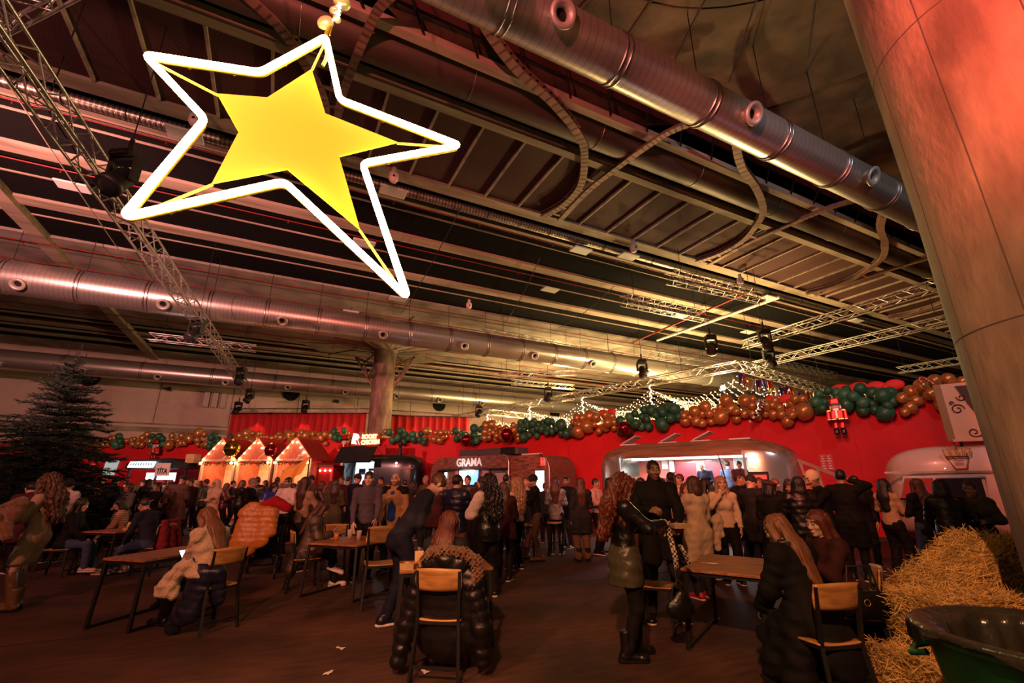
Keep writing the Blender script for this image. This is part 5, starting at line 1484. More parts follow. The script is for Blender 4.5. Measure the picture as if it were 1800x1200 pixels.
# ---------------------------------------------------------------- head, hand, hair and shoe templates
def uv_ball(c, r, n=10, m=6, front=None):
    vs = []; fs = []
    for j in range(m + 1):
        t = math.pi * j / m
        for i in range(n):
            a = 2 * math.pi * i / n; vs.append((c[0] + r * math.sin(t) * math.cos(a), c[1] + r * math.cos(t), c[2] + r * math.sin(t) * math.sin(a)))
    for j in range(m):
        for i in range(n): fs.append((j * n + i, j * n + (i + 1) % n, (j + 1) * n + (i + 1) % n, (j + 1) * n + i))
    return np.array(vs), np.array(fs)
def head_template(h, fem):
    f = Field()
    f.ell((0, -.014, .026), (.074, .094, .093), .02); f.ell((0, .02, -.048), (.055 if fem else .060, .064, .066), .03)
    f.ell((0, .066, -.098), (.022, .02, .017), .03)
    f.cone((0, .087, .018), (0, .103, -.026), .008, .0125, .014); f.ell((0, .094, -.032), (.017, .012, .009), .012)
    f.cone((-.036, .078, .038), (.036, .078, .038), .013, .013, .018)
    for s in (-1, 1):
        f.ell((s * .042, .058, -.022), (.024, .026, .024), .02); f.ell((s * .076, -.004, -.004), (.011, .021, .032), .008)
        f.sub((s * .032, .104, .012), (.017, .016, .010), .01)
    f.ell((0, .089, -.061), (.023, .013, .0065), .006); f.ell((0, .089, -.070), (.020, .013, .0075), .006)
    f.cone((0, -.018, -.05), (0, -.034, -.17), .050, .056, .03)
    V, F = f.mesh(h); C = V[F].mean(1)
    mi = np.zeros(len(F), int)
    mi[(np.abs(C[:, 0]) < .026) & (C[:, 1] > .088) & (np.abs(C[:, 2] + .0655) < .0125)] = 1
    mi[(np.abs(C[:, 0]) > .014) & (np.abs(C[:, 0]) < .055) & (C[:, 1] > .066) & (np.abs(C[:, 2] - .038 + .12 * np.abs(np.abs(C[:, 0]) - .032)) < .0065)] = 2
    beard = (C[:, 1] > -.01) & (C[:, 2] < -.035) & (C[:, 2] > -.125) & ~(mi == 1) & (np.abs(C[:, 2] + .0655) * 0 + C[:, 1] < .115)
    parts = [(V, F, mi)]
    for s in (-1, 1):
        v, q = uv_ball((s * .032, .080, .012), .0145, 10, 6); cc = v[q].mean(1)
        parts.append((v, q, np.where(cc[:, 1] > .080 + .0145 * .80, 4, 3)))
    return parts, beard
HEADS_T = {}
def get_head(fem, h):
    key = (fem, h)
    if key not in HEADS_T: HEADS_T[key] = head_template(h, fem)
    return HEADS_T[key]
def hand_template(h, curl):
    f = Field()
    for x0, x1 in ((-.020, -.030), (-.007, -.010), (.007, .010), (.018, .029)):
        f.cone((x0, .0, 0), (x1, .085, 0), .015, .0115, .012)
    for i, (x, ln) in enumerate(((-.031, .78), (-.0105, .98), (.0105, 1.06), (.030, .95))):
        p = np.array([x, .086, 0.]); a = 0
        for j, L in enumerate((.042, .027, .021)):
            a += curl * (.8, 1.0, .7)[j]; q = p + np.array([x * .12, math.cos(a), -math.sin(a)]) * L * ln
            f.cone(p, q, .0092 - .0007 * j, .0086 - .0008 * j, .004); p = q
    f.cone((.026, .022, -.004), (.052, .052, -.014), .0135, .0115, .01); f.cone((.052, .052, -.014), (.058 - .02 * curl, .088, -.022 - .012 * curl), .0112, .0088, .004)
    f.cone((0, -.03, 0), (0, .01, 0), .026, .025, .012, flat=((0, 0, 1), .72))
    return f.mesh(h)
HANDS_T = {}
def get_hand(kind, h):
    key = (kind, h)
    if key not in HANDS_T: HANDS_T[key] = hand_template(h, {'relax': .32, 'grip': .85, 'flat': .12}[kind])
    return HANDS_T[key]

def hair_field(style):
    f = Field(); am, fr = .004, 26
    def cap(gx=.085, gy=.105, gz=.104): f.ell((0, -.018, .032), (gx, gy, gz), .02)
    def face(w=.066, z=-.03, hgt=.088): f.sub((0, .118, z), (w, .085, hgt), .012)
    if style == 'short':
        cap(.082, .102, .1); face(.070, -.028, .085); f.clip((0, 0, -.062), (0, .25, -1)); f.sub((0, .06, -.07), (.12, .1, .055), .01); am, fr = .003, 40
    elif style == 'crop':
        cap(.0785, .0985, .097); face(.072, -.03, .09); f.clip((0, 0, -.055), (0, .25, -1)); f.sub((0, .07, -.06), (.12, .1, .055), .01); am = .001
    elif style == 'long':
        cap(.09, .108, .105)
        f.cone((0, -.07, .02), (0, -.105, -.20), .088, .105, .04, flat=((0, 1, 0), .5)); f.cone((0, -.105, -.20), (0, -.10, -.42), .105, .085, .04, flat=((0, 1, 0), .42))
        for s in (-1, 1): f.cone((s * .07, .015, .03), (s * .088, .0, -.16), .028, .034, .03); f.cone((s * .088, .0, -.16), (s * .085, .02, -.30), .034, .022, .03)
        face(.058, -.035, .095); am, fr = .006, 30
    elif style == 'curly':
        cap(.10, .118, .112)
        f.cone((0, -.06, .02), (0, -.12, -.22), .115, .145, .05, flat=((0, 1, 0), .65)); f.cone((0, -.12, -.22), (0, -.13, -.46), .145, .12, .05, flat=((0, 1, 0), .55))
        for s in (-1, 1): f.cone((s * .075, .02, .03), (s * .11, .0, -.2), .04, .052, .04); f.cone((s * .11, .0, -.2), (s * .12, .01, -.36), .052, .04, .03)
        face(.058, -.035, .095); am, fr = .013, 20
    elif style == 'bob':
        cap(.093, .11, .105); f.cone((0, -.05, .02), (0, -.07, -.10), .095, .10, .04, flat=((0, 1, 0), .7))
        for s in (-1, 1): f.cone((s * .07, .015, .03), (s * .085, .0, -.11), .03, .034, .03)
        face(.060, -.035, .095); am, fr = .005, 30
    elif style == 'tail':
        cap(.083, .104, .1); face(.068, -.03, .09); f.ell((0, -.125, .045), (.035, .035, .035), .02); f.cone((0, -.14, .04), (0, -.17, -.16), .034, .022, .02); f.clip((0, 0, -.075), (0, .5, -1)); am = .003
    ph = 0.0
    def disp(P, am=am, fr=fr):
        th = np.arctan2(P[:, 0], -P[:, 1] - .01)
        return am * (np.sin(th * fr + 2.2 * np.sin(P[:, 2] * (14 if style == 'curly' else 7) + th * 2)) + (.9 * np.sin(P[:, 2] * 75 + 6 * np.sin(th * 7)) if style == 'curly' else .35 * np.sin(th * 61 + P[:, 2] * 12)))
    f.disp = disp
    return f
def hat_field(style):
    f = Field()
    if style == 'beanie':
        f.ell((0, -.02, .045), (.093, .11, .112), .02); f.cone((0, -.02, .012), (0, -.02, .03), .1, .098, .02, flat=((1, 0, 0), .93)); f.clip((0, 0, -.005), (0, -.12, -1))
        f.disp = lambda P: .0022 * np.sin(np.arctan2(P[:, 0], -P[:, 1]) * 34)
    elif style == 'beret':
        f.ell((.015, -.03, .075), (.125, .13, .05), .03); f.ell((0, -.015, .04), (.087, .103, .06), .02); f.clip((0, 0, .018), (0, -.1, -1))
    elif style == 'cap':
        f.ell((0, -.016, .04), (.086, .104, .1), .02); f.clip((0, 0, .03), (0, 0, -1)); f.ell((0, .115, .035), (.065, .06, .012), .02)
    elif style == 'hood':
        f.ell((0, -.03, .02), (.11, .12, .135), .02); f.cone((0, -.04, -.05), (0, -.05, -.16), .105, .12, .04); f.sub((0, .125, -.03), (.073, .1, .105), .015)
    return f
CACHE = {}
def head_piece(style, h):
    key = (style, h)
    if key not in CACHE:
        V, F = (hat_field(style) if style in ('beanie', 'beret', 'cap', 'hood') else hair_field(style)).mesh(h)
        CACHE[key] = np_mesh('hat' if style in ('beanie', 'beret', 'cap', 'hood') else 'hair', [(V, F, 0)], [None])
    return CACHE[key]
def shoe_mesh(kind, h):
    key = ('shoe', kind, h)
    if key not in CACHE:
        up = Field()   # heel at y=-.07, toe at y=.19, ankle above origin
        up.cone((0, -.045, .05), (0, .15, .038), .040, .036, .03, flat=((0, 0, 1), .85)); up.cone((0, -.03, .055), (0, -.01, .10), .047, .052, .03)
        up.ell((0, .155, .035), (.042, .05, .03), .03)
        if kind == 'boot': up.cone((0, -.008, .10), (0, -.008, .27), .054, .062, .02)
        up.clip((0, 0, .02), (0, 0, -1)); up.clip((0, 0, .27 if kind == 'boot' else .115), (0, -.1, 1))
        so = Field(); so.cone((0, -.05, .014), (0, .16, .014), .046, .046, .01, flat=((0, 0, 1), .4)); so.clip((0, 0, 0), (0, 0, -1)); so.clip((0, 0, .03 if kind != 'boot' else .04), (0, 0, 1))
        if kind == 'boot': so.cone((0, -.05, .02), (0, -.035, .02), .045, .045, .01)
        a = up.mesh(h); b = so.mesh(h)
        CACHE[key] = (np_mesh('shoe', [(*a, 0)], [None]), np_mesh('sole', [(*b, 0)], [None]))
    return CACHE[key]
def obj_mat(o, m):
    for i, mm in enumerate(m if isinstance(m, (list, tuple)) else [m]):
        o.material_slots[i].link = 'OBJECT'; o.material_slots[i].material = mm
    return o

# ---------------------------------------------------------------- cloth, skin and hair colours
SKIN = {'fair': (.62, .38, .27), 'mid': (.50, .28, .18), 'tan': (.40, .21, .13), 'brown': (.28, .145, .09)}
HAIRC = {'black': (.012, .009, .008), 'dark': (.035, .018, .011), 'brown': (.09, .038, .018), 'auburn': (.085, .028, .016), 'red': (.12, .028, .014), 'ginger': (.22, .095, .042), 'blond': (.36, .21, .10), 'grey': (.22, .20, .18)}
def skin_m(k): return mat('skin_' + k, SKIN[k], .5, var=.1, vscale=20)
def hair_m(k): return mat('hair_' + k, HAIRC[k], .42, var=.45, vscale=26, stretch=(2.5, 2.5, .3), bump=.35, bscale=60)
CL = {'black': (.007, .0065, .0065), 'charcoal': (.02, .019, .019), 'navy': (.010, .012, .028), 'purple': (.085, .062, .085), 'denim': (.05, .07, .13), 'blue': (.02, .05, .32), 'camel': (.42, .26, .15), 'cream': (.66, .50, .32),
      'tan': (.36, .25, .17), 'white': (.72, .62, .54), 'red': (.42, .012, .018), 'brown': (.10, .055, .035), 'olive': (.07, .065, .03), 'orange': (.60, .22, .03), 'pink': (.6, .38, .34), 'grey': (.16, .14, .135), 'khaki': (.13, .07, .03), 'wine': (.045, .013, .013), 'maroon': (.085, .02, .028)}
M_eyew = mat('eye_white', (.32, .28, .25), .4); M_iris = mat('eye_iris', (.02, .012, .008), .2)
def lip_m(k): return mat('lip_' + k, tuple(c * f for c, f in zip(SKIN[k], (.95, .55, .55))), .45)
def cloth_m(c, kind='cloth'):
    n = kind + '_' + c
    if kind == 'leather': return mat(n, CL[c], .32, coat=.15, bump=.35, bscale=35)
    if kind == 'puffer': return mat(n, CL[c], .38, bump=.25, bscale=25)
    if kind == 'fur': return mat(n, CL[c], .9, var=.18, vscale=45, bump=1.0, bscale=55, sheen=.5)
    if kind == 'knit': return mat(n, CL[c], .85, bump=.35, bscale=120)
    return mat(n, CL[c], .8, var=.15, vscale=10, bump=.15, bscale=60, spec=.2)

def ik(root, tgt, l1, l2, pole):
    root = Vector(root); tgt = Vector(tgt); d = tgt - root; L = d.length
    if L > (l1 + l2) * .995: d = d * ((l1 + l2) * .995 / L); L = d.length; tgt = root + d
    a = (l1 * l1 - l2 * l2 + L * L) / (2 * L); hh = math.sqrt(max(0, l1 * l1 - a * a)); dn = d.normalized()
    pl = Vector(pole); pl = pl - dn * pl.dot(dn)
    pl = pl.normalized() if pl.length > 1e-5 else Vector((0, 1, 0))
    return root + dn * a + pl * hh, tgt

ARMS = {  # wrist targets for the right arm in the torso frame: right, forward, up from the neck base (metres at 1.70 m)
    'down': (.23, .03, -.60), 'fwd': (.12, .30, -.30), 'table': (.16, .36, -.42), 'cross': (-.10, .20, -.26), 'mouth': (.05, .17, -.02), 'chin': (.03, .17, -.06),
    'hip': (.20, .05, -.45), 'reach': (.18, .45, -.34), 'phone': (.08, .30, -.22), 'hold': (.06, .26, -.38), 'up': (.10, .22, .10), 'side': (.30, .12, -.52), 'lap': (.10, .28, -.46)}
def skeleton(h, P, fem):
    s = h / 1.7; k = {}
    sit = P.get('sit'); lean = R_(P.get('lean', 0)); tw = R_(P.get('twist', 0))
    pel = Vector((0, 0, .93 * s)) if sit is None else Vector((0, -.03, sit + .105))
    pel += Vector(P.get('shift', (0, 0, 0)))
    R = Matrix.Rotation(-lean, 3, 'X'); sl = R_(P.get('side', 0)); R = Matrix.Rotation(sl, 3, 'Y') @ R
    R2 = R @ Matrix.Rotation(tw, 3, 'Z')
    T = lambda a, b, c: pel + R @ Vector((a * s, b * s, c * s))
    T2 = lambda a, b, c: pel + R2 @ Vector((a * s, b * s, c * s))
    k.update(pel=pel, waist=T(0, 0, .12), chest=T(0, .005, .35), neck=T(0, -.012, .53), up=R @ Vector((0, 0, 1)), fw=R @ Vector((0, 1, 0)), fw2=R2 @ Vector((0, 1, 0)), rt=R2 @ Vector((1, 0, 0)), s=s, T=T, T2=T2)
    w = .158 if fem else .182
    hy, hp = P.get('head', (0, 0))
    Hm = Matrix.Rotation(R_(hy) + tw, 3, 'Z') @ Matrix.Rotation(-(lean * .45 + R_(hp)), 3, 'X') @ Matrix.Rotation(R_(P.get('tilt', 0)) + sl * .5, 3, 'Y')
    hc = k['neck'] + Hm @ Vector((0, .022 * s, .145 * s))
    k['head'] = Matrix.Translation(hc) @ Hm.to_4x4() @ Matrix.Scale(s * P.get('hs', 1.0), 4)
    for side, sg in (('R', 1), ('L', -1)):
        sh = T2(sg * w, -.015, .465); k['sh' + side] = sh
        a = P.get('arm' + side, 'down'); a = ARMS[a] if isinstance(a, str) else a
        tg = k['neck'] + R2 @ Vector((sg * a[0] * s, a[1] * s, a[2] * s))
        pole = R2 @ Vector((sg * .75, -.5, -.6))
        k['el' + side], k['wr' + side] = ik(sh, tg, .285 * s, .255 * s, pole)
        hip = pel + Matrix.Rotation(sl, 3, 'Y') @ Vector((sg * .092 * s, 0, -.03 * s)); k['hip' + side] = hip
        if sit is None: ft = P.get('foot' + side, (sg * .10, 0)); an = Vector((ft[0] * s, ft[1] * s, (.085 + (ft[2] if len(ft) > 2 else 0)) * s))
        else: ft = P.get('foot' + side, (sg * .12, .40)); an = Vector((ft[0] * s, ft[1] * s, (.085 + (ft[2] if len(ft) > 2 else 0)) * s))
        k['kn' + side], k['an' + side] = ik(hip, an, .425 * s, .415 * s, Vector((sg * .12, 1, .35 if sit is not None else .0)))
    return k

def torso(f, k, o, fem, ring=None, low=-.02, bust=True):
    s = k['s']; fw = k['fw']; T = k['T']; fl = (fw, .72)
    f.cone(T(0, 0, low), k['waist'], (.148 if fem else .140) * s + o, (.118 if fem else .132) * s + o, .05, fl, ring)
    f.cone(k['waist'], k['chest'], (.118 if fem else .132) * s + o, (.138 if fem else .158) * s + o, .05, (k['fw2'], .72), ring)
    f.cone(k['chest'], k['T2'](0, -.012, .455), (.138 if fem else .158) * s + o, .085 * s + o, .05, (k['fw2'], .75), ring)
    f.cone(k['shL'], k['shR'], .056 * s + o, .056 * s + o, .05); f.cone(k['T2'](0, -.012, .44), k['neck'], .085 * s + o, .058 * s + o * .5, .05)
    if fem and bust:
        for sg in (-1, 1): f.ell(k['T2'](sg * .062, .085, .315), (.058 * s + o * .6,) * 3, .05)
def sleeves(f, k, o, upto=1.0, ring=None, only='LR'):
    s = k['s']
    for sd in only:
        f.cone(k['sh' + sd], k['el' + sd], .054 * s + o, .044 * s + o, .035, None, ring)
        if upto > .5:
            e = k['el' + sd].lerp(k['wr' + sd], (upto - .5) * 2)
            f.cone(k['el' + sd], e, .043 * s + o, .034 * s + o * .8, .03, None, ring)
def legs(f, k, o, wide=0.0, upto=1.0):
    s = k['s']
    f.cone(k['T'](0, 0, .05), k['T'](0, -.01, -.06), .132 * s + o, .142 * s + o, .05, (k['fw'], .76))
    for sd in 'LR':
        f.cone(k['hip' + sd], k['kn' + sd], .090 * s + o, .060 * s + o + wide * .5, .045)
        f.cone(k['kn' + sd], k['kn' + sd].lerp(k['an' + sd], upto), .057 * s + o + wide * .5, .042 * s + o + wide, .03)

def wrinkle(a, seed):
    return lambda P: a * (np.sin(P[:, 2] * 34 + seed + 4 * np.sin(P[:, 0] * 13 + seed)) * np.sin(P[:, 0] * 19 + P[:, 1] * 23 + seed * 2) + .5 * np.sin(P[:, 2] * 61 + 9 * P[:, 1] + seed))

NP = [0]
LOD = {0: (.021, .0175, .0075, .0065, .012), 1: (.028, .024, .010, .0085, .016), 2: (.036, .032, .013, .011, .022)}
def person(label, x, y, face, pose=None, fem=True, h=None, skin='fair', hair='long', hcol='brown', top=('sweater', 'black', 'cloth'), bot=('trousers', 'black', 'cloth'), shoe=('sneaker', 'black', 'white'), hat=None, lod=0, beard=False, z=0.0, group=None, glasses=False, legs_on=True, hands=('relax', 'relax'), extra=None):
    NP[0] += 1; P = pose or {}; h = h or (1.65 if fem else 1.77)
    hb, hcth, hh, hhand, hhair = LOD[lod]
    t = thing('person', label, 'person', (x, y, z), R_(face), group)
    k = skeleton(h, P, fem); s = k['s']; seed = NP[0] * 1.7
    # body
    f = Field(); torso(f, k, -.014, fem, bust=False); sleeves(f, k, -.010); legs(f, k, -.012)
    f.cone(k['T'](0, -.015, .47), k['neck'] + k['up'] * .05, .062 * s, .05 * s, .03)
    for sd in 'LR':
        fd = Vector((0, 1, 0)) if P.get('sit') is None else Vector((0, 1, 0)); f.cone(k['an' + sd], k['an' + sd] + Vector((0, .07, -.05)) * s, .034 * s, .018 * s, .03)
    V, F = f.mesh(hb); parts = [(V, F, 0)]
    hp, bd = get_head(fem, hh); Hm = np.array(k['head'])
    for j, (v, q, mi) in enumerate(hp):
        if j == 0 and beard: mi = np.where(bd & (mi == 0), 5, mi)
        parts.append((v @ Hm[:3, :3].T + Hm[:3, 3], q, mi))
    for j, sd in enumerate('LR'):
        sg = 1 if sd == 'R' else -1
        yv = (k['wr' + sd] - k['el' + sd]).normalized(); bk = Vector(P.get('back' + sd, (sg * .7, .15, .65))); bk = (bk - yv * bk.dot(yv)).normalized(); xv = yv.cross(bk)
        M = np.array(Matrix((xv, yv, bk)).transposed()) * s * (.95 if fem else 1.08)
        v, q = get_hand(hands[j], hhand)
        if sg > 0: v = v * np.array([-1, 1, 1]); q = q[:, ::-1]
        parts.append((v @ M.T + np.array(k['wr' + sd] - yv * .005), q, 0))
    body = np_mesh('body', parts, [skin_m(skin), lip_m(skin), hair_m(hcol), M_eyew, M_iris, mat('beard_' + hcol + skin, tuple(.45 * a + .55 * b for a, b in zip(SKIN[skin], HAIRC[hcol])), .8)])
    place('body', body, t)
    # hair and hat
    if hair:
        o = place('hair', head_piece(hair, hhair), t, k['head']); obj_mat(o, hair_m(hcol))
    if hat:
        o = place('hat', head_piece(hat[0], hhair), t, k['head']); obj_mat(o, cloth_m(hat[1], 'knit'))
    # upper garment
    kind, tc, tk = top; M_t = tc if not isinstance(tc, str) else cloth_m(tc, tk)
    f = Field(); o_ = {'shirt': .008, 'sweater': .013, 'dress': .010, 'jacket': .022, 'coat': .026, 'puffer': .040, 'vest': .030, 'longpuffer': .040, 'hoodie': .022}[kind]
    ring = (.085, .015) if 'puffer' in kind else None
    torso(f, k, o_, fem, ring)
    if kind == 'vest': sleeves(f, k, .012, .12)
    elif kind == 'dress': sleeves(f, k, o_ + .004, .32)
    else: sleeves(f, k, o_ * .85, .97, ring)
    if kind in ('coat', 'dress', 'longpuffer') and P.get('sit') is None:
        hz = {'coat': P.get('hem', .52), 'dress': .56, 'longpuffer': .5}[kind] * s
        for sd in 'LR': f.cone(k['hip' + sd], k['hip' + sd].lerp(k['kn' + sd], 1.15 if kind == 'coat' else 1.0), (.115 if kind != 'dress' else .095) * s + o_, (.125 if kind != 'dress' else .085) * s + o_, .07, None, ring)
        f.clip((0, 0, hz), (0, 0, -1))
    elif kind in ('coat', 'dress', 'longpuffer', 'jacket', 'puffer') and P.get('sit') is not None:
        for sd in 'LR': f.cone(k['hip' + sd], k['hip' + sd].lerp(k['kn' + sd], .55 if kind in ('coat', 'dress', 'longpuffer') else .12), .098 * s + o_, .085 * s + o_, .06, None, ring)
        if kind in ('coat', 'longpuffer'):
            f.cone(k['T'](0, -.08, .02), k['T'](0, -.13, -.26), .17 * s, .20 * s, .06, (k['fw'], .45), ring)
    else:
        f.cone(k['T'](0, 0, -.02), k['T'](0, 0, -.10 if kind != 'jacket' else -.16), .150 * s + o_, .152 * s + o_, .05, (k['fw'], .74))
        f.clip(k['T'](0, 0, -.05 if kind in ('sweater', 'shirt') else -.12 if kind != 'jacket' else -.17), -k['up'])
    f.sub(k['neck'] + k['up'] * .085 * s + k['fw'] * .015, (.066 * s, .07 * s, .075 * s), .02)
    if P.get('collar'):
        f.cone(k['neck'] - k['up'] * .02, k['neck'] + k['up'] * .055 * s, .07 * s + o_ * .5, .066 * s + o_ * .5, .02)
    f.disp = wrinkle(.0045 if kind not in ('fur', 'vest') else .008, seed)
    V, F = f.mesh(hcth); nm = {'shirt': 'shirt', 'sweater': 'sweater', 'dress': 'dress', 'jacket': 'jacket', 'coat': 'coat', 'puffer': 'puffer_jacket', 'vest': 'fur_vest', 'longpuffer': 'long_puffer_coat', 'hoodie': 'hoodie'}[kind]
    place(nm, np_mesh(nm, [(V, F, 0)], [M_t]), t)
    if kind == 'vest' or P.get('under'):
        f = Field(); sleeves(f, k, .014, .97); f.disp = wrinkle(.004, seed); V, F = f.mesh(hcth); place('sleeves', np_mesh('sleeves', [(V, F, 0)], [cloth_m(P.get('under', 'tan'))]), t)
    if P.get('scarf'):
        f = Field(); n0 = k['neck']
        for a in range(8):
            a0, a1 = a * math.pi / 4, (a + 1) * math.pi / 4
            f.cone(n0 + Vector((.085 * math.cos(a0), .085 * math.sin(a0), .02)) * s, n0 + Vector((.085 * math.cos(a1), .085 * math.sin(a1), .02)) * s, .042 * s, .042 * s, .02)
        f.cone(n0 + k['fw'] * .1 * s, k['T'](.05, .17, .2), .04, .05, .03); V, F = f.mesh(hcth); place('scarf', np_mesh('scarf', [(V, F, 0)], [P['scarf']]), t)
    # trousers
    if legs_on and bot:
        bk_, bc, bt = bot
        f = Field(); legs(f, k, .010 if bk_ != 'leggings' else .002, {'wide': .035, 'trousers': .012, 'jeans': .008, 'leggings': 0.0}[bk_], .97)
        f.clip(k['T'](0, 0, .10), k['up']); f.disp = wrinkle(.0045 if bk_ != 'leggings' else .001, seed + 1)
        V, F = f.mesh(hcth); place('trousers', np_mesh('trousers', [(V, F, 0)], [bc if not isinstance(bc, str) else cloth_m(bc, bt)]), t)
    if legs_on and shoe:
        sm, so = shoe_mesh('boot' if shoe[0] == 'boot' else 'sneaker', .0095 if lod == 0 else .014)
        for sd in 'LR':
            an = k['an' + sd]; sg = 1 if sd == 'R' else -1; fp = P.get('toe' + sd, 0); ty = P.get('yaw' + sd, -sg * 8)
            m4 = Matrix.Translation((an.x, an.y, an.z - .085 * s)) @ Matrix.Rotation(R_(ty), 4, 'Z') @ Matrix.Rotation(R_(fp), 4, 'X') @ Matrix.Scale(s * (1.02 if fem else 1.14), 4)
            a = place('shoe', sm, t, m4); obj_mat(a, cloth_m(shoe[1], 'leather')); b = place('sole', so, a); obj_mat(b, cloth_m(shoe[2]))
    if glasses:
        g = MB()
        for sg in (-1, 1):
            g.tube([(sg * .032 + .023 * math.cos(a), .108, .012 + .019 * math.sin(a)) for a in np.linspace(0, 2 * math.pi, 14, endpoint=False)], .0022, 5, closed=True); g.cyl((sg * .055, .106, .016), (sg * .079, -.005, .016), .002, n=5)
        g.cyl((-.01, .112, .014), (.01, .112, .014), .002, n=5); o = g.build('glasses', M_black, t); o.matrix_local = k['head']
    if extra: extra(t, k)
    return t, k
def at_head(xp, Y): return (xp - 900) / 838.2 * Y

# ================================================================== the people in front
def W(t, v):   # world position of a point in a person's own frame
    return Matrix.Translation(t.location) @ t.rotation_euler.to_matrix().to_4x4() @ Vector(v)
def held(t, k, sd='R', off=(0, 0, 0)):
    yv = (k['wr' + sd] - k['el' + sd]).normalized()
    return W(t, k['wr' + sd] + yv * .09 * k['s'] + Vector(off))
M_stripe = wave_mat('striped_knit', (.62, .42, .26), (.30, .12, .06), 9.0, 'Z', .85, 0, .2, .4)
def spots_mat():
    m = mat('leopard_print', (.5, .3, .22), .7); nt = m.node_tree; L = nt.links
    tc = nt.nodes.new('ShaderNodeTexCoord'); v = nt.nodes.new('ShaderNodeTexVoronoi'); v.inputs['Scale'].default_value = 34; rp = nt.nodes.new('ShaderNodeValToRGB')
    rp.color_ramp.elements[0].position = .25; rp.color_ramp.elements[1].position = .4; rp.color_ramp.elements[0].color = (.06, .025, .02, 1); rp.color_ramp.elements[1].color = (.62, .40, .32, 1)
    L.new(tc.outputs['Object'], v.inputs['Vector']); L.new(v.outputs['Distance'], rp.inputs[0]); L.new(rp.outputs[0], nt.nodes['Principled BSDF'].inputs['Base Color']); return m
M_leo = spots_mat(); M_sequin = mat('sequins', (.45, .40, .40), .25, .9, var=.7, vscale=45, bump=1.0, bscale=70)
M_camo = mat('camouflage_quilt', (.075, .05, .035), .5, var=.8, vscale=9, col2=(.02, .013, .01))
M_plaid = wave_mat('plaid_wool', (.012, .011, .012), (.25, .22, .2), 7.0, 'DIAGONAL', .85, 0, 0, .2, .0, .06)
M_twotone = mat('tan_black_jacket', (.38, .2, .08), .8)

# far-left group
tD, kD = person('woman in a tan knitted dress and brown boots carrying fur coats', -6.6, 6.83, 100, dict(armR=(.05, .30, -.30), armL=(.10, .30, -.42), head=(-10, 14), footL=(-.09, .0), footR=(.09, .08)), True, 1.70, 'fair', 'curly', 'brown', ('dress', 'tan', 'knit'), None, ('boot', 'khaki', 'black'), hands=('grip', 'grip'))
def tall_boots(t, k, c):
    f = Field()
    for sd in 'LR': f.cone(k['an' + sd], k['kn' + sd].lerp(k['an' + sd], .12), .052, .064, .02)
    V, F = f.mesh(.016); place('boot_shaft', np_mesh('boot_shaft', [(V, F, 0)], [cloth_m(c, 'leather')]), t)
tall_boots(tD, kD, 'khaki')
def lump(name, label, cat, prims, m, h=.018, disp=None, group=None, loc=(0, 0, 0), rz=0, part='cloth'):
    f = Field()
    for a, b, ra, rb in prims: f.cone(a, b, ra, rb, .06)
    f.disp = disp or wrinkle(.008, 3); V, F = f.mesh(h)
    t = thing(name, label, cat, loc, rz, group); place(part, np_mesh(part, [(V, F, 0)], [m]), t); return t
M_furbr = mat('brown_fur', (.17, .075, .028), .95, var=.5, vscale=25, bump=1.0, bscale=60, sheen=.4)
lump('fur_coat', 'rolled brown fur coat hugged under the arm of woman in tan dress', 'coat', [((-.38, -.1, 1.32), (-.62, -.18, 1.18), .10, .11), ((-.62, -.18, 1.18), (-.50, -.2, 1.08), .11, .09), ((-.38, -.1, 1.32), (-.3, -.2, 1.2), .1, .09)], M_furbr, loc=(-6.2, 6.55, 0))
lump('fur_coat', 'long brown fur coat hanging from the hands of woman in tan dress', 'coat', [((-.32, -.26, 1.06), (-.52, -.3, .78), .075, .11), ((-.52, -.3, .78), (-.62, -.32, .58), .11, .10), ((-.3, -.26, 1.08), (-.2, -.3, .95), .06, .06)], M_furbr, loc=(-6.2, 6.55, 0))
person('bending person in a dark plum coat beside the christmas tree', -9.3, 9.4, 60, dict(lean=42, armR='reach', armL='reach'), False, 1.75, 'fair', 'short', 'black', ('coat', 'maroon', 'cloth'), ('trousers', 'black', 'cloth'), lod=1)
person('person in a white fleece and black cap behind the woman in tan dress', at_head(122, 10.6), 10.6, 15, dict(armR='fwd', armL='fwd'), False, 1.66, 'mid', 'short', 'black', ('vest', 'white', 'fur'), ('trousers', 'black', 'cloth'), hat=('beanie', 'black'), lod=1)
person('seated dark haired woman in a black jacket and jeans at far left', -8.25, 9.15, -70, dict(sit=.47, lean=10, armR='table', armL='table', footL=(-.1, .5), footR=(.12, .42, .06), head=(-5, 4)), True, 1.64, 'fair', 'long', 'black', ('jacket', 'black', 'cloth'), ('jeans', 'denim', 'cloth'), ('sneaker', 'pink', 'white'), lod=0)
person('seated woman in a cream and brown striped sweater at far left table', -8.15, 10.25, 118, dict(sit=.47, lean=14, armR='table', armL='table', head=(20, 8)), True, 1.62, 'mid', 'bob', 'black', ('sweater', M_stripe, 'knit'), ('trousers', 'black', 'cloth'), lod=0)
person('seated man with glasses in a navy sweater at far left table', -6.85, 9.3, 82, dict(sit=.47, lean=22, armR='table', armL='table', head=(0, 22), footL=(-.12, .62), footR=(.12, .5)), False, 1.76, 'mid', 'short', 'dark', ('sweater', 'navy', 'knit'), ('jeans', 'denim', 'cloth'), ('sneaker', 'grey', 'pink'), glasses=True, hands=('grip', 'grip'))
lump('red_coat', 'red coat hung over the chair of the man in navy sweater', 'coat', [((-.02, -.17, .90), (-.02, .17, .90), .05, .05), ((.0, -.16, .9), (.05, -.2, .5), .05, .09), ((.0, .16, .9), (.05, .2, .5), .05, .09), ((0, 0, .88), (.05, 0, .5), .06, .1)], mat('dark_red_wool', (.2, .008, .014), .8), loc=(-6.52, 9.35, 0))
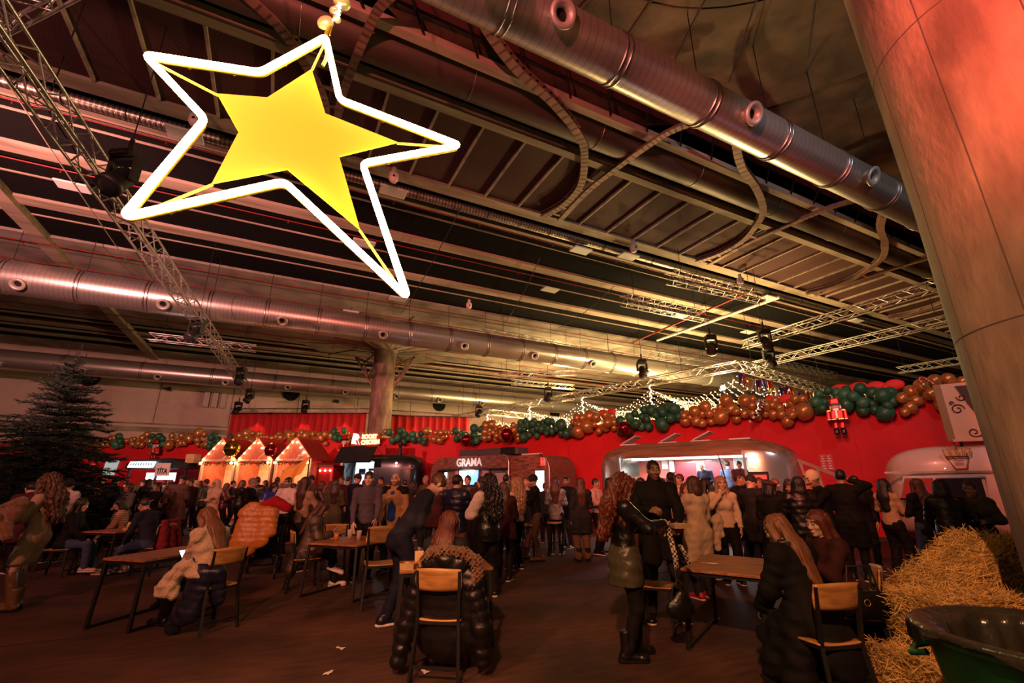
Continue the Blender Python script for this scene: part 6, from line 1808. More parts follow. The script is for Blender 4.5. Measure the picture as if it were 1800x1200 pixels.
# woman with the phone
tP, kP = person('seated woman in a cream fur vest looking at a glowing phone', -3.62, 6.0, 70, dict(sit=.47, lean=16, armR=(.10, .34, -.26), armL=(-.02, .36, -.24), head=(5, 24), footL=(-.05, .56), footR=(.02, .72, .20), toeR=-25, under='tan'), True, 1.66, 'fair', 'long', 'ginger', ('vest', 'cream', 'fur'), ('trousers', 'black', 'leather'), ('boot', 'black', 'black'), hands=('grip', 'grip'))
ph = held(tP, kP, 'R', (-.06, .02, .02))
t = thing('phone', 'phone with a bright white screen held by woman in fur vest', 'phone', ph, R_(70)); t.rotation_euler = (R_(48), 0, R_(70) + 0)
MB().box((0, 0, 0), (.078, .165, .009), bevel=.004).build('case', M_black, t); MB().box((0, 0, .0052), (.07, .152, .002)).build('display', mat('phone_screen', (.9, .95, 1), .3, emit=9, emit_col=(.85, .93, 1)), t)
lump('fur_skirt', 'cream fur coat tail hanging beside the chair of woman with phone', 'coat', [((-.18, -.24, .66), (-.28, -.26, .48), .09, .10), ((-.28, -.26, .48), (-.18, -.28, .40), .09, .06), ((-.1, -.24, .7), (.02, -.22, .6), .08, .08)], cloth_m('cream', 'fur'), .014, wrinkle(.014, 5), loc=(-3.62, 6.0, 0))
def quilted(name, label, prims, c, loc, rz=0.0, ring=(.085, .012)):
    f = Field()
    for q in prims: f.cone(q[0], q[1], q[2], q[3], .05, q[4] if len(q) > 4 else None, ring)
    f.disp = wrinkle(.005, 2); V, F = f.mesh(.015); t = thing(name, label, 'coat', loc, rz); place('quilting', np_mesh('quilting', [(V, F, 0)], [cloth_m(c, 'puffer')]), t); return t
quilted('puffer_coat', 'navy quilted coat hanging down from the chair of woman with phone', [((.05, -.22, .60), (-.02, -.22, .22), .13, .12, ((0, 1, 0), .5)), ((-.02, -.22, .25), (-.17, -.2, .07), .11, .08, ((0, 1, 0), .6)), ((.2, -.16, .60), (.22, -.1, .34), .10, .09, ((0, 1, 0), .6)), ((-.02, -.22, .6), (.22, -.18, .62), .07, .07)], 'navy', (-3.62, 6.0, 0))
# behind: tracksuit, stroller group
tC, kC = person('person in a cream tracksuit and hood with crossed arms', at_head(380, 14.3), 14.3, 170, dict(armR='cross', armL=(-.08, .22, -.30), footL=(-.14, .02), footR=(.14, .05)), True, 1.68, 'mid', None, 'dark', ('hoodie', 'cream', 'cloth'), ('wide', 'cream', 'cloth'), ('sneaker', 'white', 'white'), hat=('hood', 'cream'), lod=1)
person('woman with long auburn hair in a camel sweater beside the pushchair', at_head(538, 9.6), 9.6, -25, dict(armR='phone', armL='hold'), True, 1.70, 'fair', 'long', 'auburn', ('sweater', 'camel', 'knit'), ('trousers', 'charcoal', 'cloth'))
person('bearded man in a white printed sweatshirt behind the pushchair', at_head(506, 11.6), 11.6, 165, dict(armR='fwd', armL='fwd'), False, 1.72, 'mid', 'short', 'black', ('hoodie', 'white', 'cloth'), ('trousers', 'black', 'cloth'), beard=True, lod=1)
person('woman in a bright blue jacket looking down behind the pushchair', at_head(478, 12.6), 12.6, -120, dict(armR='fwd', armL='fwd', head=(0, 18), lean=8), True, 1.62, 'fair', 'long', 'dark', ('puffer', 'blue', 'puffer'), ('trousers', 'black', 'cloth'), lod=1)
person('man in a dark suit jacket and white collar left of the pushchair', at_head(441, 12.2), 12.2, -85, dict(armR='fwd', armL='fwd', head=(0, 14)), False, 1.72, 'mid', 'short', 'grey', ('jacket', 'black', 'cloth'), ('trousers', 'black', 'cloth'), lod=1)
# pushchair piled with jackets
PS = thing('pushchair', 'black pushchair piled with jackets', 'pushchair', (-4.57, 9.15, 0), R_(200))
fr = MB()
for sx in (-.24, .24):
    fr.tube([(sx, .36, .12), (sx, .1, .5), (sx, -.2, .85), (sx, -.42, 1.02)], .013, 6); fr.tube([(sx, -.34, .14), (sx, .0, .52), (sx, .18, .72)], .013, 6)
fr.tube([(-.24, -.42, 1.02), (.24, -.42, 1.02)], .018, 8); fr.tube([(-.24, -.34, .14), (.24, -.34, .14)], .01, 6); fr.build('frame', M_steel, PS)
for sx in (-.27, .27):
    for yy, r in ((.38, .11), (-.36, .15)):
        w = MB(); w.tube([(sx, yy + r * .85 * math.cos(a), r + r * .85 * math.sin(a)) for a in np.linspace(0, 2 * math.pi, 20, endpoint=False)], r * .16, 6, closed=True); wl = w.build('wheel', M_black, PS)
        s_ = MB()
        for q in range(5): s_.bar((sx, yy, r), (sx, yy + r * .8 * math.cos(q * 1.257), r + r * .8 * math.sin(q * 1.257)), .012, .02)
        s_.build('spokes', M_ductring, wl)
f = Field(); f.cone((0, .12, .45), (0, -.16, .50), .2, .2, .05, ((0, 0, 1), .5)); f.cone((0, -.16, .5), (0, -.26, .85), .19, .17, .06, ((0, 1, 0), .5)); V, F = f.mesh(.02); place('seat', np_mesh('seat', [(V, F, 0)], [cloth_m('black')]), PS)
f = Field(); f.cone((-.17, -.12, .92), (.17, -.12, .92), .12, .12, .08); f.clip((0, 0, .86), (0, 0, -1)); V, F = f.mesh(.02); place('canopy', np_mesh('canopy', [(V, F, 0)], [cloth_m('black')]), PS)
MB().box((0, -.02, .26), (.4, .4, .14), bevel=.03).build('basket', M_black, PS)
quilted('puffer_jacket', 'orange quilted jacket draped over the pushchair', [((-.10, -.22, 1.10), (-.12, -.30, .62), .20, .24, ((0, 1, 0), .36)), ((.14, -.24, 1.10), (.16, -.32, .66), .13, .12, ((0, 1, 0), .5)), ((.26, -.2, 1.08), (.30, -.26, .76), .09, .07), ((-.26, -.2, 1.1), (.26, -.2, 1.12), .08, .08)], 'orange', (-4.6, 8.95, 0), R_(8))
lump('red_jacket', 'bright red jacket lying on top of the pushchair', 'jacket', [((-.25, -.02, 1.14), (.12, .02, 1.27), .08, .10), ((.12, .02, 1.27), (.36, .02, 1.18), .10, .08)], cloth_m('red'), loc=(-4.54, 9.0, 0))

# cup table group
tM, kM = person('seated woman with long hair in a camouflage quilted coat using a phone', -3.3, 8.05, -68, dict(sit=.47, lean=12, armR='phone', armL=(.06, .32, -.26), head=(0, 22), footL=(-.08, .46), footR=(.02, .40, .26), toeR=-20), True, 1.64, 'fair', 'long', 'brown', ('longpuffer', M_camo, 'puffer'), ('trousers', 'black', 'cloth'), ('sneaker', 'white', 'white'), hands=('grip', 'grip'))
t = thing('phone', 'dark phone held by woman in camouflage coat', 'phone', held(tM, kM, 'R', (-.05, .0, .03)), R_(-68)); t.rotation_euler = (R_(50), 0, R_(-68))
MB().box((0, 0, 0), (.076, .16, .009), bevel=.003).build('case', M_black, t); MB().box((0, 0, .0052), (.068, .146, .002)).build('display', mat('dim_screen', (.2, .2, .25), .2, emit=.5), t)
tS, kS = person('man in a purple-grey sweater leaning a hand on the cup table', at_head(648, 8.8), 8.8, -158, dict(lean=5, armR=(.22, .26, -.56), armL=(.14, .34, -.50), head=(-14, 0), collar=1), False, 1.79, 'fair', 'short', 'dark', ('sweater', 'purple', 'knit'), ('trousers', 'black', 'cloth'))
def jacket_panels(t, k):
    f = Field(); s = k['s']; f.cone(k['T'](0, .085, .0), k['T'](0, .09, .42), .095, .06, .02, (k['fw'], .75)); V, F = f.mesh(.012); place('shirt_front', np_mesh('shirt_front', [(V, F, 0)], [cloth_m('blue')]), t)
    f = Field(); f.cone(k['shL'], k['shR'], .096, .096, .04); f.cone(k['T2'](0, -.012, .36), k['T2'](0, -.012, .45), .178, .125, .05, (k['fw2'], .78)); f.sub(k['neck'] + k['up'] * .09, (.07, .07, .08), .02); f.sub(k['T'](0, .2, .34), (.085, .17, .26), .02); V, F = f.mesh(.016); place('yoke', np_mesh('yoke', [(V, F, 0)], [cloth_m('black')]), t)
person('bald bearded man in a tan and black jacket over a blue shirt', at_head(695, 9.5), 9.5, 176, dict(armR='down', armL='down', head=(-2, 0)), False, 1.78, 'mid', None, 'dark', ('jacket', M_twotone, 'cloth'), ('trousers', 'charcoal', 'cloth'), beard=True, extra=jacket_panels)
tB_, kB_ = person('man in a navy jumper and trousers bending over the middle table', -1.36, 6.05, -68, dict(lean=34, armR=(.12, .24, -.50), armL=(.06, .28, -.50), head=(0, 26), footL=(-.10, -.10), footR=(.10, .10)), False, 1.84, 'fair', 'short', 'brown', ('sweater', 'navy', 'knit'), ('trousers', 'navy', 'cloth'), ('sneaker', 'navy', 'white'), hands=('grip', 'grip'))
# seated woman in the middle, her coat on the chair
person('seated woman with long red-brown hair seen from behind at the middle table', -.66, 4.86, -4, dict(sit=.47, lean=14, armR='table', armL='table', head=(-10, 16), footL=(-.08, .10), footR=(.12, .05)), True, 1.66, 'fair', 'long', 'red', ('sweater', 'black', 'knit'), ('jeans', 'denim', 'cloth'), ('boot', 'khaki', 'black'))
cx, cy = -.60, 4.63
t = quilted('puffer_coat', 'black quilted coat with fur-trimmed hood hung on the middle chair', [((0, -.02, .80), (0, .02, .40), .25, .29, ((0, 1, 0), .36)), ((-.24, .0, .78), (-.34, .0, .40), .09, .085), ((-.34, .0, .42), (-.40, -.03, .12), .085, .07), ((.24, .0, .78), (.33, .0, .40), .09, .085), ((.33, .0, .42), (.35, .03, .14), .085, .07)], 'black', (cx, cy, 0), R_(-8), (.088, .016))
f = Field(); f.cone((-.14, -.03, .90), (.14, -.03, .90), .085, .085, .05); f.cone((0, -.02, .93), (0, .06, .96), .12, .1, .05); f.disp = wrinkle(.006, 1); V, F = f.mesh(.015); place('hood', np_mesh('hood', [(V, F, 0)], [cloth_m('black', 'puffer')]), t)
f = Field(); pts = [(-.20, -.04, .93), (-.12, -.09, 1.0), (.02, -.10, 1.02), (.16, -.07, 1.0), (.28, -.04, .93), (.30, -.04, .82), (.25, -.05, .74)]
for a, b in zip(pts[:-1], pts[1:]): f.cone(a, b, .045, .045, .02)
f.disp = lambda P: .014 * np.sin(P[:, 0] * 150) * np.sin(P[:, 2] * 140 + 2) + .01 * np.sin(P[:, 1] * 190 + P[:, 0] * 90); V, F = f.mesh(.01); place('fur_trim', np_mesh('fur_trim', [(V, F, 0)], [M_furbr]), t)

# middle distance, left of centre
person('man in a navy quilted jacket with short dark hair seen from behind', at_head(803, 8.3), 8.3, -25, dict(armR='fwd', armL='hold', head=(-20, 5)), False, 1.72, 'mid', 'short', 'black', ('puffer', 'navy', 'puffer'), ('trousers', 'khaki', 'cloth'))
tW, kW = person('woman with big black curls and one white fleece sleeve seen from behind', at_head(860, 7.55), 7.55, 28, dict(armR='hold', armL='fwd', head=(10, 6)), True, 1.70, 'mid', 'curly', 'black', ('jacket', 'black', 'leather'), ('wide', 'black', 'cloth'), ('sneaker', 'black', 'white'))
f = Field(); sleeves(f, kW, .046, .92, None, 'L'); f.disp = wrinkle(.007, 2); V, F = f.mesh(.016); place('fleece_sleeve', np_mesh('fleece_sleeve', [(V, F, 0)], [cloth_m('white', 'fur')]), tW)
person('woman with long brown hair in a dark cape beside the black curls', at_head(886, 8.7), 8.7, -10, dict(armR='hold', armL='hold', hem=.7), True, 1.60, 'fair', 'long', 'brown', ('coat', 'wine', 'cloth'), ('trousers', 'black', 'cloth'), lod=1)
person('woman with wavy blond hair in a leopard print blouse', at_head(908, 9.8), 9.8, 45, dict(armR='hold', armL='fwd', head=(25, 0)), True, 1.68, 'fair', 'curly', 'blond', ('sweater', M_leo, 'cloth'), ('trousers', 'black', 'cloth'), lod=1)
person('man in a black hooded jacket with a hand on his chin', at_head(943, 10.9), 10.9, 92, dict(armR='cross', armL='chin', head=(0, 6), lean=6, footR=(.1, .25), footL=(-.1, -.05)), False, 1.76, 'mid', None, 'black', ('jacket', 'black', 'cloth'), ('trousers', 'brown', 'cloth'), ('sneaker', 'khaki', 'black'), hat=('beanie', 'black'), beard=True)
person('woman in a silver sequin jacket with long auburn hair', at_head(976, 11.8), 11.8, -12, dict(armR='hold', armL='hold'), True, 1.72, 'fair', 'long', 'auburn', ('jacket', M_sequin, 'cloth'), ('trousers', 'black', 'leather'), lod=1)
person('bearded man in black holding his forearm near the bar stools', at_head(995, 13.0), 13.0, 140, dict(armR='hold', armL='side', head=(15, 0)), False, 1.75, 'tan', 'crop', 'black', ('jacket', 'black', 'cloth'), ('trousers', 'charcoal', 'cloth'), beard=True, lod=1)
person('woman in a long dark coat and khaki trousers seen from behind', at_head(1020, 10.8), 10.8, 6, dict(armR='hold', armL='down', hem=.55), True, 1.70, 'fair', 'long', 'auburn', ('coat', 'charcoal', 'cloth'), ('wide', 'khaki', 'cloth'), ('boot', 'black', 'black'))
person('man in a pale pink jacket before the silver trailer end', at_head(1047, 11.8), 11.8, -125, dict(armR='fwd', armL='fwd'), False, 1.70, 'tan', 'crop', 'black', ('jacket', 'pink', 'cloth'), ('trousers', 'black', 'cloth'), lod=1)
person('woman with pinned black hair in profile before the silver trailer', at_head(1072, 11.3), 11.3, -75, dict(armR='fwd', armL='fwd'), True, 1.70, 'fair', 'long', 'black', ('jacket', 'black', 'cloth'), ('trousers', 'black', 'cloth'), lod=1)
person('man with glasses and dark hair behind the tall man in black', at_head(1126, 8.9), 8.9, 138, dict(armR='fwd', armL='fwd'), False, 1.68, 'fair', 'short', 'dark', ('coat', 'maroon', 'cloth'), ('trousers', 'grey', 'cloth'), ('sneaker', 'white', 'white'), glasses=True, lod=1)

# right-centre group
tR, kR = person('woman with long curly red hair in a black leather jacket holding a checked scarf', 1.14, 5.06, -82, dict(armR=(.10, .42, -.22), armL=(.06, .40, -.30), head=(-4, 14), footL=(-.10, .10), footR=(.08, -.06)), True, 1.66, 'fair', 'curly', 'red', ('jacket', 'black', 'leather'), ('jeans', 'black', 'cloth'), ('boot', 'black', 'black'), hands=('grip', 'grip'))
f = Field(); torso(f, kR, .045, True, None, -.16); f.clip(kR['T'](0, 0, .10), kR['up']); f.clip(kR['T'](0, 0, -.27), -kR['up']); f.cone(kR['T'](0, 0, -.08), kR['T'](0, 0, -.33), .20, .22, .05, (kR['fw'], .82)); f.disp = wrinkle(.006, 8); V, F = f.mesh(.017)
place('jacket_skirt', np_mesh('jacket_skirt', [(V, F, 0)], [mat('olive_leather', (.06, .055, .03), .35, bump=.3, bscale=25)]), tR)
M_check = mat('checked_scarf', (.6, .52, .4), .8); nt = M_check.node_tree; ck = nt.nodes.new('ShaderNodeTexChecker'); ck.inputs['Scale'].default_value = 45; ck.inputs[1].default_value = (.65, .58, .4, 1); ck.inputs[2].default_value = (.02, .02, .02, 1); tcn = nt.nodes.new('ShaderNodeTexCoord'); nt.links.new(tcn.outputs['Object'], ck.inputs[0]); nt.links.new(ck.outputs[0], nt.nodes['Principled BSDF'].inputs['Base Color'])
hp = held(tR, kR, 'R')
t = thing('scarf_strap', 'black and white checked strap held by the red haired woman', 'strap', hp)
sm_ = MB(); sm_.grid(3, 24, lambda a, b: ((a - .5) * .05 + .05 * b, .02 * math.sin(b * 7), -.45 * b + .03 * (a - .5))); solid(sm_.build('band', M_check, t), .008)
sm_ = MB(); sm_.grid(3, 16, lambda a, b: (.1 + (a - .5) * .04 + .09 * b, -.02 * math.sin(b * 5), -.22 - .18 * b)); solid(sm_.build('band', M_check, t), .008)
MB().cyl((.03, 0, -.42), (.03, 0, -.62), .006, n=6).build('chain', M_ductring, t)
t = thing('handbag', 'black handbag hanging from the checked strap', 'bag', hp + Vector((.05, .0, -.80)))
f = Field(); f.cone((-.07, 0, 0), (.07, 0, 0), .07, .07, .03, ((0, 1, 0), .5)); f.cone((-.02, 0, 0), (.02, 0, .1), .085, .07, .05, ((0, 1, 0), .5)); V, F = f.mesh(.012); place('pouch', np_mesh('pouch', [(V, F, 0)], [cloth_m('black', 'leather')]), t)
MB().tube([(-.09, 0, .05), (-.06, 0, .2), (.0, 0, .26), (.06, 0, .2), (.09, 0, .05)], .008, 6).build('handle', M_black, t)
tT, kT = person('tall bearded man in a long black coat holding a card tray', at_head(1150, 6.45), 6.45, 172, dict(armR='fwd', armL=(.17, .36, -.44), head=(6, 4), footL=(-.16, .05), footR=(.17, .12), hem=.62, collar=1), False, 1.88, 'brown', 'crop', 'black', ('coat', 'black', 'cloth'), ('trousers', 'charcoal', 'cloth'), ('sneaker', 'black', 'white'), beard=True, hands=('grip', 'grip'))
hp = held(tT, kT, 'L', (0, .05, .02))
t = thing('card_tray', 'empty card food tray held by the tall man', 'food box', hp, R_(10)); b = MB(); b.box((.02, 0, 0), (.2, .13, .006))
for sx in (-1, 1): b.box((.02 + sx * .105, 0, .022), (.005, .14, .05), Matrix.Rotation(sx * .35, 3, 'Y'))
for sy in (-1, 1): b.box((.02, sy * .07, .022), (.215, .005, .05), Matrix.Rotation(-sy * .35, 3, 'X'))
b.build('tray', M_card, t); MB().box((.02, 0, .006), (.14, .08, .004)).build('liner', M_paper, t)
t = thing('backpack', 'dark bag hanging at the side of the tall man', 'bag', (1.72, 6.1, .68)); f = Field(); f.cone((0, 0, .05), (0, 0, .3), .12, .1, .05, ((0, 1, 0), .6)); V, F = f.mesh(.015); place('pouch', np_mesh('pouch', [(V, F, 0)], [cloth_m('black')]), t); MB().tube([(-.08, 0, .3), (-.06, 0, .5), (.06, 0, .5), (.08, 0, .3)], .012, 6).build('strap', M_black, t)
tK, kK = person('woman in a long cream coat seen from behind holding a cup', at_head(1218, 7.4), 7.4, 18, dict(armL=(.10, .34, -.18), armR='hold', hem=.48, head=(25, 0)), True, 1.68, 'fair', 'bob', 'brown', ('coat', 'cream', 'cloth'), ('trousers', 'charcoal', 'cloth'), ('sneaker', 'red', 'white'))
hp = held(tK, kK, 'L', (0, .03, -.03)); cup('clear cup held up by woman in cream coat', hp.x, hp.y, hp.z, M_clear, .14, .042)
tF, kF = person('blonde woman in a cream turtleneck eating with one hand at her mouth', at_head(1267, 8.5), 8.5, 168, dict(armR=(.07, .19, -.04), armL='down', head=(4, 0), collar=1), True, 1.70, 'fair', 'long', 'blond', ('sweater', 'cream', 'knit'), ('trousers', 'black', 'cloth'), hands=('relax', 'grip'))
lump('knitted_scarf', 'cream knitted scarf tied to a bag before the blonde woman', 'scarf', [((0, 0, 1.03), (.06, 0, 1.08), .06, .06), ((.02, 0, 1.0), (0, 0, .62), .05, .055), ((.09, 0, 1.03), (.1, 0, .8), .045, .03)], cloth_m('cream', 'knit'), .014, loc=(3.3, 7.95, 0))
person('woman with black hair in a brown cardigan behind the cream coat', at_head(1240, 8.9), 8.9, -75, dict(armR='fwd', armL='fwd'), True, 1.66, 'fair', 'long', 'black', ('sweater', 'brown', 'knit'), ('trousers', 'black', 'cloth'), lod=1)
person('tall person with a dark topknot in a cream and black jacket', at_head(1180, 9.9), 9.9, 10, dict(armR='hold', armL='hold'), False, 1.80, 'brown', 'tail', 'black', ('vest', 'cream', 'fur'), ('trousers', 'black', 'cloth'), lod=1)
# dark-clad row at the right
person('person in a black beret and black coat seen from behind', at_head(1350, 8.4), 8.4, -35, dict(armR='hold', armL='hold', hem=.4, head=(-30, 8)), True, 1.62, 'tan', 'bob', 'black', ('coat', 'black', 'cloth'), ('trousers', 'black', 'cloth'), hat=('beret', 'maroon'))
person('woman with fair tied hair lifting a hand to her face', at_head(1362, 9.9), 9.9, 160, dict(armR='up', armL='down'), True, 1.68, 'fair', 'tail', 'ginger', ('shirt', 'black', 'cloth'), ('trousers', 'black', 'cloth'), lod=1)
person('woman with a dark fringe looking down in a black jacket', at_head(1386, 9.0), 9.0, 150, dict(armR='hold', armL='hold', head=(0, 20)), True, 1.66, 'tan', 'long', 'dark', ('jacket', 'black', 'cloth'), ('trousers', 'black', 'cloth'), lod=1)
person('dark haired person in a bulky black jacket seen from behind', at_head(1402, 8.0), 8.0, -12, dict(armR='fwd', armL='fwd'), False, 1.68, 'mid', 'bob', 'black', ('puffer', 'black', 'puffer'), ('trousers', 'black', 'cloth'))
person('man in a beige beanie and black jacket covering his mouth', at_head(1440, 8.1), 8.1, 88, dict(armL='mouth', armR='mouth', head=(0, 10), lean=6), False, 1.78, 'tan', None, 'black', ('jacket', 'black', 'cloth'), ('trousers', 'black', 'cloth'), hat=('beanie', 'cream'))
person('tall man in a black coat facing the red wall', at_head(1480, 8.7), 8.7, -38, dict(armR='up', armL='hold', hem=.5), False, 1.82, 'tan', 'short', 'black', ('coat', 'black', 'cloth'), ('trousers', 'black', 'cloth'))
person('man tipping back a drink before the red wall', at_head(1503, 9.8), 9.8, 150, dict(armR='mouth', armL='down', head=(0, -15)), False, 1.74, 'mid', 'short', 'black', ('jacket', 'black', 'cloth'), ('trousers', 'black', 'cloth'), lod=1)
person('woman with black hair in a beige jumper and black flared trousers', at_head(1553, 9.2), 9.2, -72, dict(armR='hold', armL='fwd', footR=(.1, .12)), True, 1.66, 'fair', 'long', 'black', ('sweater', 'camel', 'knit'), ('wide', 'black', 'cloth'))
person('woman with long brown hair in a black jacket and jeans by the white van', at_head(1610, 8.7), 8.7, 5, dict(armR='hold', armL='hold'), True, 1.66, 'fair', 'long', 'brown', ('jacket', 'black', 'cloth'), ('jeans', 'denim', 'cloth'))
person('dark haired woman leaning in a black quilted jacket by the hay', at_head(1652, 7.3), 7.3, -40, dict(armR='fwd', armL='table', lean=14), True, 1.64, 'fair', 'bob', 'black', ('puffer', 'black', 'puffer'), ('jeans', 'denim', 'cloth'))
person('woman with tied hair in a green jacket behind the hay', at_head(1704, 7.5), 7.5, 128, dict(armR='table', armL='fwd', lean=8, head=(10, 5)), True, 1.62, 'tan', 'tail', 'dark', ('jacket', 'olive', 'cloth'), ('trousers', 'black', 'cloth'))
# right table
def drape(t, k):
    f = Field(); f.cone(k['T'](-.08, .1, .0), Vector((-.2, .2, .2)), .14, .13, .06); f.cone(k['T'](.06, .0, -.02), k['T'](.1, -.06, -.2), .16, .13, .06); f.cone(k['T'](-.14, .02, .02), Vector((-.24, .0, .14)), .11, .12, .06); f.cone(Vector((-.2, .2, .2)), Vector((-.1, .3, .1)), .12, .08, .05); f.disp = wrinkle(.014, 4); V, F = f.mesh(.018); place('coat_skirt', np_mesh('coat_skirt', [(V, F, 0)], [cloth_m('black')]), t)
person('seated woman with long ginger hair and plaid scarf seen from behind', 2.44, 4.22, 20, dict(sit=.47, lean=16, armL='table', armR='table', head=(18, 14), footL=(-.1, .05), footR=(.16, .02), scarf=M_plaid), True, 1.68, 'fair', 'long', 'ginger', ('longpuffer', 'black', 'cloth'), ('trousers', 'black', 'cloth'), ('sneaker', 'pink', 'white'), extra=drape)
tG, kG = person('seated woman with dark red hair drinking through a straw', 3.12, 4.86, 95, dict(sit=.47, lean=10, armR=(.04, .28, -.12), armL=(.02, .30, -.14), head=(6, 4), footL=(-.1, .42), footR=(.1, .3)), True, 1.66, 'fair', 'long', 'red', ('coat', 'wine', 'cloth'), ('trousers', 'black', 'cloth'), hands=('grip', 'grip'))
hp = held(tG, kG, 'L', (.02, .02, -.02))
t = thing('straw', 'thin pale straw at the lips of the dark red haired woman', 'straw', hp); MB().cyl((0, 0, .02), (-.16, .0, .09), .005, n=8).build('tube', M_paper, t); MB().cyl((-.16, 0, .09), (-.19, 0, .085), .005, n=8).build('tip', M_white, t)
t = thing('sandwich', 'bread roll held by the dark red haired woman', 'food', hp + Vector((-.02, -.02, -.04))); MB().ball((0, 0, 0), .05, 14, 8, scale=(1.2, 1, .7)).build('bun', mat('bread', (.6, .36, .15), .7, var=.3), t); MB().lathe([(.03, -.03), (.055, -.01), (.05, .005)], 14).build('wrapper', M_paper, t)
t = thing('handbag', 'dark shoulder bag with a gold clasp beside the far right chair', 'bag', (3.0, 4.35, .62)); f = Field(); f.cone((-.12, 0, 0), (.12, 0, 0), .11, .11, .03, ((0, 1, 0), .5)); V, F = f.mesh(.014); place('pouch', np_mesh('pouch', [(V, F, 0)], [cloth_m('black', 'leather')]), t)
MB().tube([(-.03 + .025 * math.cos(a), -.07, .03 + .025 * math.sin(a)) for a in np.linspace(0, 6.283, 12, endpoint=False)], .004, 5, closed=True).build('clasp', M_gold, t); MB().tube([(-.14, 0, .08), (-.1, 0, .3), (.1, 0, .3), (.14, 0, .08)], .009, 6).build('strap', M_black, t)

# kitchen staff inside the silver trailer
def insideA(s, off): p = onA(s, off, 0); return p.x, p.y
for lab, s, off, fc, hr, tc_, ap, pose in (('fair haired cook in a black apron inside the silver trailer', 11.2 - 3.62, 2.0, 130, 'blond', 'navy', 'charcoal', dict(lean=20, armR='fwd', armL='fwd', head=(0, 28))),
                                     ('cook in a blue shirt with back turned inside the silver trailer', 11.2 - 4.15, 1.5, -40, 'dark', 'denim', None, dict(armR='fwd', armL='fwd')),
                                     ('cook in a red apron and plum shirt inside the silver trailer', 11.2 - 4.6, 2.1, 165, 'dark', 'maroon', 'red', dict(lean=12, armR='table', armL='fwd', head=(0, 20)))):
    px, py = insideA(s, off)
    def apron(t, k, ap=ap):
        if not ap: return
        f = Field(); f.cone(k['T'](0, .075, -.1), k['T'](0, .09, .33), .13, .09, .03, (k['fw'], .5)); V, F = f.mesh(.02); place('apron', np_mesh('apron', [(V, F, 0)], [cloth_m(ap)]), t)
    person(lab, px, py, fc, pose, False, 1.74, 'fair', 'short', hr, ('shirt', tc_, 'cloth'), ('trousers', 'black', 'cloth'), lod=1, z=.55, extra=apron)

# ================================================================== the crowd: eight built figures, copied with other clothes
def protos():
    out = []
    for fem, hair, kind, pose in ((True, 'long', 'coat', dict(armR='hold', armL='hold')), (False, 'short', 'jacket', dict(armR='fwd', armL='down')), (True, 'bob', 'puffer', dict(armR='phone', armL='hold', head=(0, 12))), (False, 'crop', 'hoodie', dict(armR='hold', armL='fwd', head=(15, 0))),
                                  (True, 'curly', 'jacket', dict(armR='fwd', armL='fwd', head=(-15, 0))), (False, 'short', 'puffer', dict(armR='down', armL='down')), (True, 'tail', 'sweater', dict(armR='cross', armL=(-.08, .22, -.30))), (False, None, 'coat', dict(armR='hold', armL='hold', head=(0, 15)))):
        t, k = person('proto', 0, -60, 0, pose, fem, None, 'mid', hair, 'dark', (kind, 'black', 'cloth'), ('trousers', 'black', 'cloth'), lod=2, hat=None if hair else ('beanie', 'black'))
        out.append(t)
    return out
PR = protos(); USED = [False] * len(PR)
CN = {'black': 'black', 'charcoal': 'charcoal', 'navy': 'navy', 'brown': 'brown', 'wine': 'dark wine', 'grey': 'grey', 'camel': 'camel', 'cream': 'cream', 'white': 'white', 'khaki': 'khaki', 'pink': 'pale pink', 'olive': 'olive', 'maroon': 'maroon'}
KN = ['coat', 'jacket', 'quilted jacket', 'hoodie', 'jacket', 'quilted jacket', 'jumper', 'coat']
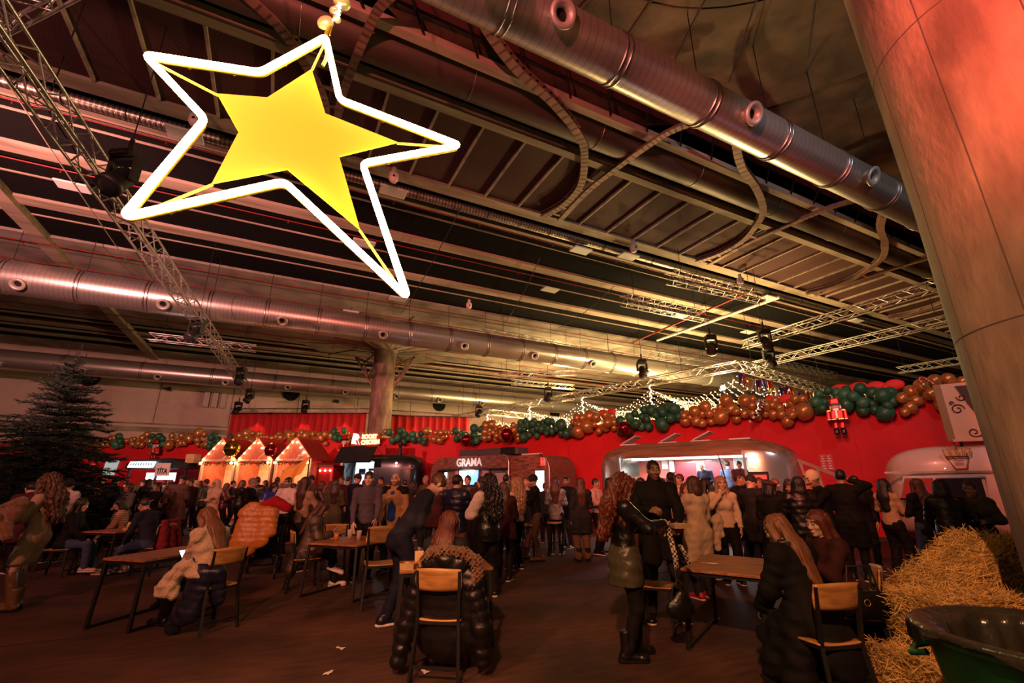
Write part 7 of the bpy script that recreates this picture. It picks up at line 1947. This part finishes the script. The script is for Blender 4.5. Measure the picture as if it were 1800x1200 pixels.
def crowd(px, Y, face, pi, c, hc, sk, where, h=1.0):
    src = PR[pi]
    t = src if not USED[pi] else copy_tree(src); USED[pi] = True
    t.location = (at_head(px, Y), Y, 0); t.rotation_euler = (0, 0, R_(face)); t.scale = (h, h, h)
    fem = pi % 2 == 0
    hn = {0: 'long %s hair', 1: 'short %s hair', 2: '%s bob', 3: 'cropped %s hair', 4: '%s curls', 5: 'short %s hair', 6: 'tied %s hair', 7: 'a knitted cap'}[pi]
    tag(t, 'person with ' + (hn % hc if '%' in hn else hn) + ' in a ' + CN[c] + ' ' + KN[pi] + ' ' + where, 'person', 'people in the crowd ' + where)
    for o in t.children:
        b = o.name.split('.')[0]
        if b == 'body': obj_mat(o, [skin_m(sk), lip_m(sk), hair_m(hc), M_eyew, M_iris, M_iris])
        elif b == 'hair': obj_mat(o, hair_m(hc))
        elif b == 'hat': obj_mat(o, cloth_m('charcoal', 'knit'))
        elif b in ('coat', 'jacket', 'puffer_jacket', 'hoodie', 'sweater'): obj_mat(o, cloth_m(c, 'puffer' if 'puffer' in b else 'cloth'))
rc = random.Random(5); HC = ['black', 'dark', 'brown', 'dark', 'black', 'auburn', 'blond']; CC = ['black', 'black', 'charcoal', 'navy', 'brown', 'wine', 'black', 'charcoal', 'grey', 'olive', 'maroon', 'camel']
rows = [('left of the far left table', [(165, 15.5), (182, 18.0), (205, 15.0)], 40), ('before the dark stall', [(222, 17.0), (238, 14.2), (250, 18.5), (262, 15.2), (277, 13.6), (290, 17.5), (303, 14.9), (318, 14.6), (334, 15.4), (345, 18.0), (228, 12.8), (268, 19.4)], 0),
        ('before the left chalet', [(362, 17.2), (398, 16.6), (410, 18.8), (352, 20.0), (425, 16.0)], 0), ('before the middle and right chalets', [(452, 15.2), (466, 18.0), (487, 16.4), (517, 14.0), (499, 19.0), (528, 17.4), (546, 15.4)], 10),
        ('before the black caravan', [(565, 14.2), (583, 17.0), (600, 15.4), (612, 18.4), (626, 13.4), (640, 17.6), (670, 16.4), (682, 12.4), (712, 13.2), (728, 16.0), (590, 12.2)], 0),
        ('before the wood-wrapped trailer', [(748, 14.6), (765, 12.6), (782, 15.6), (822, 12.2), (838, 14.8), (845, 11.4), (868, 13.6), (890, 12.6), (925, 14.4), (958, 14.0)], 0),
        ('before the silver trailer', [(1095, 12.8), (1108, 10.2), (1160, 11.2), (1195, 11.4), (1205, 9.6), (1232, 11.0), (1300, 10.6), (1318, 9.4), (1335, 11.0), (1415, 10.6)], 0)]
i = 0
for where, lst, fc in rows:
    for px, Y in lst:
        pi = (i * 3 + rc.randrange(3)) % 8; i += 1
        face = fc + (rc.choice([0, 20, -30, 60, -70, 170, 140, -150, 90]) if rc.random() < .8 else 0)
        crowd(px, Y, face, pi, rc.choice(CC), rc.choice(HC), rc.choice(['fair', 'mid', 'mid', 'tan']), where, rc.uniform(.95, 1.04))
for q, u in enumerate(USED):
    if not u:
        for c in list(PR[q].children_recursive) + [PR[q]]: bpy.data.objects.remove(c)
